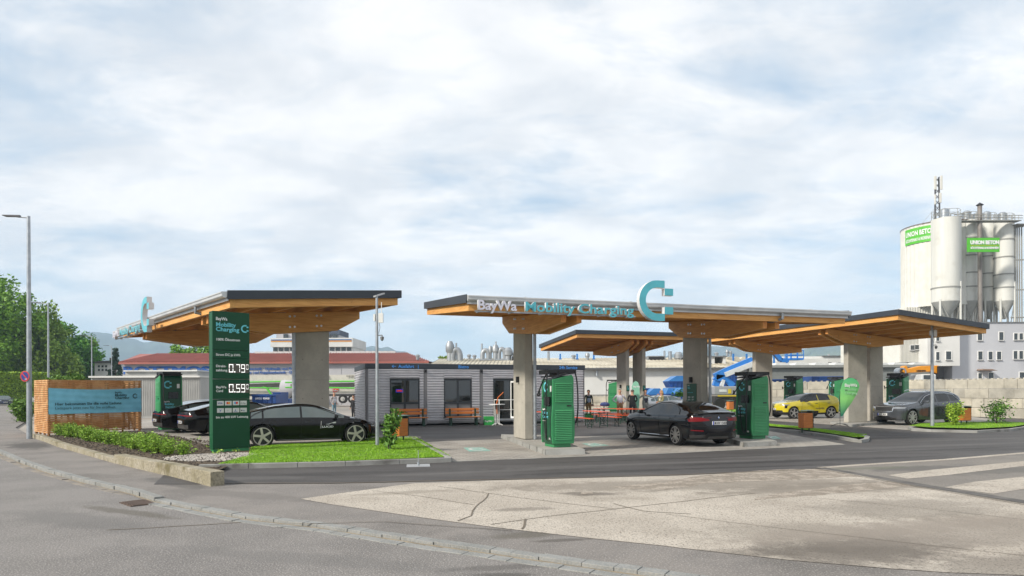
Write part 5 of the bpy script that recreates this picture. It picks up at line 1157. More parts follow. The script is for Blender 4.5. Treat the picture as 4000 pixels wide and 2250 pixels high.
for lb, px, py, Y, rz in (('wood clad litter bin on the lawn behind the leafy bush', 1563, 1720, 23.2, .9), ('wood clad litter bin on the narrow grass island in front of the yellow hatchback', 3147, 1685, 27.0, .2), ('wood clad litter bin between the bush and the block wall at the right', 3766, 1654, 32.8, .2), ('distant wood clad litter bin seen between the gran coupe and the second charger', 2852, 1606, 52, .3)):
    q = at(px, py, Y); bin_(lb, q.x, q.y, rz)
# ---------------------------------------------------------------- lamp posts
def lamp(label, x, y, h, r0, arm=0, az_=math.pi, short=False, group='tall street lamps with one arm', zb=0):
    t = thing('street_lamp', label, 'street lamp', (x, y, zb), 0, group)
    mb = MB(); mb.tube([(0, 0, 0), (0, 0, h*.45), (0, 0, h)], [r0, r0*.82, r0*.6], 12); mb.build('pole', M_galv, t)
    c, s = math.cos(az_), math.sin(az_)
    if arm:
        mb = MB(); mb.tube([(0, 0, h-.06), (c*arm*.5, s*arm*.5, h-.02)], .03, 6); mb.build('arm', M_galv, t)
        mb = MB(); mb.M = Matrix.Translation((c*arm*.35, s*arm*.35, h)) @ Matrix.Rotation(az_, 4, 'Z'); mb.hexa([(0, -.06, -.03), (arm*.65, -.12, .0), (arm*.65, .12, .0), (0, .06, -.03), (0, -.06, .04), (arm*.65, -.12, .035), (arm*.65, .12, .035), (0, .06, .04)]); mb.build('lamp_head', pmat('lamp_head_grey', (.10, .10, .11), rough=.5), t)
    if short:
        mb = MB(); mb.M = Matrix.Translation((0, 0, h)) @ Matrix.Rotation(.7, 4, 'Z') @ Matrix.Rotation(-.35, 4, 'Y'); mb.box(-.08, .26, -.08, .08, -.015, .03); mb.build('lamp_head', pmat('lamp_head_light', (.45, .46, .48), rough=.5), t)
        mb = MB(); mb.box(.06, .20, -.05, .05, h-.85, h-.55); mb.box(-.10, -.05, -.05, .05, h-.80, h-.58); mb.tube([(.15, 0, h-.55), (.15, 0, h-.2)], .012, 6); mb.build('antenna_box', M_white, t)
        mb = MB(); mb.tube([(.05, 0, h-1.25), (.17, -.03, h-1.25), (.17, -.03, h-1.33)], .02, 6); mb.lathe([(0, -.14), (.05, -.10), (.065, 0), (0, 0)], 12, (.17, -.03, h-1.3)); mb.build('camera', pmat('camera_grey', (.2, .2, .21)), t)
        mb = MB(); mb.tube([(.07, 0, h-.85), (.10, 0, h-1.0), (.06, 0, h-1.2)], .008, 5); mb.build('cable', M_rub, t)
    return t
g = gp(115, 1714); lamp('tall galvanised street lamp nearest on the left, carrying the round no parking sign', g.x, g.y, 8.72, .10, .95)
g2 = thing('no_parking_sign', 'round blue no parking sign with red rim on the nearest lamp post', 'road sign', (g.x-.06, g.y-.15, zat(108, 1470, 26)), -.15)
mb = MB(); mb.lathe([(0, .0), (.21, .0), (.21, .01), (0, .01)], 32, (0, 0, 0), 'y'); mb.build('back_plate', M_galv, g2)
mb = MB(); mb.lathe([(.165, -.004), (.205, -.004), (.205, -.001)], 32, (0, 0, 0), 'y'); mb.build('rim', pmat('sign_red', (.55, .02, .015)), g2)
mb = MB(); mb.lathe([(0, -.003), (.168, -.003), (.168, -.001)], 32, (0, 0, 0), 'y'); mb.build('face', pmat('sign_blue', (.012, .03, .22)), g2)
mb = MB(); mb.M = Matrix.Rotation(R(45), 4, 'Y'); mb.box(-.17, .17, -.007, -.005, -.02, .02); mb.build('bar', pmat('sign_red', ()), g2)
mb = MB(); mb.prism([(.0, -.10), (.06, -.10), (.06, -.085), (.09, -.11), (.06, -.135), (.06, -.12), (0, -.12)], -.008, -.005, 'y'); mb.build('arrow', M_white, g2)
for lb, px, pt, arm in (('second tall street lamp behind the slatted box', 188, 1183, 1.6), ('third street lamp among the trees left of the hills', 358, 1312, 1.6), ('distant small street lamp left of the conifer top', 436, 1350, 1.2), ('thin far street lamp between the first two lamp posts', 177, 1386, 1.2)):
    u, v = ray(px, pt); Y = (8.7-CH)/v; lamp(lb, u*Y, Y, 8.7, .085, arm)
g = gp(1474, 1740, .09); lamp('short lamp post with antenna box and camera on the lawn', g.x, g.y, 4.75, .063, short=True, group='short lamp posts with camera', zb=.09)
g = gp(3642, 1664, .09); lamp('short lamp post with antenna box beside the bush on the right island', g.x, g.y, 5.0, .085, short=True, group='short lamp posts with camera', zb=.09)
# steel base plate on the driveway
g = gp(1634, 1820); t = thing('flag_base_plate', 'square steel base plate with a short stub lying on the dark driveway', 'base plate', (g.x, g.y, .005), .15)
mb = MB(); mb.box(-.28, .28, -.28, .28, 0, .012); mb.build('plate', pmat('bare_steel_plate', (.45, .46, .47), rough=.4, metal=.4), t); mb = MB(); mb.tube([(0, 0, .01), (0, 0, .09)], .03, 8); mb.tube([(0, 0, .09), (0, 0, .38)], .008, 6); mb.build('stub', M_galv, t)
# flags
t = thing('feather_flag', 'green feather flag on a cross foot beside the right canopy column', 'flag', (0, 0, 0), 0); b = at(3283, 1660, 32.3); t.location = (b.x, b.y, .02)
def fl(px, py): q = at(px, py, b.y); return (q.x-b.x, q.z)
out_ = [fl(3284, 1628), fl(3282, 1590), fl(3281, 1555), fl(3282, 1525), fl(3288, 1500), fl(3299, 1485), fl(3314, 1478), fl(3330, 1478), fl(3345, 1485), fl(3354, 1497), fl(3357, 1510), fl(3353, 1525), fl(3342, 1548), fl(3326, 1575), fl(3308, 1600), fl(3290, 1628)]
def flagmat(name, a, b, c, lo, hi):
    m = bpy.data.materials.new(name); m.use_nodes = True; tt = m.node_tree; bb = tt.nodes['Principled BSDF']; n = tt.nodes.new; k = tt.links.new
    tc = n('ShaderNodeTexCoord'); sp = n('ShaderNodeSeparateXYZ'); k(tc.outputs['Object'], sp.inputs[0]); mr = n('ShaderNodeMapRange'); mr.inputs[1].default_value = lo; mr.inputs[2].default_value = hi; k(sp.outputs[2], mr.inputs[0])
    cr_ = n('ShaderNodeValToRGB'); k(mr.outputs[0], cr_.inputs[0]); e = cr_.color_ramp.elements; e[0].color = (*a, 1); e[1].color = (*c, 1); x = cr_.color_ramp.elements.new(.42); x.color = (*b, 1)
    k(cr_.outputs[0], bb.inputs['Base Color']); bb.inputs['Roughness'].default_value = .7; return m
mb = MB(); n_ = len(out_); cx_ = sum(p[0] for p in out_)/n_; cz_ = sum(p[1] for p in out_)/n_; mb.sm = True
ring2 = [((p[0]+cx_)/2, (p[1]+cz_)/2) for p in out_]; vs = [(p[0], -.01, p[1]) for p in out_]+[(p[0], -.05, p[1]) for p in ring2]+[(cx_, -.06, cz_)]
fs = [(i, (i+1) % n_, n_+(i+1) % n_, n_+i) for i in range(n_)]+[(n_+i, n_+(i+1) % n_, 2*n_) for i in range(n_)]
mb.add(vs, fs); mb.add([(v[0], .02, v[2]) for v in vs], fs); mb.build('flag_cloth', flagmat('feather_flag_print', (.02, .16, .10), (.20, .52, .14), (.06, .38, .16), .55, 2.4), t, sharp=False)
mb = MB(); mb.tube([(-.02, 0, 0), (-.02, 0, .5), (out_[2][0]-.02, 0, out_[2][1]), (out_[4][0]-.02, 0, out_[4][1]), (out_[6][0], 0, out_[6][1]+.02), (out_[8][0]+.01, 0, out_[8][1]+.02)], .012, 6); mb.build('flag_pole', M_black, t)
for a0 in (.3, 1.9, 3.4, 5.0): mb = MB(); mb.tube([(0, 0, .12), (.25*math.cos(a0), .25*math.sin(a0), .10), (.55*math.cos(a0), .55*math.sin(a0), .0)], .014, 5); mb.build('foot', M_black, t)
q = fl(3292, 1508); textmesh('BayWa', .21, M_textw, t, T(q[0]+.05, -.075, q[1]-.05), ext=.001, bold=.02); textmesh('Mobility\nCharging', .17, pmat('flag_pale_text', (.30, .6, .32)), t, T(q[0]+.05, -.078, q[1]-.25), ext=.001, bold=.01)
t = thing('beach_flag', 'pale mint teardrop flag between the middle canopy columns', 'flag', (0, 0, 0), 0); Yb = 39.9; b = at(2486, 1600, Yb); t.location = (b.x, Yb, 0)
def fl2(px, py): q = at(px, py, Yb); return (q.x-b.x, q.z)
o2 = [fl2(2494, 1614), fl2(2480, 1560), fl2(2469, 1530), fl2(2468, 1510), fl2(2473, 1496), fl2(2482, 1488), fl2(2492, 1493), fl2(2498, 1510), fl2(2499, 1540), fl2(2497, 1580)]
mb = MB(); mb.prism(o2, -.012, .012, 'y'); mb.build('flag_cloth', pmat('mint_flag_cloth', (.25, .56, .40), rough=.7), t); mb = MB(); mb.tube([(o2[0][0]+.02, 0, 0), (o2[0][0]+.02, 0, o2[8][1]), (o2[7][0]+.02, 0, o2[7][1])], .014, 6); mb.lathe([(0, 0), (.2, 0), (.2, .05), (0, .05)], 14, (o2[0][0], 0, 0)); mb.build('flag_pole', M_galv, t)
textmesh('BayWa', .14, M_textw, t, T(o2[3][0]+.08, -.016, o2[3][1]-.05), ext=.001, bold=.02)
# ---------------------------------------------------------------- beer tables and benches
M_or = pmat('orange_tabletop', (.70, .085, .015), (.60, .07, .012), scale=3, stretch=(1, 6, 1), rough=.3); M_leg = pmat('dark_green_leg', (.012, .045, .03), rough=.5)
def bgset(name, cat, label, x, y, rz, w, h, group):
    t = thing(name, label, cat, (x, y, 0), rz, group)
    mb = MB(); mb.box(-1.1, 1.1, -w/2, w/2, h-.03, h); mb.build('top', M_or, t, bev=.006)
    for s in (-1, 1):
        mb = MB(); X = s*.82
        for q in (-1, 1): mb.tube([(X, q*w*.42, 0), (X, q*w*.42, h-.03)], .02, 6)
        mb.tube([(X, -w*.42, .08), (X, w*.42, .08)], .014, 5); mb.tube([(X, -w*.42, .12), (X, w*.42, h-.1)], .010, 5); mb.tube([(X, w*.42, .12), (X, -w*.42, h-.1)], .010, 5); mb.tube([(X, 0, h*.55), (X-s*.3, 0, h-.03)], .010, 5); mb.build('leg_frame', M_leg, t)
    return t
V = math.pi/2+TH
GT, GB = 'orange beer garden tables', 'orange beer garden benches'
bgset('beer_table', 'table', 'orange beer table running lengthwise just right of the nearest charger', 4.2, 33.2, V, .5, .77, GT)
bgset('beer_bench', 'bench', 'orange bench at the left side of the lengthwise beer table', 3.45, 32.6, V, .25, .47, GB)
bgset('beer_bench', 'bench', 'orange bench at the right side of the lengthwise beer table', 4.95, 33.9, V, .25, .47, GB)
bgset('beer_table', 'table', 'orange beer table set crosswise in front of the man in white shirt', 5.75, 37.9, .08, .5, .77, GT)
bgset('beer_table', 'table', 'orange beer table set crosswise, farthest right behind the gran coupe bonnet', 6.9, 36.9, .05, .5, .77, GT)
bgset('beer_bench', 'bench', 'orange bench in front of the crosswise beer table', 5.5, 36.9, .06, .25, .47, GB)
bgset('beer_bench', 'bench', 'orange bench behind the crosswise beer table', 5.7, 38.7, .06, .25, .47, GB)
bgset('beer_bench', 'bench', 'orange bench nearest the front of the gran coupe', 6.6, 35.6, .04, .25, .47, GB)
bgset('beer_table', 'table', 'orange beer table half hidden behind the nearest charger', 1.65, 32.2, V, .5, .77, GT)
tb = bgset('beer_table', 'table', 'orange beer table with boxes and cloths at the corner of the cafe', 5.3, 44.2, .05, .5, .77, GT)
mb = MB(); mb.box(-.2, .5, -.15, .15, 0, .12); mb.box(-.15, .3, -.1, .1, .122, .2); o = mb.build('boxes_of_glasses', pmat('greyish_box', (.35, .34, .33)), None); o.location = (4.9, 44.2, .77); tag(o, 'low grey boxes on the beer table by the cafe corner', 'box')
mb = MB(); mb.lathe([(0, 0), (.3, .0), (.33, .1), (.22, .22), (0, .25)], 12); o = mb.build('blue_jacket', pmat('blue_cloth', (.05, .07, .2), (.08, .1, .28), rough=.9, bump=1, bscale=6), None); o.location = (6.15, 44.1, .77); o.scale = (1, .6, 1); tag(o, 'blue jacket heaped on the end of the far beer table', 'jacket')
t = thing('crate', 'green crate standing under the lengthwise beer table', 'crate', (4.6, 41.0, 0), .1); mb = MB(); mb.box(-.35, .35, -.2, .2, 0, .32); mb.build('body', pmat('bright_green', ()), t, bev=.01); mb = MB(); mb.box(-.37, .37, -.22, .22, .32, .36); mb.build('rim', pmat('crate_rim_green', (.02, .25, .05)), t)
# white side table with potted plants behind the coupe
q = at(2665, 1565, 46); t = thing('side_table', 'white table with potted plants behind the black gran coupe', 'table', (q.x, 46, 0), 0); mb = MB(); mb.box(-.7, .7, -.4, .4, 1.06, 1.10); mb.build('top', M_white, t)
for s in (-.6, .6): mb = MB(); mb.tube([(s, 0, 0), (s, 0, 1.06)], .03, 6); mb.build('leg', M_white, t)
# ---------------------------------------------------------------- buildings behind
def blk(mb, x0, x1, y0, y1, z0, z1): mb.box(x0, x1, y0, y1, z0, z1)
M_redroof = pmat('red_sheet_roof', (.36, .115, .09), (.30, .095, .075), scale=.5, rough=.6); M_hallw = pmat('pale_hall_wall', (.44, .44, .46), (.38, .38, .40), scale=.3, rough=.8); M_cream = pmat('cream_roof', (.56, .52, .42), (.46, .42, .34), scale=.4, rough=.8, c3=(.38, .34, .26), scale3=.2)
M_win = pmat('window_dark', (.04, .05, .055), rough=.1, spec=.8); M_whw = pmat('white_render_wall', (.66, .66, .64), (.58, .58, .56), scale=.3, rough=.9); M_gryw = pmat('grey_render_wall', (.50, .51, .54), (.45, .46, .49), scale=.15, rough=.9, c3=(.36, .37, .40), scale3=.25, ramp3=(.55, .8)); M_duct = pmat('zinc_duct', (.36, .38, .40), (.26, .28, .30), scale=1, rough=.5, metal=.5)
# red roofed hall
Y = 88; xl = xat(472, Y); xr_ = xat(1677, Y); ze = zat(1000, 1414, Y); Yr = 97; zr = zat(1000, 1381, Yr); rl = xat(548, Yr); rr_ = xat(1590, Yr)
t = thing('workshop_hall', 'long pale workshop hall with red sheet roof and blue writing', 'hall', (0, 0, 0))
mb = MB(); mb.box(xl+.3, xr_-.3, Y, 106, -.09, ze-.15)
for k in range(1, 14): x = xl+(xr_-xl)*k/14; mb.box(x-.03, x+.03, Y-.04, Y, 0, ze-.2)
mb.build('wall', M_hallw, t)
mb = MB(); th_ = .12
mb.quad((xl, Y-.5, ze), (xr_, Y-.5, ze), (rr_, Yr, zr), (rl, Yr, zr)); mb.quad((xr_, Y-.5, ze), (xr_, 106, ze), (rr_, Yr, zr)); mb.quad((xl, Y-.5, ze), (xl, 106, ze), (rl, Yr, zr)); mb.quad((xl, 106, ze), (xr_, 106, ze), (rr_, Yr, zr), (rl, Yr, zr)); mb.box(xl, xr_, Y-.55, Y-.4, ze-.25, ze-.01)
n = 105
for k in range(n):
    f = k/(n-1); x0 = xl+(xr_-xl)*f; 
    x0 = max(xl+.1, min(xr_-.1, x0)); t1 = min(1, (x0-xl)/(rl-xl)) if rl > xl else 1; t1 = max(.0, min(t1, (xr_-x0)/(xr_-rr_)))
    a = Vector((x0, Y-.5, ze+.03)); b = Vector((x0, Y-.5+(Yr-Y+.5)*t1, ze+(zr-ze)*t1+.03)); mb.hexa([a+Vector((-.05, 0, -.02)), a+Vector((.05, 0, -.02)), b+Vector((.05, 0, -.02)), b+Vector((-.05, 0, -.02)), a+Vector((-.05, 0, .09)), a+Vector((.05, 0, .09)), b+Vector((.05, 0, .09)), b+Vector((-.05, 0, .09))])
mb.build('roof', M_redroof, t)
mb = MB()
for k in range(24):
    x0 = xat(1000, Yr)+k*.85; mb.prism([(x0, zr-.15), (x0+.82, zr-.15), (x0+.8, zr+.22), (x0+.02, zr+.28)], Yr-.5, Yr+.3, 'y')
mb.build('ridge_skylight', pmat('skylight_white', (.62, .63, .62), rough=.4), t)
M_bl = pmat('blue_hall_lettering', (.02, .11, .40))
def wtext(s, px0, px1, pyb, cap, Y, par, mat, bold=.03, lift=.08, **k):
    a = at(px0, pyb, Y); b = at(px1, pyb, Y); c = at(px0, pyb-cap, Y); return textmesh(s, (c.z-a.z)/.70, mat, par, Matrix.Translation((a.x, Y-lift, a.z)), ext=.02, bold=bold, width=b.x-a.x, **k)
wtext('ROTTMOSER', 481, 905, 1460, 27, Y, t, M_bl, .05)
wtext('Antriebstechnik · Hydraulik und Pneumatik', 925, 1195, 1445.5, 9.5, Y, t, M_bl, .02); wtext('Dichtungs- und Kupplungstechnik · Chemie', 925, 1172, 1459.5, 9.5, Y, t, M_bl, .02)
# striped office tower block behind
t = thing('office_block', 'white flat office block with blue and orange stripe above the red roof', 'building', (0, 0, 0)); Y = 130
def wx(px): return xat(px, Y)
def wz(py): return zat(1200, py, Y)
mb = MB(); mb.box(wx(1057), wx(1378), Y, Y+12, wz(1355), wz(1320)); mb.box(wx(1063), wx(1375), Y+.6, Y+11, 0, wz(1355)); mb.build('wall', M_whw, t)
mb = MB(); mb.box(wx(1059), wx(1312), Y+3, Y+10, wz(1320), wz(1287)); mb.build('upper_storey', M_hallw, t)
mb = MB(); mb.box(wx(1255), wx(1313), Y+2.7, Y+10.2, wz(1305), wz(1284)); mb.build('plant_room', pmat('slate_blue_cladding', (.06, .08, .12)), t)
mb = MB(); mb.box(wx(1060), wx(1374), Y-.06, Y, wz(1330), wz(1325.5)); mb.build('stripe', pmat('stripe_blue', (.05, .13, .3)), t)
mb = MB(); mb.box(wx(1060), wx(1374), Y-.06, Y, wz(1335), wz(1331)); mb.build('stripe', pmat('stripe_orange', (.7, .3, .05)), t)
for k in range(14): mb = MB(); x0 = wx(1064+k*22.3); mb.box(x0, x0+.82, Y+.5, Y+.6, wz(1371), wz(1357)); mb.build('window', M_win, t)
for px in (1090, 1262, 1287): mb = MB(); mb.box(wx(px), wx(px+16), Y+2.6, Y+3, wz(1317), wz(1300)); mb.build('window', M_win, t)
# grey container sheds left
t = thing('storage_shed', 'low light grey sheet metal shed behind the left green charger', 'shed', (0, 0, 0)); Y = 48
M_shed = pmat('shed_ribbed_sheet', (.40, .40, .385), (.34, .34, .33), scale=1, rough=.6)
mb = MB(); mb.box(xat(357, Y), xat(782, Y), Y, Y+6, -.09, zat(600, 1475, Y))
for k in range(60): x = xat(360, Y)+k*.13; mb.box(x, x+.05, Y-.03, Y, .1, zat(600, 1480, Y))
mb.build('wall', M_shed, t); mb = MB(); mb.box(xat(352, Y), xat(785, Y), Y-.2, Y+6.1, zat(600, 1475, Y)+.002, zat(600, 1468, Y)); mb.build('roof', M_whw, t)
t = thing('storage_shed', 'small raised white roofed shed above the low grey shed', 'shed', (0, 0, 0)); Y = 53
mb = MB(); mb.box(xat(447, Y), xat(737, Y), Y+1.5, Y+6, 0, zat(600, 1449, Y)); mb.build('wall', M_shed, t); mb = MB(); mb.box(xat(445, Y), xat(740, Y), Y+1.3, Y+6.1, zat(600, 1449, Y)+.002, zat(600, 1444, Y)); mb.build('roof', M_whw, t)
# blue open skips on the left
def skip(label, px0, px1, pyt, pyb, Y, dep=2.2, lid=0, col=0, txt=None, group='blue waste skips'):
    x0, x1 = xat(px0, Y), xat(px1, Y); zt_, zb_ = zat((px0+px1)/2, pyt, Y), max(0, zat((px0+px1)/2, pyb, Y)); t = thing('waste_skip', label, 'skip', (x0, Y, zb_), 0, group); w_ = x1-x0; h = zt_-zb_
    mb = MB(); b = .16*w_
    if lid: hb = h*.55; mb.prism([(b, 0), (w_-b, 0), (w_, hb), (0, hb)], 0, dep, 'y'); mb.build('container_body', M_skip, t)
    else: hb = h; mb.box(0, w_, 0, dep, 0, h); mb.build('container_body', M_skip, t, bev=.02)
    if lid:
        mb = MB(); mb.prism([(0, hb), (w_, hb), (w_*.72, h), (w_*.42, h)] if lid == 1 else [(0, hb), (w_, hb), (w_*.8, h), (w_*.2, h)], -.02, dep+.02, 'y'); mb.build('lid', M_skipl, t)
    mb = MB()
    for k in range(1, 5): x = w_*k/5; mb.box(x-.04, x+.04, -.06, 0, .02, hb-.05)
    mb.box(-.03, w_+.03, -.07, 0, hb-.12, hb-.02); mb.build('ribs', M_skip, t)
    if txt: textmesh(txt, hb*.3, M_textw, t, Matrix.Translation((w_*.15, -.07, hb*.45)), ext=.005, bold=.02)
    return t
M_skip = pmat('blue_skip_paint', (.010, .065, .26), (.012, .05, .19), scale=1, rough=.5); M_skipl = pmat('light_blue_lid', (.04, .19, .48), rough=.4)
skip('tall blue container between the grey shed and the price pylon', 783, 850, 1500, 1575, 56)
skip('blue skip with white telephone number right of the price pylon', 984, 1078, 1541, 1576, 60, txt='08031 90900')
skip('lighter blue container end beside the first canopy column', 1066, 1096, 1532, 1577, 62, col=1)
skip('dark blue skip left of the first canopy column', 1092, 1130, 1558, 1577, 66)
# concrete pump trucks
M_pump = pmat('pump_cream_paint', (.55, .53, .47), rough=.5); M_pgreen = pmat('pump_green_pipe', (.10, .52, .04), rough=.4); M_chas = pmat('truck_chassis', (.04, .04, .04), rough=.7)
def truck(label, px0, px1, Y, wheels, badge=True):
    t = thing('concrete_pump_truck', label, 'truck', (0, 0, 0), 0, 'concrete pump trucks'); X = lambda p: xat(p, Y); Z = lambda p: zat(1200, p, Y)
    mb = MB(); mb.box(X(px0), X(px1), Y, Y+2.2, Z(1548), Z(1540)); mb.build('chassis', M_chas, t)
    mb = MB(); mb.box(X(px0)+.2, X(px1), Y-.05, Y+2, Z(1538), Z(1516)); mb.box(X(px0), X(px0+60), Y-.05, Y+2, Z(1560), Z(1548)); mb.build('side_panels', M_pump, t, bev=.03)
    mb = MB(); mb.hexa([(X(px0-20), Y-.4, Z(1484)), (X(px1), Y-.4, Z(1490)), (X(px1), Y+.2, Z(1490)), (X(px0-20), Y+.2, Z(1484)), (X(px0-20), Y-.4, Z(1466)), (X(px1), Y-.4, Z(1464)), (X(px1), Y+.2, Z(1464)), (X(px0-20), Y+.2, Z(1466))]); mb.build('boom', M_pump, t)
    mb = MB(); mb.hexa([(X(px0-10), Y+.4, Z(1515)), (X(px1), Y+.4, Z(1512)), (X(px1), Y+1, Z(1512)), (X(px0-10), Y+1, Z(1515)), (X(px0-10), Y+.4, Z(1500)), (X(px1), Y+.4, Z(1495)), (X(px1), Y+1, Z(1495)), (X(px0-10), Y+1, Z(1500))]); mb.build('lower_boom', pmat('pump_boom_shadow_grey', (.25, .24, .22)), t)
    for a, b in ((1494, 1490), (1513, 1518)): mb = MB(); mb.tube([(X(px0-20), Y-.5, Z(a)), ((X(px0)+X(px1))/2, Y-.5, Z((a+b)/2-1)), (X(px1), Y-.5, Z(b))], .09, 8); mb.build('concrete_pipe', M_pgreen, t)
    for p in wheels:
        mb = MB(); c = (X(p), Y-.05, Z(1559)); r = 17*Y/2600; mb.lathe([(0, -.14), (r*.62, -.14), (r, -.12), (r, .25), (0, .25)], 24, c, 'y'); wl = mb.build('wheel', M_tyre, t)
        mb = MB(); mb.lathe([(r*.2, -.16), (r*.5, -.15), (r*.52, -.145), (r*.52, -.12)], 16, c, 'y'); mb.lathe([(0, -.2), (r*.2, -.19), (r*.2, -.1)], 10, c, 'y'); mb.build('rim', pmat('truck_rim', (.4, .4, .38)), wl)
    return t, X, Z
t, X, Z = truck('cream concrete pump truck with green pipes and red badges behind the man in grey jacket', 1140, 1430, 80, (1150, 1175, 1340, 1377))
M_rbadge = pmat('red_badge', (.65, .06, .02))
for px, py in ((1262, 1477), (1301, 1532)):
    mb = MB(); mb.prism([(X(px), Z(py)), (X(px+16), Z(py)), (X(px+22), Z(py-7)), (X(px+22), Z(py-13)), (X(px), Z(py-13))], 79.4 if py < 1500 else 79.88, 79.45 if py < 1500 else 79.93, 'y'); mb.build('badge', M_rbadge, t)
    wtext('bfm', px+2, px+19, py-4, 6, 79.4 if py < 1500 else 79.88, t, M_textw, .03, .04)
wtext('S 43 SX III', 1354, 1392, 1472, 5.5, 79.5, t, M_black, .02, .05)
t, X, Z = truck('second cream pump truck with green pipes, left of the first canopy column', 930, 1120, 86, (1010, 1040))
mb = MB(); mb.tube([(X(1035), 85.2, Z(1513)), (X(1050), 85.2, Z(1515)), (X(1062), 85.2, Z(1530)), (X(1071), 85.2, Z(1545))], .13, 8); mb.build('hose', M_pgreen, t)
mb = MB(); mb.lathe([(0, 0), (1.2, 0), (1.3, .8), (1.3, 2.0), (1.1, 2.3), (0, 2.3)], 20, (X(1110), 85.4, Z(1520)), 'x'); mb.build('tank', M_hallw, t)
# big cream roof factory hall
Y = 75; t = thing('factory_hall', 'long white factory hall with cream sheet roof behind the cafe and canopies', 'hall', (0, 0, 0)); ze = zat(2500, 1437, Y)
x0, x1 = xat(1690, Y), xat(2935, Y); Yr = 92; zr = zat(2500, 1398, Yr)
mb = MB(); mb.box(x0, x1, Y, Y+30, -.09, ze-.12); mb.build('wall', M_whw, t); mb = MB(); mb.box(x0, x1, Y-.05, Y, 0, 1.3); mb.build('plinth', pmat('plinth_grey', (.27, .26, .24)), t)
mb = MB(); mb.quad((x0-1, Y-.5, ze), (x1+.5, Y-.5, ze), (xat(2800, Yr), Yr, zr), (xat(1720, Yr), Yr, zr)); mb.quad((x0-1, Y-.5, ze), (x0-1, Y+30, ze), (xat(1720, Yr), Yr, zr)); mb.quad((x1+.5, Y-.5, ze), (x1+.5, Y+30, ze), (xat(2800, Yr), Yr, zr))
for k in range(80):
    f = k/79; a = Vector((x0-1+(x1-x0+1.5)*f, Y-.5, ze+.03)); b = Vector((xat(1720, Yr)+(xat(2800, Yr)-xat(1720, Yr))*f, Yr, zr+.03)); mb.tube([a, b], .05, 4, False)
mb.build('roof', M_cream, t); mb = MB(); mb.box(x0-1, x1+.5, Y-.65, Y-.45, ze-.22, ze-.02); mb.build('roof_gutter', pmat('gutter_dark_grey', (.10, .10, .10)), t)
mb = MB(); mb.tube([(xat(2330, Y), Y-.3, ze-.3), (xat(2330, Y), Y-.3, ze-.9)], .12, 6); mb.box(xat(2327, Y), xat(2333, Y), Y-.4, Y-.1, ze-.95, ze-.8); mb.build('wall_lamp', M_galv, t)
def duct(label, kind, px, pyt, pyb, r, Y=88):
    x = xat(px, Y); z0, z1 = zat(px, pyb, Y), zat(px, pyt, Y); rr2 = r*Y/2600
    nm = {'cap': 'roof_vent', 'pipe': 'chimney_pipe', 'arch': 'duct_elbow', 'box': 'roof_unit'}[kind]
    t = thing(nm, label, {'cap': 'roof vent', 'pipe': 'chimney', 'arch': 'duct', 'box': 'roof unit'}[kind], (x, Y, z0), 0, 'pipes, vents and units on the factory roofs'); h = z1-z0
    if kind == 'cap':
        mb = MB(); mb.lathe([(0, 0), (rr2*.72, 0), (rr2*.72, h*.55)], 16); mb.build('shaft', M_duct, t); mb = MB(); mb.lathe([(rr2*.72, h*.5), (rr2, h*.56), (rr2*1.05, h*.82), (rr2*.7, h*.95), (rr2*.6, h), (0, h)], 16); mb.build('cowl', M_duct, t)
    elif kind == 'pipe': mb = MB(); mb.tube([(0, 0, 0), (0, 0, h)], rr2, 10); mb.build('pipe', M_galv, t); mb = MB(); mb.lathe([(rr2*1.2, h-.05), (rr2*1.2, h+.02), (0, h+.1)], 10); mb.build('cap', M_galv, t)
    elif kind == 'arch':
        mb = MB(); pts = [(rr2*1.2*math.cos(a), 0, h*.45+h*.5*math.sin(a)) for a in [math.pi*k/10 for k in range(11)]]; pts = [(rr2*.75*math.cos(a), 0, h*.5+h*.45*math.sin(a)) for a in [math.pi*k/10 for k in range(11)]]; mb.tube([(pts[0][0], 0, 0)]+pts+[(pts[-1][0], 0, 0)], rr2*.55, 12); mb.build('elbow', M_duct, t); mb = MB(); mb.box(-rr2*1.6, rr2*1.6, -.4, .4, 0, h*.12); mb.build('frame', M_galv, t)
    else: mb = MB(); mb.box(-rr2, rr2, -.8, .8, 0, h); mb.build('housing', pmat('roof_unit_grey', (.16, .17, .18), (.22, .23, .24), scale=2), t, bev=.05); mb = MB(); mb.box(-rr2*.9, rr2*.9, -.83, -.8, h*.15, h*.85); mb.build('grille', M_black, t)
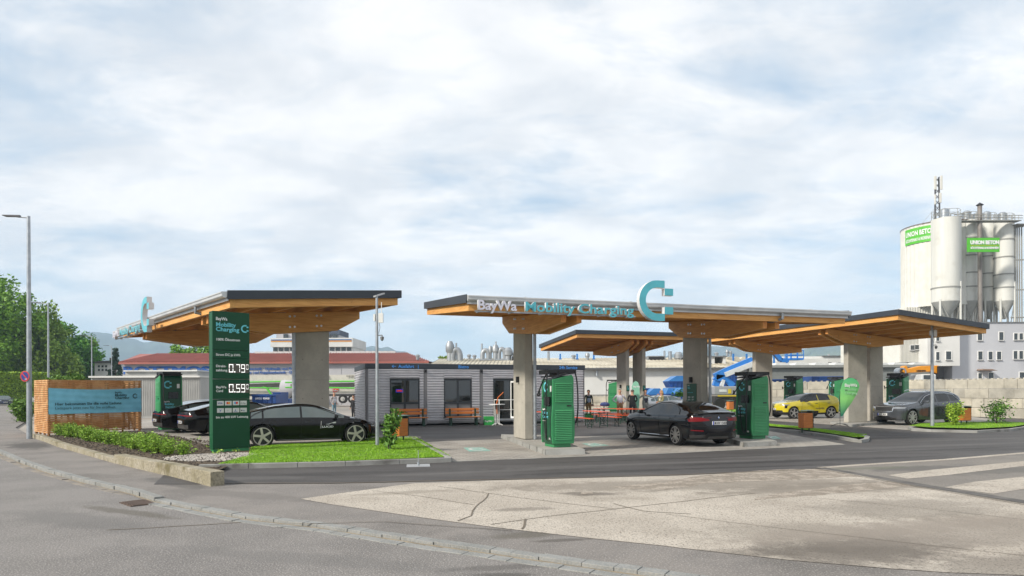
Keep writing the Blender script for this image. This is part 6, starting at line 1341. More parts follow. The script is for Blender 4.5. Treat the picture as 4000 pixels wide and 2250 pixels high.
for a in [('domed vent tower at the left end of the factory roof', 'cap', 1758, 1333, 1425, 16), ('wide rounded duct hood beside the domed vent tower', 'arch', 1783, 1362, 1425, 20), ('thin pipe rising through the rounded hood', 'pipe', 1783, 1342, 1425, 3.5),
    ('squat rust grey pipe behind the end of the red roof', 'cap', 1632, 1385, 1405, 9), ('small pair of round vents, left one', 'cap', 1833, 1384, 1403, 8), ('small pair of round vents, right one', 'cap', 1854, 1386, 1403, 8), ('thin chimney left of the curved duct', 'pipe', 1883, 1344, 1410, 3.5), ('dark curved duct over the Café lettering', 'arch', 1897, 1366, 1408, 16), ('narrow round vent tower between the curved ducts', 'cap', 1916, 1352, 1408, 8),
    ('twin topped round vent tower over the Café lettering', 'cap', 1936, 1347, 1408, 13), ('thin chimney in the middle of the vent cluster', 'pipe', 1938, 1336, 1408, 3), ('second dark curved duct at the right of the cluster', 'arch', 1961, 1360, 1408, 15), ('big round vent nearest the concrete column', 'cap', 1985, 1358, 1424, 18), ('square chiller unit with black grille beside the column', 'box', 2013, 1389, 1422, 14), ('round vent behind the chiller unit', 'cap', 2013, 1376, 1392, 13),
    ('broad grey pole post right of the first column', 'pipe', 2143, 1374, 1425, 5), ('vent under the middle canopy edge', 'cap', 2295, 1378, 1412, 9), ('small round exhaust dome on the roof ridge', 'cap', 2241, 1386, 1403, 9), ('dark long roof unit under the middle canopy', 'box', 2560, 1391, 1416, 33), ('big round vent tower left of the second column', 'cap', 2650, 1375, 1432, 16), ('tall pipe beside the dark roof unit', 'pipe', 2596, 1372, 1428, 4), ('second tall pipe beside the dark roof unit', 'pipe', 2618, 1374, 1412, 7), ('grey square unit on legs beside the second column', 'box', 2672, 1395, 1420, 18),
    ('round vent on the white stair tower', 'cap', 2799, 1376, 1392, 8), ('tall round vent right of the stair tower', 'cap', 2841, 1366, 1392, 6), ('darker round vent right of the stair tower', 'cap', 2854, 1371, 1392, 6)]: duct(*a)
for i, px in enumerate((2189, 2255, 2320, 2865, 2917, 3024, 3074)):
    t_ = thing('blue_post', ['slim blue post farthest left on the cream roof', 'slim blue post in the middle of the cream roof', 'slim blue post right of the roof dome', 'slim blue post left of the boom lift arm', 'slim blue post above the boom lift arm', 'blue post under the lift basket at the left', 'blue post under the lift basket at the right'][i], 'post', (xat(px, 86), 86, zat(px, 1404 if px < 2800 else 1426, 86)), 0, 'blue posts on the roofs')
    mb = MB(); h_ = zat(px, 1382, 86)-t_.location.z; mb.box(-.1, .1, -.1, .1, 0, h_); mb.build('shaft', pmat('blue_steel', (.02, .17, .5)), t_); mb = MB(); mb.box(-.18, .18, -.18, .18, 0, .12); mb.build('foot', pmat('blue_steel', ()), t_)
# white stair tower + shed roofs
Y = 80; t = thing('stair_tower', 'white box building with open recess beside the second canopy column', 'building', (0, 0, 0)); X = lambda p: xat(p, Y); Z = lambda p: zat(2800, p, Y)
mb = MB(); mb.box(X(2765), X(2792), Y, Y+6, 0, Z(1395)); mb.box(X(2825), X(2835), Y, Y+6, 0, Z(1395)); mb.box(X(2792), X(2825), Y+2, Y+6, 0, Z(1395)); mb.box(X(2792), X(2825), Y, Y+2, 0, Z(1440)); mb.build('wall', M_whw, t); mb = MB(); mb.box(X(2762), X(2838), Y-.2, Y+6.2, Z(1395)+.002, Z(1390)); mb.build('roof', pmat('flat_roof_grey', (.16, .17, .18)), t)
t = thing('vaulted_hall', 'white factory roof with small barrel vaults behind the boom lift', 'hall', (0, 0, 0)); Y = 95; mb = MB(); mb.box(xat(2835, Y), xat(3100, Y), Y, Y+20, 0, zat(2900, 1412, Y)); mb.build('wall', M_whw, t)
for k in range(5):
    px = 2850+k*28; mb = MB(); c = xat(px, Y); w_ = .45; mb.prism([(c+w_*math.cos(a_)*1.1, zat(2900, 1412, Y)+.7*math.sin(a_)) for a_ in [math.pi*q/8 for q in range(9)]], Y-.1, Y+15, 'y'); mb.build('vault', M_cream, t)
# grey long hall on the right + white house
Y = 74; t = thing('grey_hall', 'long grey wall hall with white translucent roof edge behind the green mixers', 'hall', (0, 0, 0)); x0, x1 = xat(2932, Y), xat(3640, Y); zz = zat(3200, 1436, Y)
mb = MB(); mb.box(x0, x1, Y, Y+14, -.09, zz); mb.build('wall', pmat('grey_green_wall', (.19, .205, .20), rough=.9), t); mb = MB(); mb.box(x0, x1, Y-.4, Y+14, zz+.002, zz+.28); mb.build('roof_edge', pmat('roof_edge_grey', (.26, .27, .26)), t)
for k in range(9): mb = MB(); a_ = x0+.6+k*2.2; mb.prism([(a_, zz+.29), (a_+1.7, zz+.29), (a_+1.5, zz+.52), (a_+.2, zz+.56)], Y+.2, Y+2.2, 'y'); mb.build('skylight', pmat('skylight_white', ()), t)
t = thing('white_house', 'long low white building below the blue mountain', 'building', (0, 0, 0)); Y = 120; X = lambda p: xat(p, Y); Z = lambda p: zat(3200, p, Y)
mb = MB(); mb.box(X(3060), X(3510), Y, Y+12, 0, Z(1392)); mb.box(X(3060), X(3215), Y-2, Y, 0, Z(1403)); mb.build('wall', M_whw, t); mb = MB(); mb.box(X(3210), X(3512), Y-.3, Y+12, Z(1392)+.002, Z(1389)); mb.build('roof', pmat('flat_roof_grey', ()), t)
for px in (3232, 3274, 3314, 3470): mb = MB(); mb.box(X(px), X(px+16), Y-.1, Y, Z(1424), Z(1416)); mb.build('window', M_win, t)
mb = MB(); mb.box(X(3258), X(3263), Y+2, Y+2.4, Z(1390), Z(1382)); mb.build('chimney', M_hallw, t)
# block wall
M_blocks = [pmat('stacked_block_%d' % k, c, tuple(v*.75 for v in c), scale=1.3, rough=.95, bump=.3, bscale=8, c3=tuple(v*.55 for v in c), scale3=.9, ramp3=(.5, .8)) for k, c in enumerate(((.46, .43, .36), (.38, .36, .31), (.52, .48, .39)))]
def blockwall(label, p0, p1, courses=4, group=None, seed=2):
    L = (p1-p0).length; t = thing('block_wall', label, 'wall', (p0.x, p0.y, 0), math.atan2(p1.y-p0.y, p1.x-p0.x)); r = random.Random(seed)
    mb = MB()
    for c in range(courses):
        x = -r.uniform(0, 1.6)
        while x < L:
            w_ = r.choice((1.6, 1.6, 1.6, .8)); a, b = max(0, x)+.008, min(L, x+w_)-.008
            if b > a+.05:
                j = r.uniform(-.02, .02); mb.m = r.choice((0, 0, 1, 2)); mb.box(a, b, -.02+j, .78, c*.6, c*.6+.588); 
                if c == courses-1:
                    k = 0
                    while a+.2+k*.4 < b-.15: mb.box(a+.12+k*.4, a+.28+k*.4, .25, .5, c*.6+.588, c*.6+.66); k += 1
            x += w_
    o = mb.build('concrete_blocks', M_blocks, t, bev=.02); return t
c0 = Vector((27.6, 49.6, 0)); blockwall('pale wall of stacked concrete blocks running back along the right side behind the bushes', c0, Vector((33.5, 29.5, 0)), seed=3)
blockwall('far stretch of stacked concrete block wall behind the yellow hatchback', Vector((18.6, 54.0, 0)), c0+Vector((-.4, .3, 0)), seed=5)
blockwall('low far block wall behind the man in white shirt', Vector((4.5, 64, 0)), Vector((19, 62, 0)), 2, seed=8)
# right building
t = thing('plant_building', 'grey and white rendered plant building below the silos', 'building', (0, 0, 0)); Y = 75; X = lambda p: xat(p, Y); Z = lambda p: zat(3800, p, Y)
mb = MB(); mb.box(X(3720), X(4500), Y, Y+18, -.09, Z(1262)); mb.build('grey_wall', M_gryw, t)
mb = MB(); mb.box(X(3598), X(3722), Y-1.2, Y+16, Z(1430), Z(1262)); mb.build('white_wall', M_whw, t)
mb = MB(); mb.box(X(3722), X(4505), Y-.1, Y+18, Z(1262)+.002, Z(1258)); mb.box(X(3596), X(3720), Y-1.3, Y+16, Z(1262)+.002, Z(1258)); mb.build('roof_edge', pmat('flat_roof_grey', ()), t)
mb = MB(); mb.box(X(3598), X(3700), Y+1, Y+15, 0, Z(1430)); mb.build('recessed_base', M_gryw, t)
M_clad = pmat('cream_ribbed_cladding', (.66, .65, .60), (.60, .59, .54), scale=1, rough=.6)
mb = MB(); mb.box(X(3524), X(3600), Y+.5, Y+14, Z(1413), Z(1262))
for k in range(14): mb.box(X(3526+k*5.3), X(3528+k*5.3), Y+.42, Y+.5, Z(1413), Z(1264))
mb.build('cladding', M_clad, t)
def window(px0, px1, py0, py1, Yw, par=t):
    x0, x1 = X(px0), X(px1); z0, z1 = Z(py1), Z(py0); mb = MB(); f = .07; mb.box(x0-f, x1+f, Yw-.06, Yw, z0-f, z0); mb.box(x0-f, x1+f, Yw-.06, Yw, z1, z1+f); mb.box(x0-f, x0, Yw-.06, Yw, z0, z1); mb.box(x1, x1+f, Yw-.06, Yw, z0, z1); w_ = mb.build('window', M_white, par); mb = MB(); mb.box(x0, x1, Yw-.03, Yw-.005, z0, z1); mb.build('pane', M_win, w_); mb = MB(); mb.box(x0-f, x1+f, Yw-.14, Yw-.062, z0-f-.04, z0-f+.02); mb.build('sill', pmat('sill_grey', (.25, .25, .25)), w_)
for a in ((3819, 3837, 1298, 1329), (3903, 3920, 1298, 1329), (3961, 3975, 1303, 1328), (3982, 3996, 1303, 1328), (3821, 3838, 1373, 1405), (3861, 3877, 1374, 1405), (3894, 3911, 1374, 1405), (3959, 3974, 1372, 1403), (3981, 3996, 1372, 1403), (3821, 3835, 1458, 1482), (3861, 3880, 1456, 1480), (3982, 4005, 1455, 1482)): window(*a, Y)
for a in ((3631, 3643, 1315, 1334), (3630, 3643, 1377, 1408), (3668, 3688, 1375, 1406)): window(*a, Y-1.2)
for a in ((3565, 3581, 1347, 1365), (3583, 3598, 1346, 1363)): window(*a, Y+.42)
mb = MB(); c = X(3832); mb.prism([(c-.5, Z(1447)), (c+1.2, Z(1449)), (c+.6, Z(1443)), (c-.4, Z(1442))], Y-1, Y, 'y'); mb.build('door_canopy', pmat('canopy_brown', (.25, .17, .13)), t)
# silos
Ys = 92; S = Ys/2600; M_silo = pmat('silo_off_white', (.64, .64, .60), (.54, .54, .50), scale=.7, rough=.6, stretch=(1, 1, .08), c3=(.44, .43, .38), scale3=.35, ramp3=(.55, .8)); M_band = pmat('silo_seam', (.30, .30, .28))
M_sgreen = pmat('sign_green', (.09, .47, .03), rough=.5)
def silo(label, px0, px1, pyt, pyb, bands, Y=Ys, hop=1248):
    cx_ = xat((px0+px1)/2, Y); r = (px1-px0)/2*Y/2600; zt_, zb_ = zat(3750, pyt, Y), zat(3750, pyb, Y); zh = zat(3750, hop, Y); zg = zat(3750, 1262, 75)*.0+8.0
    t = thing('silo', label, 'silo', (cx_, Y, 0), 0, 'cement silos')
    mb = MB(); mb.lathe([(0, zt_+.35), (r*.5, zt_+.25), (r, zt_), (r, zb_)], 40); mb.build('cylinder', M_silo, t)
    mb = MB(); mb.lathe([(r, zb_), (r*.12, zh), (0, zh)], 40); mb.build('hopper', pmat('hopper_grey', (.45, .45, .42)), t)
    for b in bands: mb = MB(); z = zat(3750, b, Y); mb.lathe([(r, z-.08), (r+.07, z-.08), (r+.07, z+.08), (r, z+.08)], 40); mb.build('seam_ring', M_band, t)
    for k in range(4): a = k*math.pi/2+.6; mb = MB(); mb.tube([(r*math.cos(a), r*math.sin(a), zg), (r*math.cos(a), r*math.sin(a), zb_+ (2.6 if k == 3 else .3))], .14, 6); mb.build('leg', M_silo, t)
    mb = MB()
    for k in range(4): a, b2 = k*math.pi/2+.6, (k+1)*math.pi/2+.6; mb.tube([(r*math.cos(a), r*math.sin(a), zb_), (r*math.cos(b2), r*math.sin(b2), zg+.3)], .06, 5)
    mb.build('bracing', M_band, t)
    mb = MB()
    for k in range(10): a = k*math.pi/5; mb.tube([(r*math.cos(a)*.95, r*math.sin(a)*.95, zt_), (r*math.cos(a)*.95, r*math.sin(a)*.95, zt_+1.1)], .035, 4)
    for h in (.6, 1.1): mb.tube([(r*.95*math.cos(a), r*.95*math.sin(a), zt_+h) for a in [2*math.pi*k/20 for k in range(21)]], .03, 4)
    mb.build('guard_rail', M_band, t)
    mb = MB(); mb.lathe([(0, .2), (.55, .2), (.55, 1.3), (.3, 1.5), (0, 1.5)], 12, (-.2, 0, zt_)); mb.build('filter_unit', M_galv, t); return t
silo('wide white silo nearest in front of the ribbed tank', 3647, 3748, 858, 1180, (1126,), Ys-2, 1240)
silo('slender banded silo second from the left, behind the green board', 3749, 3820, 866, 1178, (934, 1002, 1069, 1123), Ys+1)
silo('slender banded silo third from the left with the dark pipe beside it', 3834, 3890, 868, 1178, (936, 1004, 1071, 1124), Ys+3)
silo('slender banded silo farthest right beside the lattice frame', 3890, 3958, 872, 1178, (940, 1008, 1075, 1126), Ys+1)
silo('rear banded silo seen between the second silo and the pipe', 3800, 3850, 870, 1178, (936, 1004, 1071), Ys+8)
t = thing('storage_tank', 'large ribbed cream tank with green writing band left of the silos', 'tank', (0, 0, 0)); Yt = 97; r = 4.9; cx_ = xat(3542, Yt)+r; zt_ = zat(3650, 893, Yt); zb_ = zat(3600, 1206, Yt)
mb = MB(); n = 88; prof = []
for k in range(n): 
    a = 2*math.pi*k/n; rr3 = r+(.06 if k % 2 else -.02); prof.append((cx_+rr3*math.cos(a), Yt+rr3*math.sin(a)))
mb.prism(prof, zb_, zt_, 'z'); mb.build('ribbed_shell', M_clad, t)
mb = MB(); mb.lathe([(r+.09, 0), (r+.12, .02), (r+.12, .12), (r+.05, .15)], 60, (cx_, Yt, zt_)); mb.lathe([(r-.2, 0), (r*.3, 1.0), (0, 1.1)], 40, (cx_, Yt, zt_)); mb.build('roof_rim', pmat('rust_rim', (.16, .12, .09)), t)
mb = MB(); mb.box(cx_-r-1.2, cx_+r, Yt-2, Yt+5, 8, zb_-.0); 
for k in range(30): mb.box(cx_-r-1.2+k*.36, cx_-r-1.05+k*.36, Yt-2.08, Yt-2, 8, zb_); 
mb.build('ribbed_base', M_clad, t)
z0b, z1b = zat(3600, 962, Yt), zat(3600, 902, Yt); mb = MB(); ring = [(cx_+(r+.13)*math.cos(a), Yt+(r+.13)*math.sin(a)) for a in [math.pi*(1.0+.39*k/24) for k in range(25)]]
for a, b in zip(ring[:-1], ring[1:]): mb.quad((a[0], a[1], z0b), (b[0], b[1], z0b), (b[0], b[1], z1b), (a[0], a[1], z1b))
bd = mb.build('sign_band', M_sgreen, t, recalc=False)
def curved(s, size, zb, a0, a1):
    o = textmesh(s, size, M_textw, bd, Matrix(), ext=.0, bold=.03); xs_ = [v.co.x for v in o.data.vertices]; x0, x1 = min(xs_), max(xs_)
    for v in o.data.vertices:
        a = a0+(a1-a0)*(v.co.x-x0)/(x1-x0); v.co = Vector((cx_+(r+.17)*math.cos(a), Yt+(r+.17)*math.sin(a), zb+v.co.z))
curved('UNION BETON', .95, z0b+1.15, math.pi*1.015, math.pi*1.285); curved('SÖCHTENAU & ROSENHEIM', .60, z0b+.35, math.pi*1.015, math.pi*1.285)
t = thing('company_board', 'bright green UNION BETON board fixed across the slender silos', 'sign', (0, 0, 0)); Y = Ys-3; X2 = lambda p: xat(p, Y); Z2 = lambda p: zat(3845, p, Y)
mb = MB(); mb.box(X2(3783), X2(3907), Y, Y+.2, Z2(984), Z2(929)); mb.build('panel', M_sgreen, t); mb = MB(); mb.box(X2(3792), X2(3902), Y-.02, Y, Z2(960.5), Z2(958.5)); mb.build('rule', pmat('sign_rule_yellow', (.45, .45, .03)), t)
wtext('UNION BETON', 3790, 3902, 954, 14, Y, t, M_textw, .05, .03); wtext('SÖCHTENAU & ROSENHEIM', 3791, 3900, 973, 8.5, Y, t, M_textw, .03, .03)
for lb, px, pt, r2 in (('tall rusty steel pipe with rain cap between the silos', 3830, 802, .45),):
    Y = Ys-1; t = thing('exhaust_pipe', lb, 'pipe', (xat(px, Y), Y, 8)); z1 = zat(px, pt, Y)-8; mb = MB(); mb.tube([(0, 0, 0), (0, 0, z1)], r2*.62, 12); mb.build('pipe', pmat('brownish_pipe', (.16, .14, .13), (.24, .22, .2), scale=.5, rough=.5), t); mb = MB(); mb.lathe([(r2*.6, z1-.1), (r2, z1), (r2, z1+.06), (0, z1+.4)], 14); mb.build('cap', M_black, t)
t = thing('antenna_mast', 'mobile phone mast with cream antenna panels above the tank', 'antenna mast', (xat(3661, 94), 94, zat(3660, 870, 94))); h = zat(3660, 690, 94)-t.location.z
mb = MB()
for dx, dy in ((-.35, -.2), (.35, -.2), (0, .35)): mb.tube([(dx, dy, 0), (dx*.7, dy*.7, h*.98)], .10, 6)
k = 0
while k*.8 < h-.8: mb.tube([(-.33, -.2, k*.8), (.33, -.2, k*.8+.8)], .045, 4); mb.tube([(.33, -.2, k*.8), (-.33, -.2, k*.8+.8)], .045, 4); k += 1
mb.build('lattice', pmat('mast_dark', (.06, .06, .065)), t)
for x, z0_, z1_, w_ in ((-.42, h*.70, h*.99, .32), (.45, h*.70, h*1.0, .26), (.30, h*.42, h*.63, .26), (-.45, h*.38, h*.6, .12)): mb = MB(); mb.box(x-w_/2, x+w_/2, -.5, -.3, z0_, z1_); mb.build('antenna_panel', M_clad, t, bev=.03)
mb = MB(); mb.tube([(-.3, 0, h*.3), (-3.5, 0, -1.8)], .02, 4); mb.tube([(-.3, 0, h*.2), (-1.8, 0, -1.6)], .02, 4); mb.build('guy_wire', M_band, t)
t = thing('lattice_frame', 'tall steel lattice frame with thin rods right of the silos', 'steel frame', (0, 0, 0)); Y = Ys; mb = MB()
for px in (3962, 3969, 3976, 3984, 3993): mb.tube([(xat(px, Y), Y, 8), (xat(px, Y), Y, zat(px, 880, Y))], .09, 5)
for py in (885, 1015, 1132, 1240): mb.tube([(xat(3950, Y), Y, zat(3970, py, Y)), (xat(4000, Y), Y, zat(3970, py, Y))], .1, 5)
mb.build('rods', M_band, t); mb = MB(); mb.box(xat(3955, Y), xat(4000, Y), Y-1, Y+3, zat(3970, 883, Y), zat(3970, 880, Y)); mb.build('deck', M_band, t)
t = thing('roof_walkway', 'steel walkway with handrails along the top of the silos', 'walkway', (0, 0, 0)); Y = Ys-1.5; mb = MB()
mb.box(xat(3660, Y), xat(3995, Y), Y, Y+1.2, zat(3800, 862, Y), zat(3800, 860, Y)); mb.build('deck', M_band, t); mb = MB()
for py in (838, 848): mb.tube([(xat(3655, Y), Y, zat(3800, py-6, Y)), (xat(3800, Y), Y, zat(3800, py, Y)), (xat(3998, Y), Y, zat(3800, py+4, Y))], .05, 4)
for k in range(24): px = 3660+k*14; mb.tube([(xat(px, Y), Y, zat(3800, 862, Y)), (xat(px, Y), Y, zat(3800, 836+k*.2, Y))], .04, 4)
mb.hexa([(xat(3735, Y), Y, zat(3800, 838, Y)), (xat(3800, Y), Y, zat(3800, 828, Y)), (xat(3800, Y), Y+.3, zat(3800, 828, Y)), (xat(3735, Y), Y+.3, zat(3800, 838, Y)), (xat(3735, Y), Y, zat(3800, 836, Y)), (xat(3800, Y), Y, zat(3800, 825, Y)), (xat(3800, Y), Y+.3, zat(3800, 825, Y)), (xat(3735, Y), Y+.3, zat(3800, 836, Y))]); mb.build('handrail', M_band, t)
# skips, mixers, lift, excavator in the middle yard
skip('blue lidded skip stacked on top of the others below the white mixer drum', 2610, 2690, 1468, 1514, 60, 2.2, 1)
skip('light blue lidded skip behind the man in the light jacket', 2524, 2598, 1517, 1572, 61, 2.2, 1)
skip('wide blue skip below the stacked one, left of the second canopy column', 2601, 2650, 1515, 1566, 59, 2, 2)
skip('blue skip with pale lid just left of the second canopy column', 2640, 2692, 1514, 1566, 57, 2, 1)
skip('plain dark blue skip behind the pale mint flag', 2505, 2540, 1516, 1560, 63)
skip('large blue container behind the boom lift arm', 2828, 2880, 1460, 1510, 70)
skip('pale blue skip edge above the block wall behind the left green mixer drum', 3000, 3074, 1481, 1500, 62); skip('dark blue skip edge above the block wall behind the feather flag', 3172, 3330, 1470, 1500, 62)
def mixer(label, px0, px1, pyc, rpx, Y, mat, tilt, cab=None):
    t = thing('concrete_mixer_truck', label, 'truck', (0, 0, 0), 0, 'concrete mixer trucks'); k = Y/2600; L = (px1-px0)*k; c = at(px0, pyc, Y); r = rpx*k
    mb = MB(); mb.M = Matrix.Translation(c) @ Matrix.Rotation(tilt, 4, 'Y'); mb.lathe([(0, 0), (r*.45, 0), (r*.92, L*.30), (r, L*.42), (r*.98, L*.55), (r*.55, L*.85), (r*.42, L), (0, L)], 28, (0, 0, 0), 'x'); mb.build('drum', mat, t)
    mb = MB(); mb.M = Matrix.Translation(c) @ Matrix.Rotation(tilt, 4, 'Y')
    mb.lathe([(r*.62, L*.80), (r*.68, L*.80), (r*.64, L*.83)], 24, (0, 0, 0), 'x'); mb.box(L*.95, L*1.04, -.5, .5, -.1, r*.7); mb.build('chute', M_chas if mat is M_whc else M_pgreen, t)
    mb = MB(); z = c.z-r*1.5; mb.box(c.x-1.5, c.x+L, Y-1, Y+1, z-.4, z); mb.box(c.x, c.x+L*.2, Y-.5, Y+.5, z, c.z-r*.4); mb.build('chassis', M_chas, t)
    for q in (0, .5, .75): mb = MB(); mb.lathe([(0, -.15), (.5, -.15), (.5, .2), (0, .2)], 18, (c.x+L*q, Y-1.05, .5), 'y'); mb.build('wheel', M_tyre, t)
    if cab: 
        a, b, d, e = cab; mb = MB(); mb.box(xat(a, Y), xat(b, Y), Y-1.1, Y+1.1, .6, zat(a, d, Y)); cb = mb.build('cab', M_whc, t, bev=.08); mb = MB(); mb.box(xat(a+3, Y), xat(b-7, Y), Y-1.13, Y-1.1, zat(a, d+20, Y), zat(a, d+7, Y)); mb.build('window', M_win, cb)
mixer('white drum mixer truck behind the blue skips', 2540, 2650, 1497, 27, 88, M_whc, 0, (2505, 2530, 1481, 0))
M_lime = pmat('lime_green_drum', (.22, .60, .02), rough=.4)
mixer('lime green mixer drum just right of the far column', 2985, 3062, 1469, 16, 78, M_lime, 0); mixer('lime green mixer drum above the yellow hatchback', 3148, 3266, 1480, 22, 76, M_lime, -.12)
t = thing('boom_lift', 'blue telescopic boom lift with grey turret behind the second column', 'lifting platform', (0, 0, 0)); Y = 60; X = lambda p: xat(p, Y); Z = lambda p: zat(2850, p, Y); M_lift = pmat('lift_blue', (.025, .19, .58), rough=.35); M_lw = pmat('lift_white', (.6, .62, .62))
mb = MB(); mb.box(X(2776), X(2868), Y-1, Y+1.3, Z(1542), Z(1509)); mb.build('turret', pmat('turret_grey', (.30, .31, .33), rough=.4), t, bev=.08)
mb = MB(); mb.box(X(2790), X(2868), Y-1.02, Y-1, Z(1548), Z(1543)); mb.build('stripe', pmat('hazard_yellow', (.6, .45, .02)), t); mb = MB(); mb.box(X(2796), X(2824), Y-1.03, Y-1, Z(1531), Z(1521)); mb.build('sticker', M_lw, t); mb = MB(); mb.box(X(2830), X(2842), Y-1.03, Y-1, Z(1537), Z(1519)); mb.build('sticker', pmat('hazard_yellow', ()), t)
mb = MB(); mb.box(X(2780), X(2870), Y-.8, Y+1.2, Z(1572), Z(1548)); mb.build('chassis', M_chas, t, bev=.05)
for px in (2795, 2846): mb = MB(); mb.lathe([(0, -.2), (.5, -.2), (.55, 0), (.5, .2), (0, .2)], 20, (X(px), Y-1.0, .5), 'y'); mb.build('wheel', M_tyre, t)
def beam(name, pts, w_, mat, dy=0):
    mb = MB(); P = [Vector((X(a), Y+dy, Z(b))) for a, b in pts]
    for a, b in zip(P[:-1], P[1:]):
        d = (b-a).normalized(); n_ = Vector((-d.z, 0, d.x))*w_/2; mb.hexa([(a-n_)+Vector((0, -.25, 0)), (b-n_)+Vector((0, -.25, 0)), (b-n_)+Vector((0, .25, 0)), (a-n_)+Vector((0, .25, 0)), (a+n_)+Vector((0, -.25, 0)), (b+n_)+Vector((0, -.25, 0)), (b+n_)+Vector((0, .25, 0)), (a+n_)+Vector((0, .25, 0))])
    return mb.build(name, mat, t)
beam('lower_arm', [(2796, 1508), (2805, 1480), (2793, 1472)], .5, M_lift, .2); beam('lift_cylinder', [(2815, 1508), (2822, 1484)], .25, M_lw, -.2); beam('lower_arm', [(2862, 1508), (2828, 1478), (2795, 1474)], .55, M_lift)
beam('boom', [(2792, 1472), (2833, 1452), (2938, 1408)], .62, M_lift); beam('inner_boom', [(2828, 1464), (2940, 1420), (3005, 1395)], .42, M_lw, -.3); beam('jib', [(3026, 1380), (3050, 1408), (3078, 1409)], .35, M_lift); beam('jib', [(2938, 1408), (3026, 1374)], .4, M_lift)
mb = MB(); 
bx0, bx1, bz0, bz1 = X(3078), X(3128), Z(1406), Z(1372)
for x in (bx0, (bx0+bx1)/2, bx1):
    for y in (Y-.6, Y+.6): mb.tube([(x, y, bz0), (x, y, bz1)], .04, 5)
for z in (bz1, (bz0+bz1)/2):
    mb.tube([(bx0, Y-.6, z), (bx1, Y-.6, z), (bx1, Y+.6, z), (bx0, Y+.6, z), (bx0, Y-.6, z)], .04, 5)
mb.box(bx0, bx1, Y-.6, Y+.6, bz0-.05, bz0+.12); mb.build('basket', M_lift, t)
t = thing('mobile_crane', 'orange telescopic crane arm with white cab behind the block wall on the right', 'crane', (0, 0, 0)); Y = 60; X = lambda p: xat(p, Y); Z = lambda p: zat(3600, p, Y); M_or2 = pmat('machine_orange', (.72, .28, .01), rough=.4)
beam('boom', [(3520, 1446), (3535, 1430), (3655, 1434)], .5, M_or2) if 0 else None
mb = MB(); mb.prism([(X(3519), Z(1452)), (X(3528), Z(1458)), (X(3560), Z(1456)), (X(3628), Z(1452)), (X(3660), Z(1462)), (X(3660), Z(1428)), (X(3590), Z(1430)), (X(3541), Z(1440)), (X(3535), Z(1428)), (X(3524), Z(1431))], Y-.3, Y+.3, 'y'); mb.build('boom', M_or2, t, bev=.05)
wtext('LIEBHERR', 3580, 3616, 1451, 5, Y-.3, t, M_black, .03, .03)
mb = MB(); mb.box(X(3652), X(3672), Y-.5, Y+.6, Z(1480), Z(1431)); mb.build('counter_block', M_black, t, bev=.05); mb = MB(); mb.box(X(3576), X(3634), Y-.9, Y+.9, Z(1500), Z(1462)); cb = mb.build('cab', M_whc, t, bev=.12); mb = MB(); mb.box(X(3584), X(3618), Y-.93, Y-.9, Z(1482), Z(1466)); mb.build('window', M_win, cb)
mb = MB(); mb.lathe([(.25, -.35), (.38, -.35), (.38, .35), (.25, .35)], 14, (X(3516), Y, Z(1452)), 'y'); mb.build('pulley', M_galv, t); mb = MB(); mb.box(X(3560), X(3680), Y-.8, Y+1, .4, Z(1500)); mb.build('chassis', M_chas, t)
# distant house left
t = thing('house', 'distant pale house with dark roof left of the conifer', 'house', (0, 0, 0)); Y = 130; X = lambda p: xat(p, Y); Z = lambda p: zat(400, p, Y); mb = MB(); mb.box(X(370), X(440), Y, Y+8, 0, Z(1418)); mb.build('wall', M_whw, t)
mb = MB(); mb.prism([(X(364), Z(1419)), (X(448), Z(1417)), (X(440), Z(1409)), (X(392), Z(1410))], Y-.6, Y+8, 'y'); rf = mb.build('roof', pmat('dark_tile_roof', (.08, .075, .07)), t); mb = MB(); mb.box(X(404), X(413), Y+2, Y+3, Z(1412), Z(1396)); mb.build('chimney', pmat('chimney_brick', (.16, .1, .08)), rf)
for k in range(3):
    for q in (1427, 1441): mb = MB(); mb.box(X(384+k*14), X(391+k*14), Y-.1, Y, Z(q+8), Z(q)); mb.build('window', M_win, t)
# overhead details: thin wire? skipped
# ---------------------------------------------------------------- plants
def fol(name, a, b, c): return [pmat(name+'_leaf_dark', a, rough=.65), pmat(name+'_leaf_mid', b, rough=.65), pmat(name+'_leaf_light', c, rough=.6)]
M_bark = pmat('bark', (.09, .07, .05), (.05, .04, .03), scale=4, rough=.95)
def leafmesh(name, mats, pts, size, seed, aspect=1.6, droop=0, lightdir=None):
    r = random.Random(seed); mb = MB()
    for (p, nrm) in pts:
        s = size*r.uniform(.6, 1.35); a = Vector((r.gauss(0, 1), r.gauss(0, 1), r.gauss(0, .7)-droop)).normalized(); b = a.cross(Vector((r.gauss(0, 1), r.gauss(0, 1), r.gauss(0, 1)))).normalized()
        a *= s*aspect/2; b *= s/2; mb.m = r.choice((0, 0, 1, 1, 1, 2)); c = Vector(p); mb.add([c-a, c+b*.9, c+a, c-b*.9], [(0, 1, 2, 3)])
    return mb
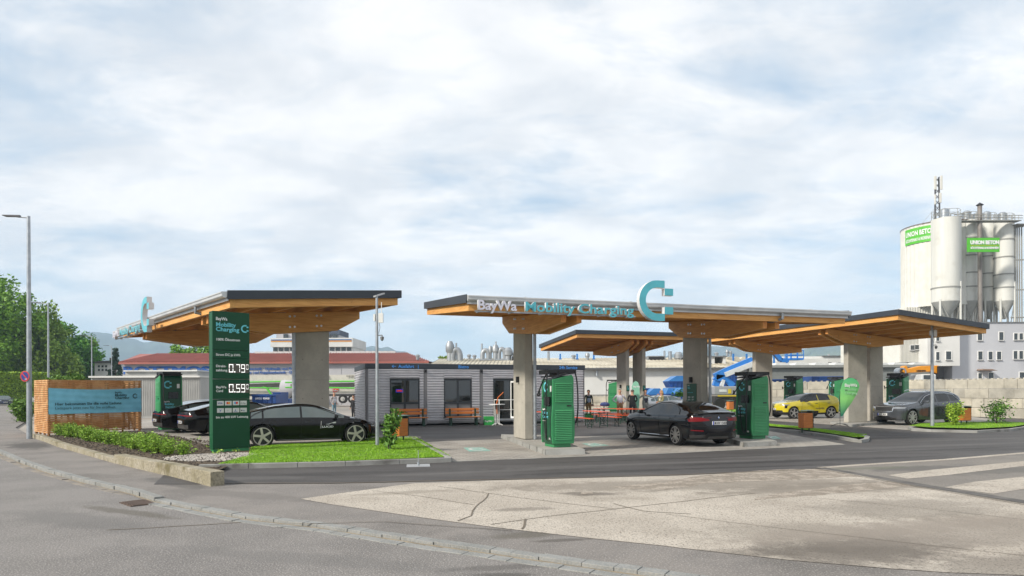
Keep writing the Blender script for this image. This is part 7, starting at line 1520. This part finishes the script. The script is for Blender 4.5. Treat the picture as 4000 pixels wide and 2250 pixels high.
def crownpts(r, n, R_, H_, cl, seed_off=0, shape='round', z0=0):
    """clumped crown: cl clumps within an ellipsoid, leaves on the clump shells"""
    cs = []
    for i in range(cl):
        while True:
            x, y, z = r.uniform(-1, 1), r.uniform(-1, 1), r.uniform(-1, 1)
            if x*x+y*y+z*z <= 1 and x*x+y*y+z*z > .12: break
        if shape == 'cone': w_ = (1-(z+1)/2)*.95+.05; x, y = x*w_, y*w_
        if shape == 'birch': w_ = .55+.45*math.cos(z*1.3); x, y = x*w_, y*w_
        cs.append((x*R_, y*R_, z0+(z+1)/2*H_, r.uniform(.16, .34)*R_ if shape != 'cone' else r.uniform(.10, .2)*R_))
    pts = []
    for i in range(n):
        c = r.choice(cs); d = Vector((r.gauss(0, 1), r.gauss(0, 1), r.gauss(0, .8))).normalized()*(c[3]*r.uniform(.45, 1.1)); 
        if shape == 'birch': d.z = d.z*1.6-abs(r.gauss(0, .5))*c[3]
        pts.append(((c[0]+d.x, c[1]+d.y, c[2]+d.z), d))
    return pts, cs
def tree(label, px, pyt, Y, R_, mats, seed, n=5200, cl=46, size=.30, shape='round', trunk=.16, base=.16, group='trees along the left edge', H=None, nm='tree', dx=0):
    r = random.Random(seed); x = xat(px, Y); z1 = zat(px, pyt, Y); t = thing(nm, label, 'tree', (x, Y, -.05), r.uniform(0, 6), group)
    zb = z1*base; pts, cs = crownpts(r, n, R_, z1-zb, cl, shape=shape, z0=zb)
    mb = leafmesh('crown', mats, pts, size, seed, 1.6 if shape != 'birch' else 1.9, .6 if shape == 'birch' else 0); mb.build('crown', mats, t, recalc=False)
    mb = MB(); lean = Vector((r.uniform(-.3, .3), r.uniform(-.3, .3), 0)); P0 = Vector((0, 0, 0)); P1 = Vector((lean.x*.4, lean.y*.4, z1*.4)); P2 = Vector((lean.x, lean.y, z1*.86)); mb.tube([P0, P1, P2], [trunk, trunk*.7, trunk*.2], 8)
    for c in cs[::3]:
        z = min(c[2]*.7, z1*.75); s = P0.lerp(P2, z/(z1*.86)); mb.tube([s, (s+Vector(c[:3]))/2+Vector((0, 0, -.2)), Vector(c[:3])], [trunk*.32, trunk*.2, trunk*.07], 5)
    mb.build('trunk', M_bark, t); return t
F1 = fol('acacia', (.11, .25, .010), (.18, .36, .018), (.27, .47, .035)); F2 = fol('birch', (.14, .24, .02), (.21, .34, .03), (.30, .43, .05)); F3 = fol('maple', (.055, .19, .012), (.10, .30, .02), (.18, .41, .035)); F4 = fol('hedge', (.18, .30, .016), (.29, .44, .028), (.40, .56, .055)); F5 = fol('shrub', (.07, .16, .012), (.12, .24, .02), (.19, .33, .04)); FC = fol('spruce', (.010, .035, .014), (.016, .05, .02), (.03, .075, .03))
tree('tall feathery tree at the left edge rising above the hedge', -5, 1095, 118, 6.8, F1, 11, 12000, 90, .36, base=.30)
tree('tall feathery tree cut by the left edge behind the hedge', -120, 1130, 115, 8.0, F1, 21, 8000, 60, .40, base=.25)
tree('drooping birch just behind the second lamp post', 158, 1182, 124, 4.5, F2, 12, 8000, 55, .36, 'birch', base=.22)
tree('broad green tree filling the gap behind the nearest lamp post', 70, 1240, 128, 8.0, F1, 13, 10000, 75, .46, base=.12)
tree('dense dark green maple right of the birch', 252, 1262, 134, 6.3, F3, 14, 10000, 65, .42, base=.1)
tree('low drooping birch in front of the maple', 215, 1345, 122, 4.0, F2, 15, 5500, 40, .33, 'birch', base=.1)
tree('dark round tree at the right end of the row', 312, 1330, 145, 5.2, F3, 16, 7500, 50, .42, base=.1)
tree('slim loose birch at the right end of the row beside the third lamp', 355, 1318, 150, 2.6, F2, 17, 2800, 24, .32, 'birch', base=.3)
tree('wide dark tree low behind the maple', 160, 1330, 142, 7.5, F3, 18, 8000, 55, .46, base=.05)
tree('darker tree filling the left background behind the hedge', -20, 1300, 136, 8.0, F3, 19, 8000, 55, .5, base=.05)
tree('pale green shrub behind the slatted box, left one', 240, 1452, 46, 1.2, F5, 31, 1500, 20, .14, base=.1, trunk=.05, group='shrubs behind the slatted box')
tree('pale green shrub behind the slatted box, right one', 335, 1450, 50, 1.5, F5, 32, 1500, 20, .14, base=.1, trunk=.05, group='shrubs behind the slatted box')
tree('pale green shrub behind the slatted box, middle one', 285, 1464, 48, 1.4, F5, 33, 1500, 20, .14, base=.1, trunk=.05, group='shrubs behind the slatted box')
tree('pointed dark spruce in front of the hills', 452, 1365, 112, 2.2, FC, 20, 6000, 90, .24, 'cone', trunk=.14, base=.06, nm='conifer')
for i, (lb, px, py, R_) in enumerate((('rounded tree behind the red roof, left of three', 690, 1352, 3.6), ('rounded tree behind the red roof, middle and tallest', 775, 1338, 4.0), ('rounded tree behind the red roof, right of three', 850, 1345, 4.0))): tree(lb, px, py, 125, R_, F5 if i == 1 else F1, 40+i, 5000, 40, .34, base=.2, group='trees behind the red roof')
tree('small leafy treetop left of the roof vents', 1722, 1378, 100, 1.2, F2, 51, 900, 12, .2, base=.5, group='trees behind the factory')
tree('small dark tree at the right end of the white house', 3520, 1392, 110, 2.0, F3, 52, 1800, 20, .3, base=.2, group='trees behind the factory')
tree('dark trees low on the hill behind the white house', 3640, 1350, 160, 6, F3, 53, 2500, 20, .5, base=.2, group='trees behind the factory') if 0 else None
# hedge
def hedge(label, p0, p1, h, w_, mats, n, size, seed, cat='hedge'):
    r = random.Random(seed); L = (p1-p0).length; t = thing('hedge', label, cat, p0, math.atan2(p1.y-p0.y, p1.x-p0.x)); pts = []
    for i in range(n):
        x = r.uniform(0, L); hh = h*(1+.10*noise.noise(Vector((x*.6, seed, 0)))+.05*noise.noise(Vector((x*2, 1, 0)))); z = r.uniform(0, 1)**.8*hh; bul = .25*noise.noise(Vector((x*.9, z*.9, seed)))
        f = r.random()
        if f < .68: y = -w_/2-bul+abs(r.gauss(0, .1))
        elif f < .8: y = w_/2
        else: y = r.uniform(-w_/2, w_/2); z = hh+r.gauss(0, .06)
        pts.append(((x, y, z), None))
    mb = leafmesh('leaves', mats, pts, size, seed); mb.build('foliage', mats, t, recalc=False); mb = MB()
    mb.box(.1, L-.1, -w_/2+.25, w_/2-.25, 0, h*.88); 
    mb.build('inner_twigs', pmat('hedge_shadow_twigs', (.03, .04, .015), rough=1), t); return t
hedge('tall bright green clipped hedge at the far left', Vector((xat(-350, 96), 96, 0)), Vector((xat(190, 108), 108, 0)), 4.8, 2.4, F4, 16000, .24, 3)
def bush(label, px, py, h, R_, mats, n, size, seed, zb=.08, cl=16, stems=6, group=None, name='bush'):
    r = random.Random(seed); g = gp(px, py, zb); t = thing(name, label, 'bush', (g.x, g.y, zb), 0, group); ang = []
    mb = MB(); tips = []
    for k in range(stems):
        a = r.uniform(0, 6.28); rr_ = r.uniform(.15, .9)*R_; hh = h*r.uniform(.6, 1); e = Vector((rr_*math.cos(a), rr_*math.sin(a), hh)); m = Vector((e.x*.35, e.y*.35, hh*.45)); mb.tube([(0, 0, 0), m, e], [.014, .01, .004], 5); tips.append((m, e))
    mb.build('stems', M_bark, t); pts = []
    for i in range(n):
        m, e = r.choice(tips); f = r.random(); p = m.lerp(e, f) if r.random() < .8 else Vector((0, 0, 0)).lerp(m, .3+.7*f); s = R_*.22; pts.append((p+Vector((r.gauss(0, s), r.gauss(0, s), r.gauss(0, s*.8))), None))
    mb = leafmesh('leaves', mats, [p for p in pts if p[0].z > .02], size, seed, 2.2); mb.build('leaves', mats, t, recalc=False); return t
FB = fol('laurel', (.06, .15, .015), (.11, .24, .03), (.20, .34, .06))
bush('airy young bush with pointed leaves in front of the short lamp post', 1516, 1757, 1.28, .42, FB, 620, .075, 4)
bush('dense light green bush right of the lamp post on the right island', 3724, 1662, 1.08, .42, F4, 1400, .06, 5, stems=14)
bush('loose bush with bare lower stems farthest right in front of the block wall', 3892, 1655, 1.18, .75, FB, 750, .07, 6, stems=9)
b_ = bush('untrimmed bush spilling over the kerb left of the nearest lamp post', 92, 1648, 1.3, .75, F5, 2600, .09, 7, zb=0, stems=22)
r = random.Random(9)
A0, A1 = gp(212, 1706), gp(680, 1800)
labs = ['low shrub at the far end of the planted row by the slatted box', 'low shrub at the near end of the planted row by the gravel']
FY = fol('young_shrub', (.15, .30, .02), (.24, .42, .03), (.36, .54, .07))
protos = []
for k in range(4):
    rr5 = random.Random(60+k); pts = []; mb = MB()
    st = [(Vector((rr5.uniform(-.2, .2), rr5.uniform(-.2, .2), rr5.uniform(.3, .62)))) for _ in range(16)]
    for s in st: mb.tube([(s.x*.3, s.y*.3, 0), s], [.006, .003], 4)
    sm = mb
    for i in range(900):
        s = rr5.choice(st); f = rr5.uniform(.12, 1); pts.append((Vector((s.x*.3, s.y*.3, 0)).lerp(s, f)+Vector((rr5.gauss(0, .045), rr5.gauss(0, .045), rr5.gauss(0, .03))), None))
    protos.append((sm, leafmesh('l', FY, pts, .024, k, 3.2)))
pm = []
for sm, lm in protos: a = sm.build('stems', M_bark, None); b = lm.build('leaves', FY, None, recalc=False); pm.append((a.data, b.data)); bpy.data.objects.remove(a); bpy.data.objects.remove(b)
cnt = 0
for row in range(2):
    for k in range(19):
        f = (k+.5*row+.3)/19.6; p = A0.lerp(A1, f)+Vector((r.uniform(-.08, .08), r.uniform(-.1, .1), 0))+Vector((.10, .26, 0))*row+Vector((.05, .16, 0))
        lab = 'young light green shrub in the planted row behind the low concrete wall'
        t = thing('young_shrub', lab, 'shrub', (p.x, p.y, .06), r.uniform(0, 6), 'young shrubs planted in a row'); s = r.uniform(.85, 1.15); t.scale = (s, s, s*r.uniform(.72, .95)); d = pm[r.randrange(4)]
        o = bpy.data.objects.new('stems', d[0]); link(o, t); o = bpy.data.objects.new('leaves', d[1]); link(o, t)
# weeds in the soil
pts = []; r = random.Random(44)
for k in range(26):
    x = gp(r.uniform(600, 960), r.uniform(1725, 1785))
    for i in range(14): pts.append(((x.x+r.gauss(0, .07), x.y+r.gauss(0, .07), .08+abs(r.gauss(0, .06))), None))
o = leafmesh('weeds', FY, pts, .04, 3).build('weeds', FY, None, recalc=False); tag(o, 'sparse green weeds in the brown soil bed', 'weeds', kind='stuff')
# potted plants
for i, (px, s) in enumerate(((2652, .34), (2672, .42))):
    q = at(px, 1560, 46); t = thing('potted_plant', ['leafy plant in a white pot at the left of the white table', 'taller leafy plant in a white pot at the right of the white table'][i], 'plant', (q.x, 46, 1.10)); mb = MB(); mb.lathe([(0, 0), (.1, 0), (.13, .2), (.11, .2), (0, .17)], 14); mb.build('pot', M_white, t)
    rr6 = random.Random(i); pts = [(Vector((rr6.gauss(0, s*.6), rr6.gauss(0, s*.4), .25+abs(rr6.gauss(0, s*.55)))), None) for _ in range(220)]; leafmesh('l', F3, pts, .09, i).build('leaves', F3, t, recalc=False)
# ---------------------------------------------------------------- people
SKIN = pmat('skin', (.50, .27, .18), rough=.6)
def person(label, x, y, face, h, top, leg, shoe, hair, pose, inner=None, hairlong=False, z=0, female=False, jacket_open=False, bald=False, collar=None):
    t = thing('person', label, 'person', (x, y, z), face, 'people standing around'); s = h/1.78   # faces +x local... use -y as front
    J = dict(pelvis=(0, 0, .96), waist=(0, .0, 1.10), chest=(0, .01, 1.30), neck=(0, .015, 1.50), head=(0, -.005, 1.62), top=(0, -.005, 1.70))
    P = {}
    sh = .175 if female else .20
    P['shL'], P['shR'] = (sh, .01, 1.42), (-sh, .01, 1.42)
    for k, v in pose.items(): P[k] = v
    verts = []; rad = []; edges = []; mats = []
    def V_(p, r): verts.append(Vector(p)*s); rad.append((r[0]*s, r[1]*s) if isinstance(r, tuple) else (r*s, r*s)); return len(verts)-1
    seg = []
    def chain(start, pts, m):
        a = start
        for p, r_ in pts: b = V_(p, r_); edges.append((a, b)); seg.append((a, b, m)); a = b
        return a
    pel = V_((0, 0, .95), (.175, .13)); ch = chain(pel, [((0, -.0, 1.10), (.165, .125)), ((0, .0, 1.29), (.195, .14))], 9); nb = chain(ch, [((0, .01, 1.42), (.125, .10))], 9); nk = chain(nb, [((0, .008, 1.50), .062)], 2); hd = chain(nk, [((0, -.008, 1.575), (.082, .092)), ((0, -.008, 1.67), (.094, .108)), ((0, -.0, 1.735), (.074, .085))], 2)
    for sd in ('L', 'R'):
        g = 1 if sd == 'L' else -1; el, wr_ = P['el'+sd], P['wr'+sd]
        a = chain(ch, [((g*sh*.8, .01, 1.415), (.062, .062)), ((g*sh*1.08, .012, 1.37), .058)], 0); shp = Vector((g*sh*1.08, .012, 1.37)); e = Vector(el); w_ = Vector(wr_)
        a = chain(a, [(shp.lerp(e, .5), .050), (e, .043), (e.lerp(w_, .5), .040)], 0 if not P.get('short') else 0); bare = 2 if P.get('short') else 0
        a = chain(a, [(w_, .030)], bare); d = (w_-e).normalized(); a = chain(a, [(w_+d*.05, (.040, .022)), (w_+d*.09, (.040, .02))], 2)
        kn, an = P.get('kn'+sd, (g*.10, -.02, .50)), P.get('an'+sd, (g*.11, .02, .09))
        a = chain(pel, [((g*.088, 0, .86), (.105, .11))], 9); a = chain(a, [(Vector((g*.09, 0, .84)).lerp(Vector(kn), .5), .092), (kn, .058), (Vector(kn).lerp(Vector(an), .45), .058), (an, .042)], 1); a = chain(a, [((an[0], an[1]-.05, .055), (.042, .045)), ((an[0]+g*.02, an[1]-.15, .035), (.042, .032))], 3)
    me = bpy.data.meshes.new('body'); me.from_pydata([tuple(v) for v in verts], edges, []); o = bpy.data.objects.new('tmp', me); C.objects.link(o)
    o.modifiers.new('s', 'SKIN'); o.modifiers.new('d', 'SUBSURF').levels = 1
    for i, v in enumerate(me.skin_vertices[0].data): v.radius = rad[i]; v.use_root = (i == 0)
    o.modifiers['s'].use_smooth_shade = True
    dg = bpy.context.evaluated_depsgraph_get(); m2 = bpy.data.meshes.new_from_object(o.evaluated_get(dg)); bpy.data.objects.remove(o)
    m2.materials.clear()
    for m in (top, leg, SKIN, shoe, inner or top): m2.materials.append(m)
    for p in m2.polygons:
        c = p.center; best = 9; bi = 0
        for (a, b, m) in seg:
            A, B = verts[a], verts[b]; ab = B-A; tt = max(0, min(1, (c-A).dot(ab)/max(1e-9, ab.length_squared))); d = (A+ab*tt-c).length
            if d < best: best = d; bi = m
        torso = bi == 9
        if bi == 9: bi = 0 if c.z > .95*s else 1
        if inner and torso and bi == 0 and c.y < -.04*s and abs(c.x) < .065*s and c.z > .97*s: bi = 4
        p.material_index = bi; p.use_smooth = True
    bo = bpy.data.objects.new('body', m2); link(bo, t)
    # fingers and thumb
    for sd in ('L', 'R'):
        g = 1 if sd == 'L' else -1; e, w_ = Vector(P['el'+sd])*s, Vector(P['wr'+sd])*s; d = (w_-e).normalized(); side_ = d.cross(Vector((0, 1, 0))); side_ = side_.normalized() if side_.length > .2 else Vector((1, 0, 0)); nrm = d.cross(side_); base = w_+d*.085*s; mb = MB()
        for k, ln in enumerate((.066, .074, .070, .056)):
            b0 = base+side_*(k-1.5)*.019*s; mb.tube([b0-d*.02*s, b0+d*ln*.5*s+nrm*.006, b0+d*ln*.85*s+nrm*.022], [.0095*s, .0085*s, .006*s], 6)
        b0 = w_+d*.035*s+side_*.034*s; mb.tube([b0-side_*.01*s, b0+side_*.025*s+d*.03*s, b0+side_*.03*s+d*.055*s+nrm*.01], [.012*s, .010*s, .007*s], 6); mb.build('hand', SKIN, t)
    # head details
    hz = 1.66*s; fy = -.005*s
    mb = MB(); mb.sm = True; mb.hexa([(-.014*s, -.125*s, hz-.045*s), (.014*s, -.125*s, hz-.045*s), (.01*s, -.08*s, hz-.05*s), (-.01*s, -.08*s, hz-.05*s), (-.008*s, -.112*s, hz+.0), (.008*s, -.112*s, hz), (.008*s, -.08*s, hz+.01*s), (-.008*s, -.08*s, hz+.01*s)]); mb.build('nose', SKIN, t)
    for g in (1, -1): mb = MB(); mb.lathe([(0, 0), (.018*s, .0), (.016*s, .012*s), (0, .014*s)], 8, (g*.090*s-(0 if g > 0 else .014*s), .01*s, hz-.015*s), 'x'); mb.build('ear', SKIN, t)
    mb = MB(); mb.box(-.04*s, -.018*s, -.088*s, -.083*s, hz+.012*s, hz+.022*s); mb.box(.018*s, .04*s, -.088*s, -.083*s, hz+.012*s, hz+.022*s); mb.build('eyes', M_black, t) if 0 else None
    for g in (1, -1): mb = MB(); mb.lathe([(0, 0), (.008*s, .0), (.008*s, .006), (0, .006)], 8, (g*.032*s, -.104*s, hz+.012*s), 'y'); mb.build('eye', M_black, t)
    mb = MB(); mb.box(-.022*s, .022*s, -.106*s, -.09*s, hz-.066*s, hz-.058*s); mb.build('mouth', pmat('lips', (.35, .12, .1)), t)
    if hair is not None:
        mb = MB(); mb.sm = True; vs = []; fs = []; nn, mm = 14, 7; c0_ = Vector((0, .010*s, hz+.03*s)); 
        for j in range(mm+1):
            ph = (math.pi*.5)*(j/mm)*(1.25 if not bald else .62)
            for k in range(nn):
                a = 2*math.pi*k/nn; front = max(0, -math.sin(a)); rr7 = .098*s; zz = math.cos(ph)*.088*s
                if ph > 1.1 and front > .3: zz = max(zz, .03*s)
                vs.append(c0_+Vector((math.cos(a)*math.sin(ph)*rr7*1.0, math.sin(a)*math.sin(ph)*rr7*1.16, zz)))
        for j in range(mm):
            for k in range(nn): fs.append((j*nn+k, j*nn+(k+1) % nn, (j+1)*nn+(k+1) % nn, (j+1)*nn+k))
        mb.add(vs, fs)
        if hairlong:
            for k in range(9): a = math.pi*(.02+.96*k/8); mb.tube([c0_+Vector((math.cos(a)*.075*s, math.sin(a)*.08*s, 0)), c0_+Vector((math.cos(a)*.10*s, math.sin(a)*.10*s, -.12*s)), c0_+Vector((math.cos(a)*.09*s, math.sin(a)*.09*s, -.27*s))], [.035*s, .036*s, .015*s], 6)
        mb.build('hair', hair, t, sharp=False)
    if jacket_open:
        mb = MB(); mb.sm = True
        for g in (1, -1):
            mb.quad((g*.155*s, -.06*s, .90*s), (g*.165*s, .10*s, .88*s), (g*.16*s, .10*s, 1.12*s), (g*.145*s, -.085*s, 1.12*s)); mb.quad((g*.165*s, .10*s, .88*s), (0, .125*s, .87*s), (0, .115*s, 1.12*s), (g*.16*s, .10*s, 1.12*s)); mb.quad((g*.07*s, -.125*s, .92*s), (g*.155*s, -.06*s, .90*s), (g*.145*s, -.085*s, 1.12*s), (g*.06*s, -.125*s, 1.12*s))
        mb.build('jacket_hem', top, t)
    return t
def cl(n, c): return pmat(n, c, tuple(v*.75 for v in c), scale=6, rough=.9)
H_dark = pmat('dark_hair', (.02, .014, .01), rough=.7); H_grey = pmat('greying_hair', (.10, .08, .065), rough=.7); H_bl = pmat('blonde_hair', (.42, .24, .09), rough=.6)
HIPS = dict(elL=(.40, .08, 1.16), wrL=(.22, -.02, 1.01), elR=(-.40, .08, 1.16), wrR=(-.22, -.02, 1.01)); DOWN = dict(elL=(.27, .03, 1.12), wrL=(.27, -.05, .88), elR=(-.27, .03, 1.12), wrR=(-.27, -.05, .88)); FRONT = dict(elL=(.26, .0, 1.12), wrL=(.08, -.20, 1.10), elR=(-.26, .0, 1.12), wrR=(-.08, -.20, 1.08))
def pat(px, Y): return xat(px, Y), Y
x, y = pat(1305, 49.0); person('person in light grey jacket and pale jeans standing alone between the column and the cafe', x, y, .9, 1.74, cl('pale_grey_jacket', (.40, .38, .38)), cl('pale_jeans', (.16, .27, .33)), M_black, H_grey, dict(elL=(.26, .12, 1.14), wrL=(.20, -.06, .95), elR=(-.27, .1, 1.12), wrR=(-.22, -.08, .93)), inner=cl('white_shirt', (.6, .62, .68)), bald=True, jacket_open=True)
x, y = pat(1381, 41.5); person('person leaning out half hidden behind the back corner of the cafe', x, y, -.6, 1.58, cl('black_jacket', (.015, .015, .018)), cl('dark_trousers', (.02, .02, .025)), M_black, H_dark, DOWN)
x, y = pat(2299, 42.6); person('person in dark green vest over light blue shirt beside the cafe corner', x, y, .25, 1.84, cl('dark_green_vest', (.012, .035, .028)), cl('tan_trousers', (.30, .18, .08)), M_black, H_dark, DOWN, inner=cl('light_blue_shirt', (.35, .42, .55)))
x, y = pat(2421, 39.8); person('person in white shirt and khaki trousers with hands on hips', x, y, .1, 1.88, cl('white_polo', (.62, .62, .68)), cl('khaki_trousers', (.36, .22, .10)), M_black, H_grey, HIPS, bald=True)
x, y = pat(2470, 39.6); person('person in black suit seen from behind', x, y, math.pi-.2, 1.85, cl('black_suit', (.010, .011, .014)), cl('black_suit_trousers', (.014, .016, .025)), M_black, H_grey, FRONT, jacket_open=True)
x, y = pat(2521, 40.2); person('person in open light grey jacket over navy shirt with arms spread', x, y, .15, 1.86, cl('sage_grey_jacket', (.27, .29, .27)), cl('grey_trousers', (.27, .28, .27)), M_black, H_dark, dict(elL=(.46, -.02, 1.28), wrL=(.66, -.12, 1.42), elR=(-.44, .0, 1.22), wrR=(-.66, -.10, 1.30)), inner=cl('navy_shirt', (.012, .015, .035)), jacket_open=True)
x, y = pat(2583, 40.5); person('person with long blonde hair in olive jacket facing the group', x, y, -1.2, 1.80, cl('olive_jacket', (.27, .24, .12)), cl('light_trousers', (.4, .38, .32)), M_black, H_bl, dict(elL=(.24, -.05, 1.14), wrL=(.12, -.28, 1.08), elR=(-.24, -.05, 1.14), wrR=(-.10, -.26, 1.0)), hairlong=True, female=True, inner=cl('cream_top', (.6, .58, .52)))
# ---------------------------------------------------------------- air
m = bpy.data.materials.new('haze'); m.use_nodes = True; tt = m.node_tree; tt.nodes.remove(tt.nodes['Principled BSDF']); vp = tt.nodes.new('ShaderNodeVolumePrincipled'); vp.inputs['Density'].default_value = .00026; vp.inputs['Color'].default_value = (.60, .80, 1, 1); vp.inputs['Anisotropy'].default_value = -.1
tt.links.new(vp.outputs[0], tt.nodes['Material Output'].inputs['Volume'])
mb = MB(); mb.box(-3600, 3600, -60, 3450, -21.5, 262); o = mb.build('haze', m); o['kind'] = 'stuff'; o['label'] = 'thin bluish haze over the far hills'; o['category'] = 'haze'
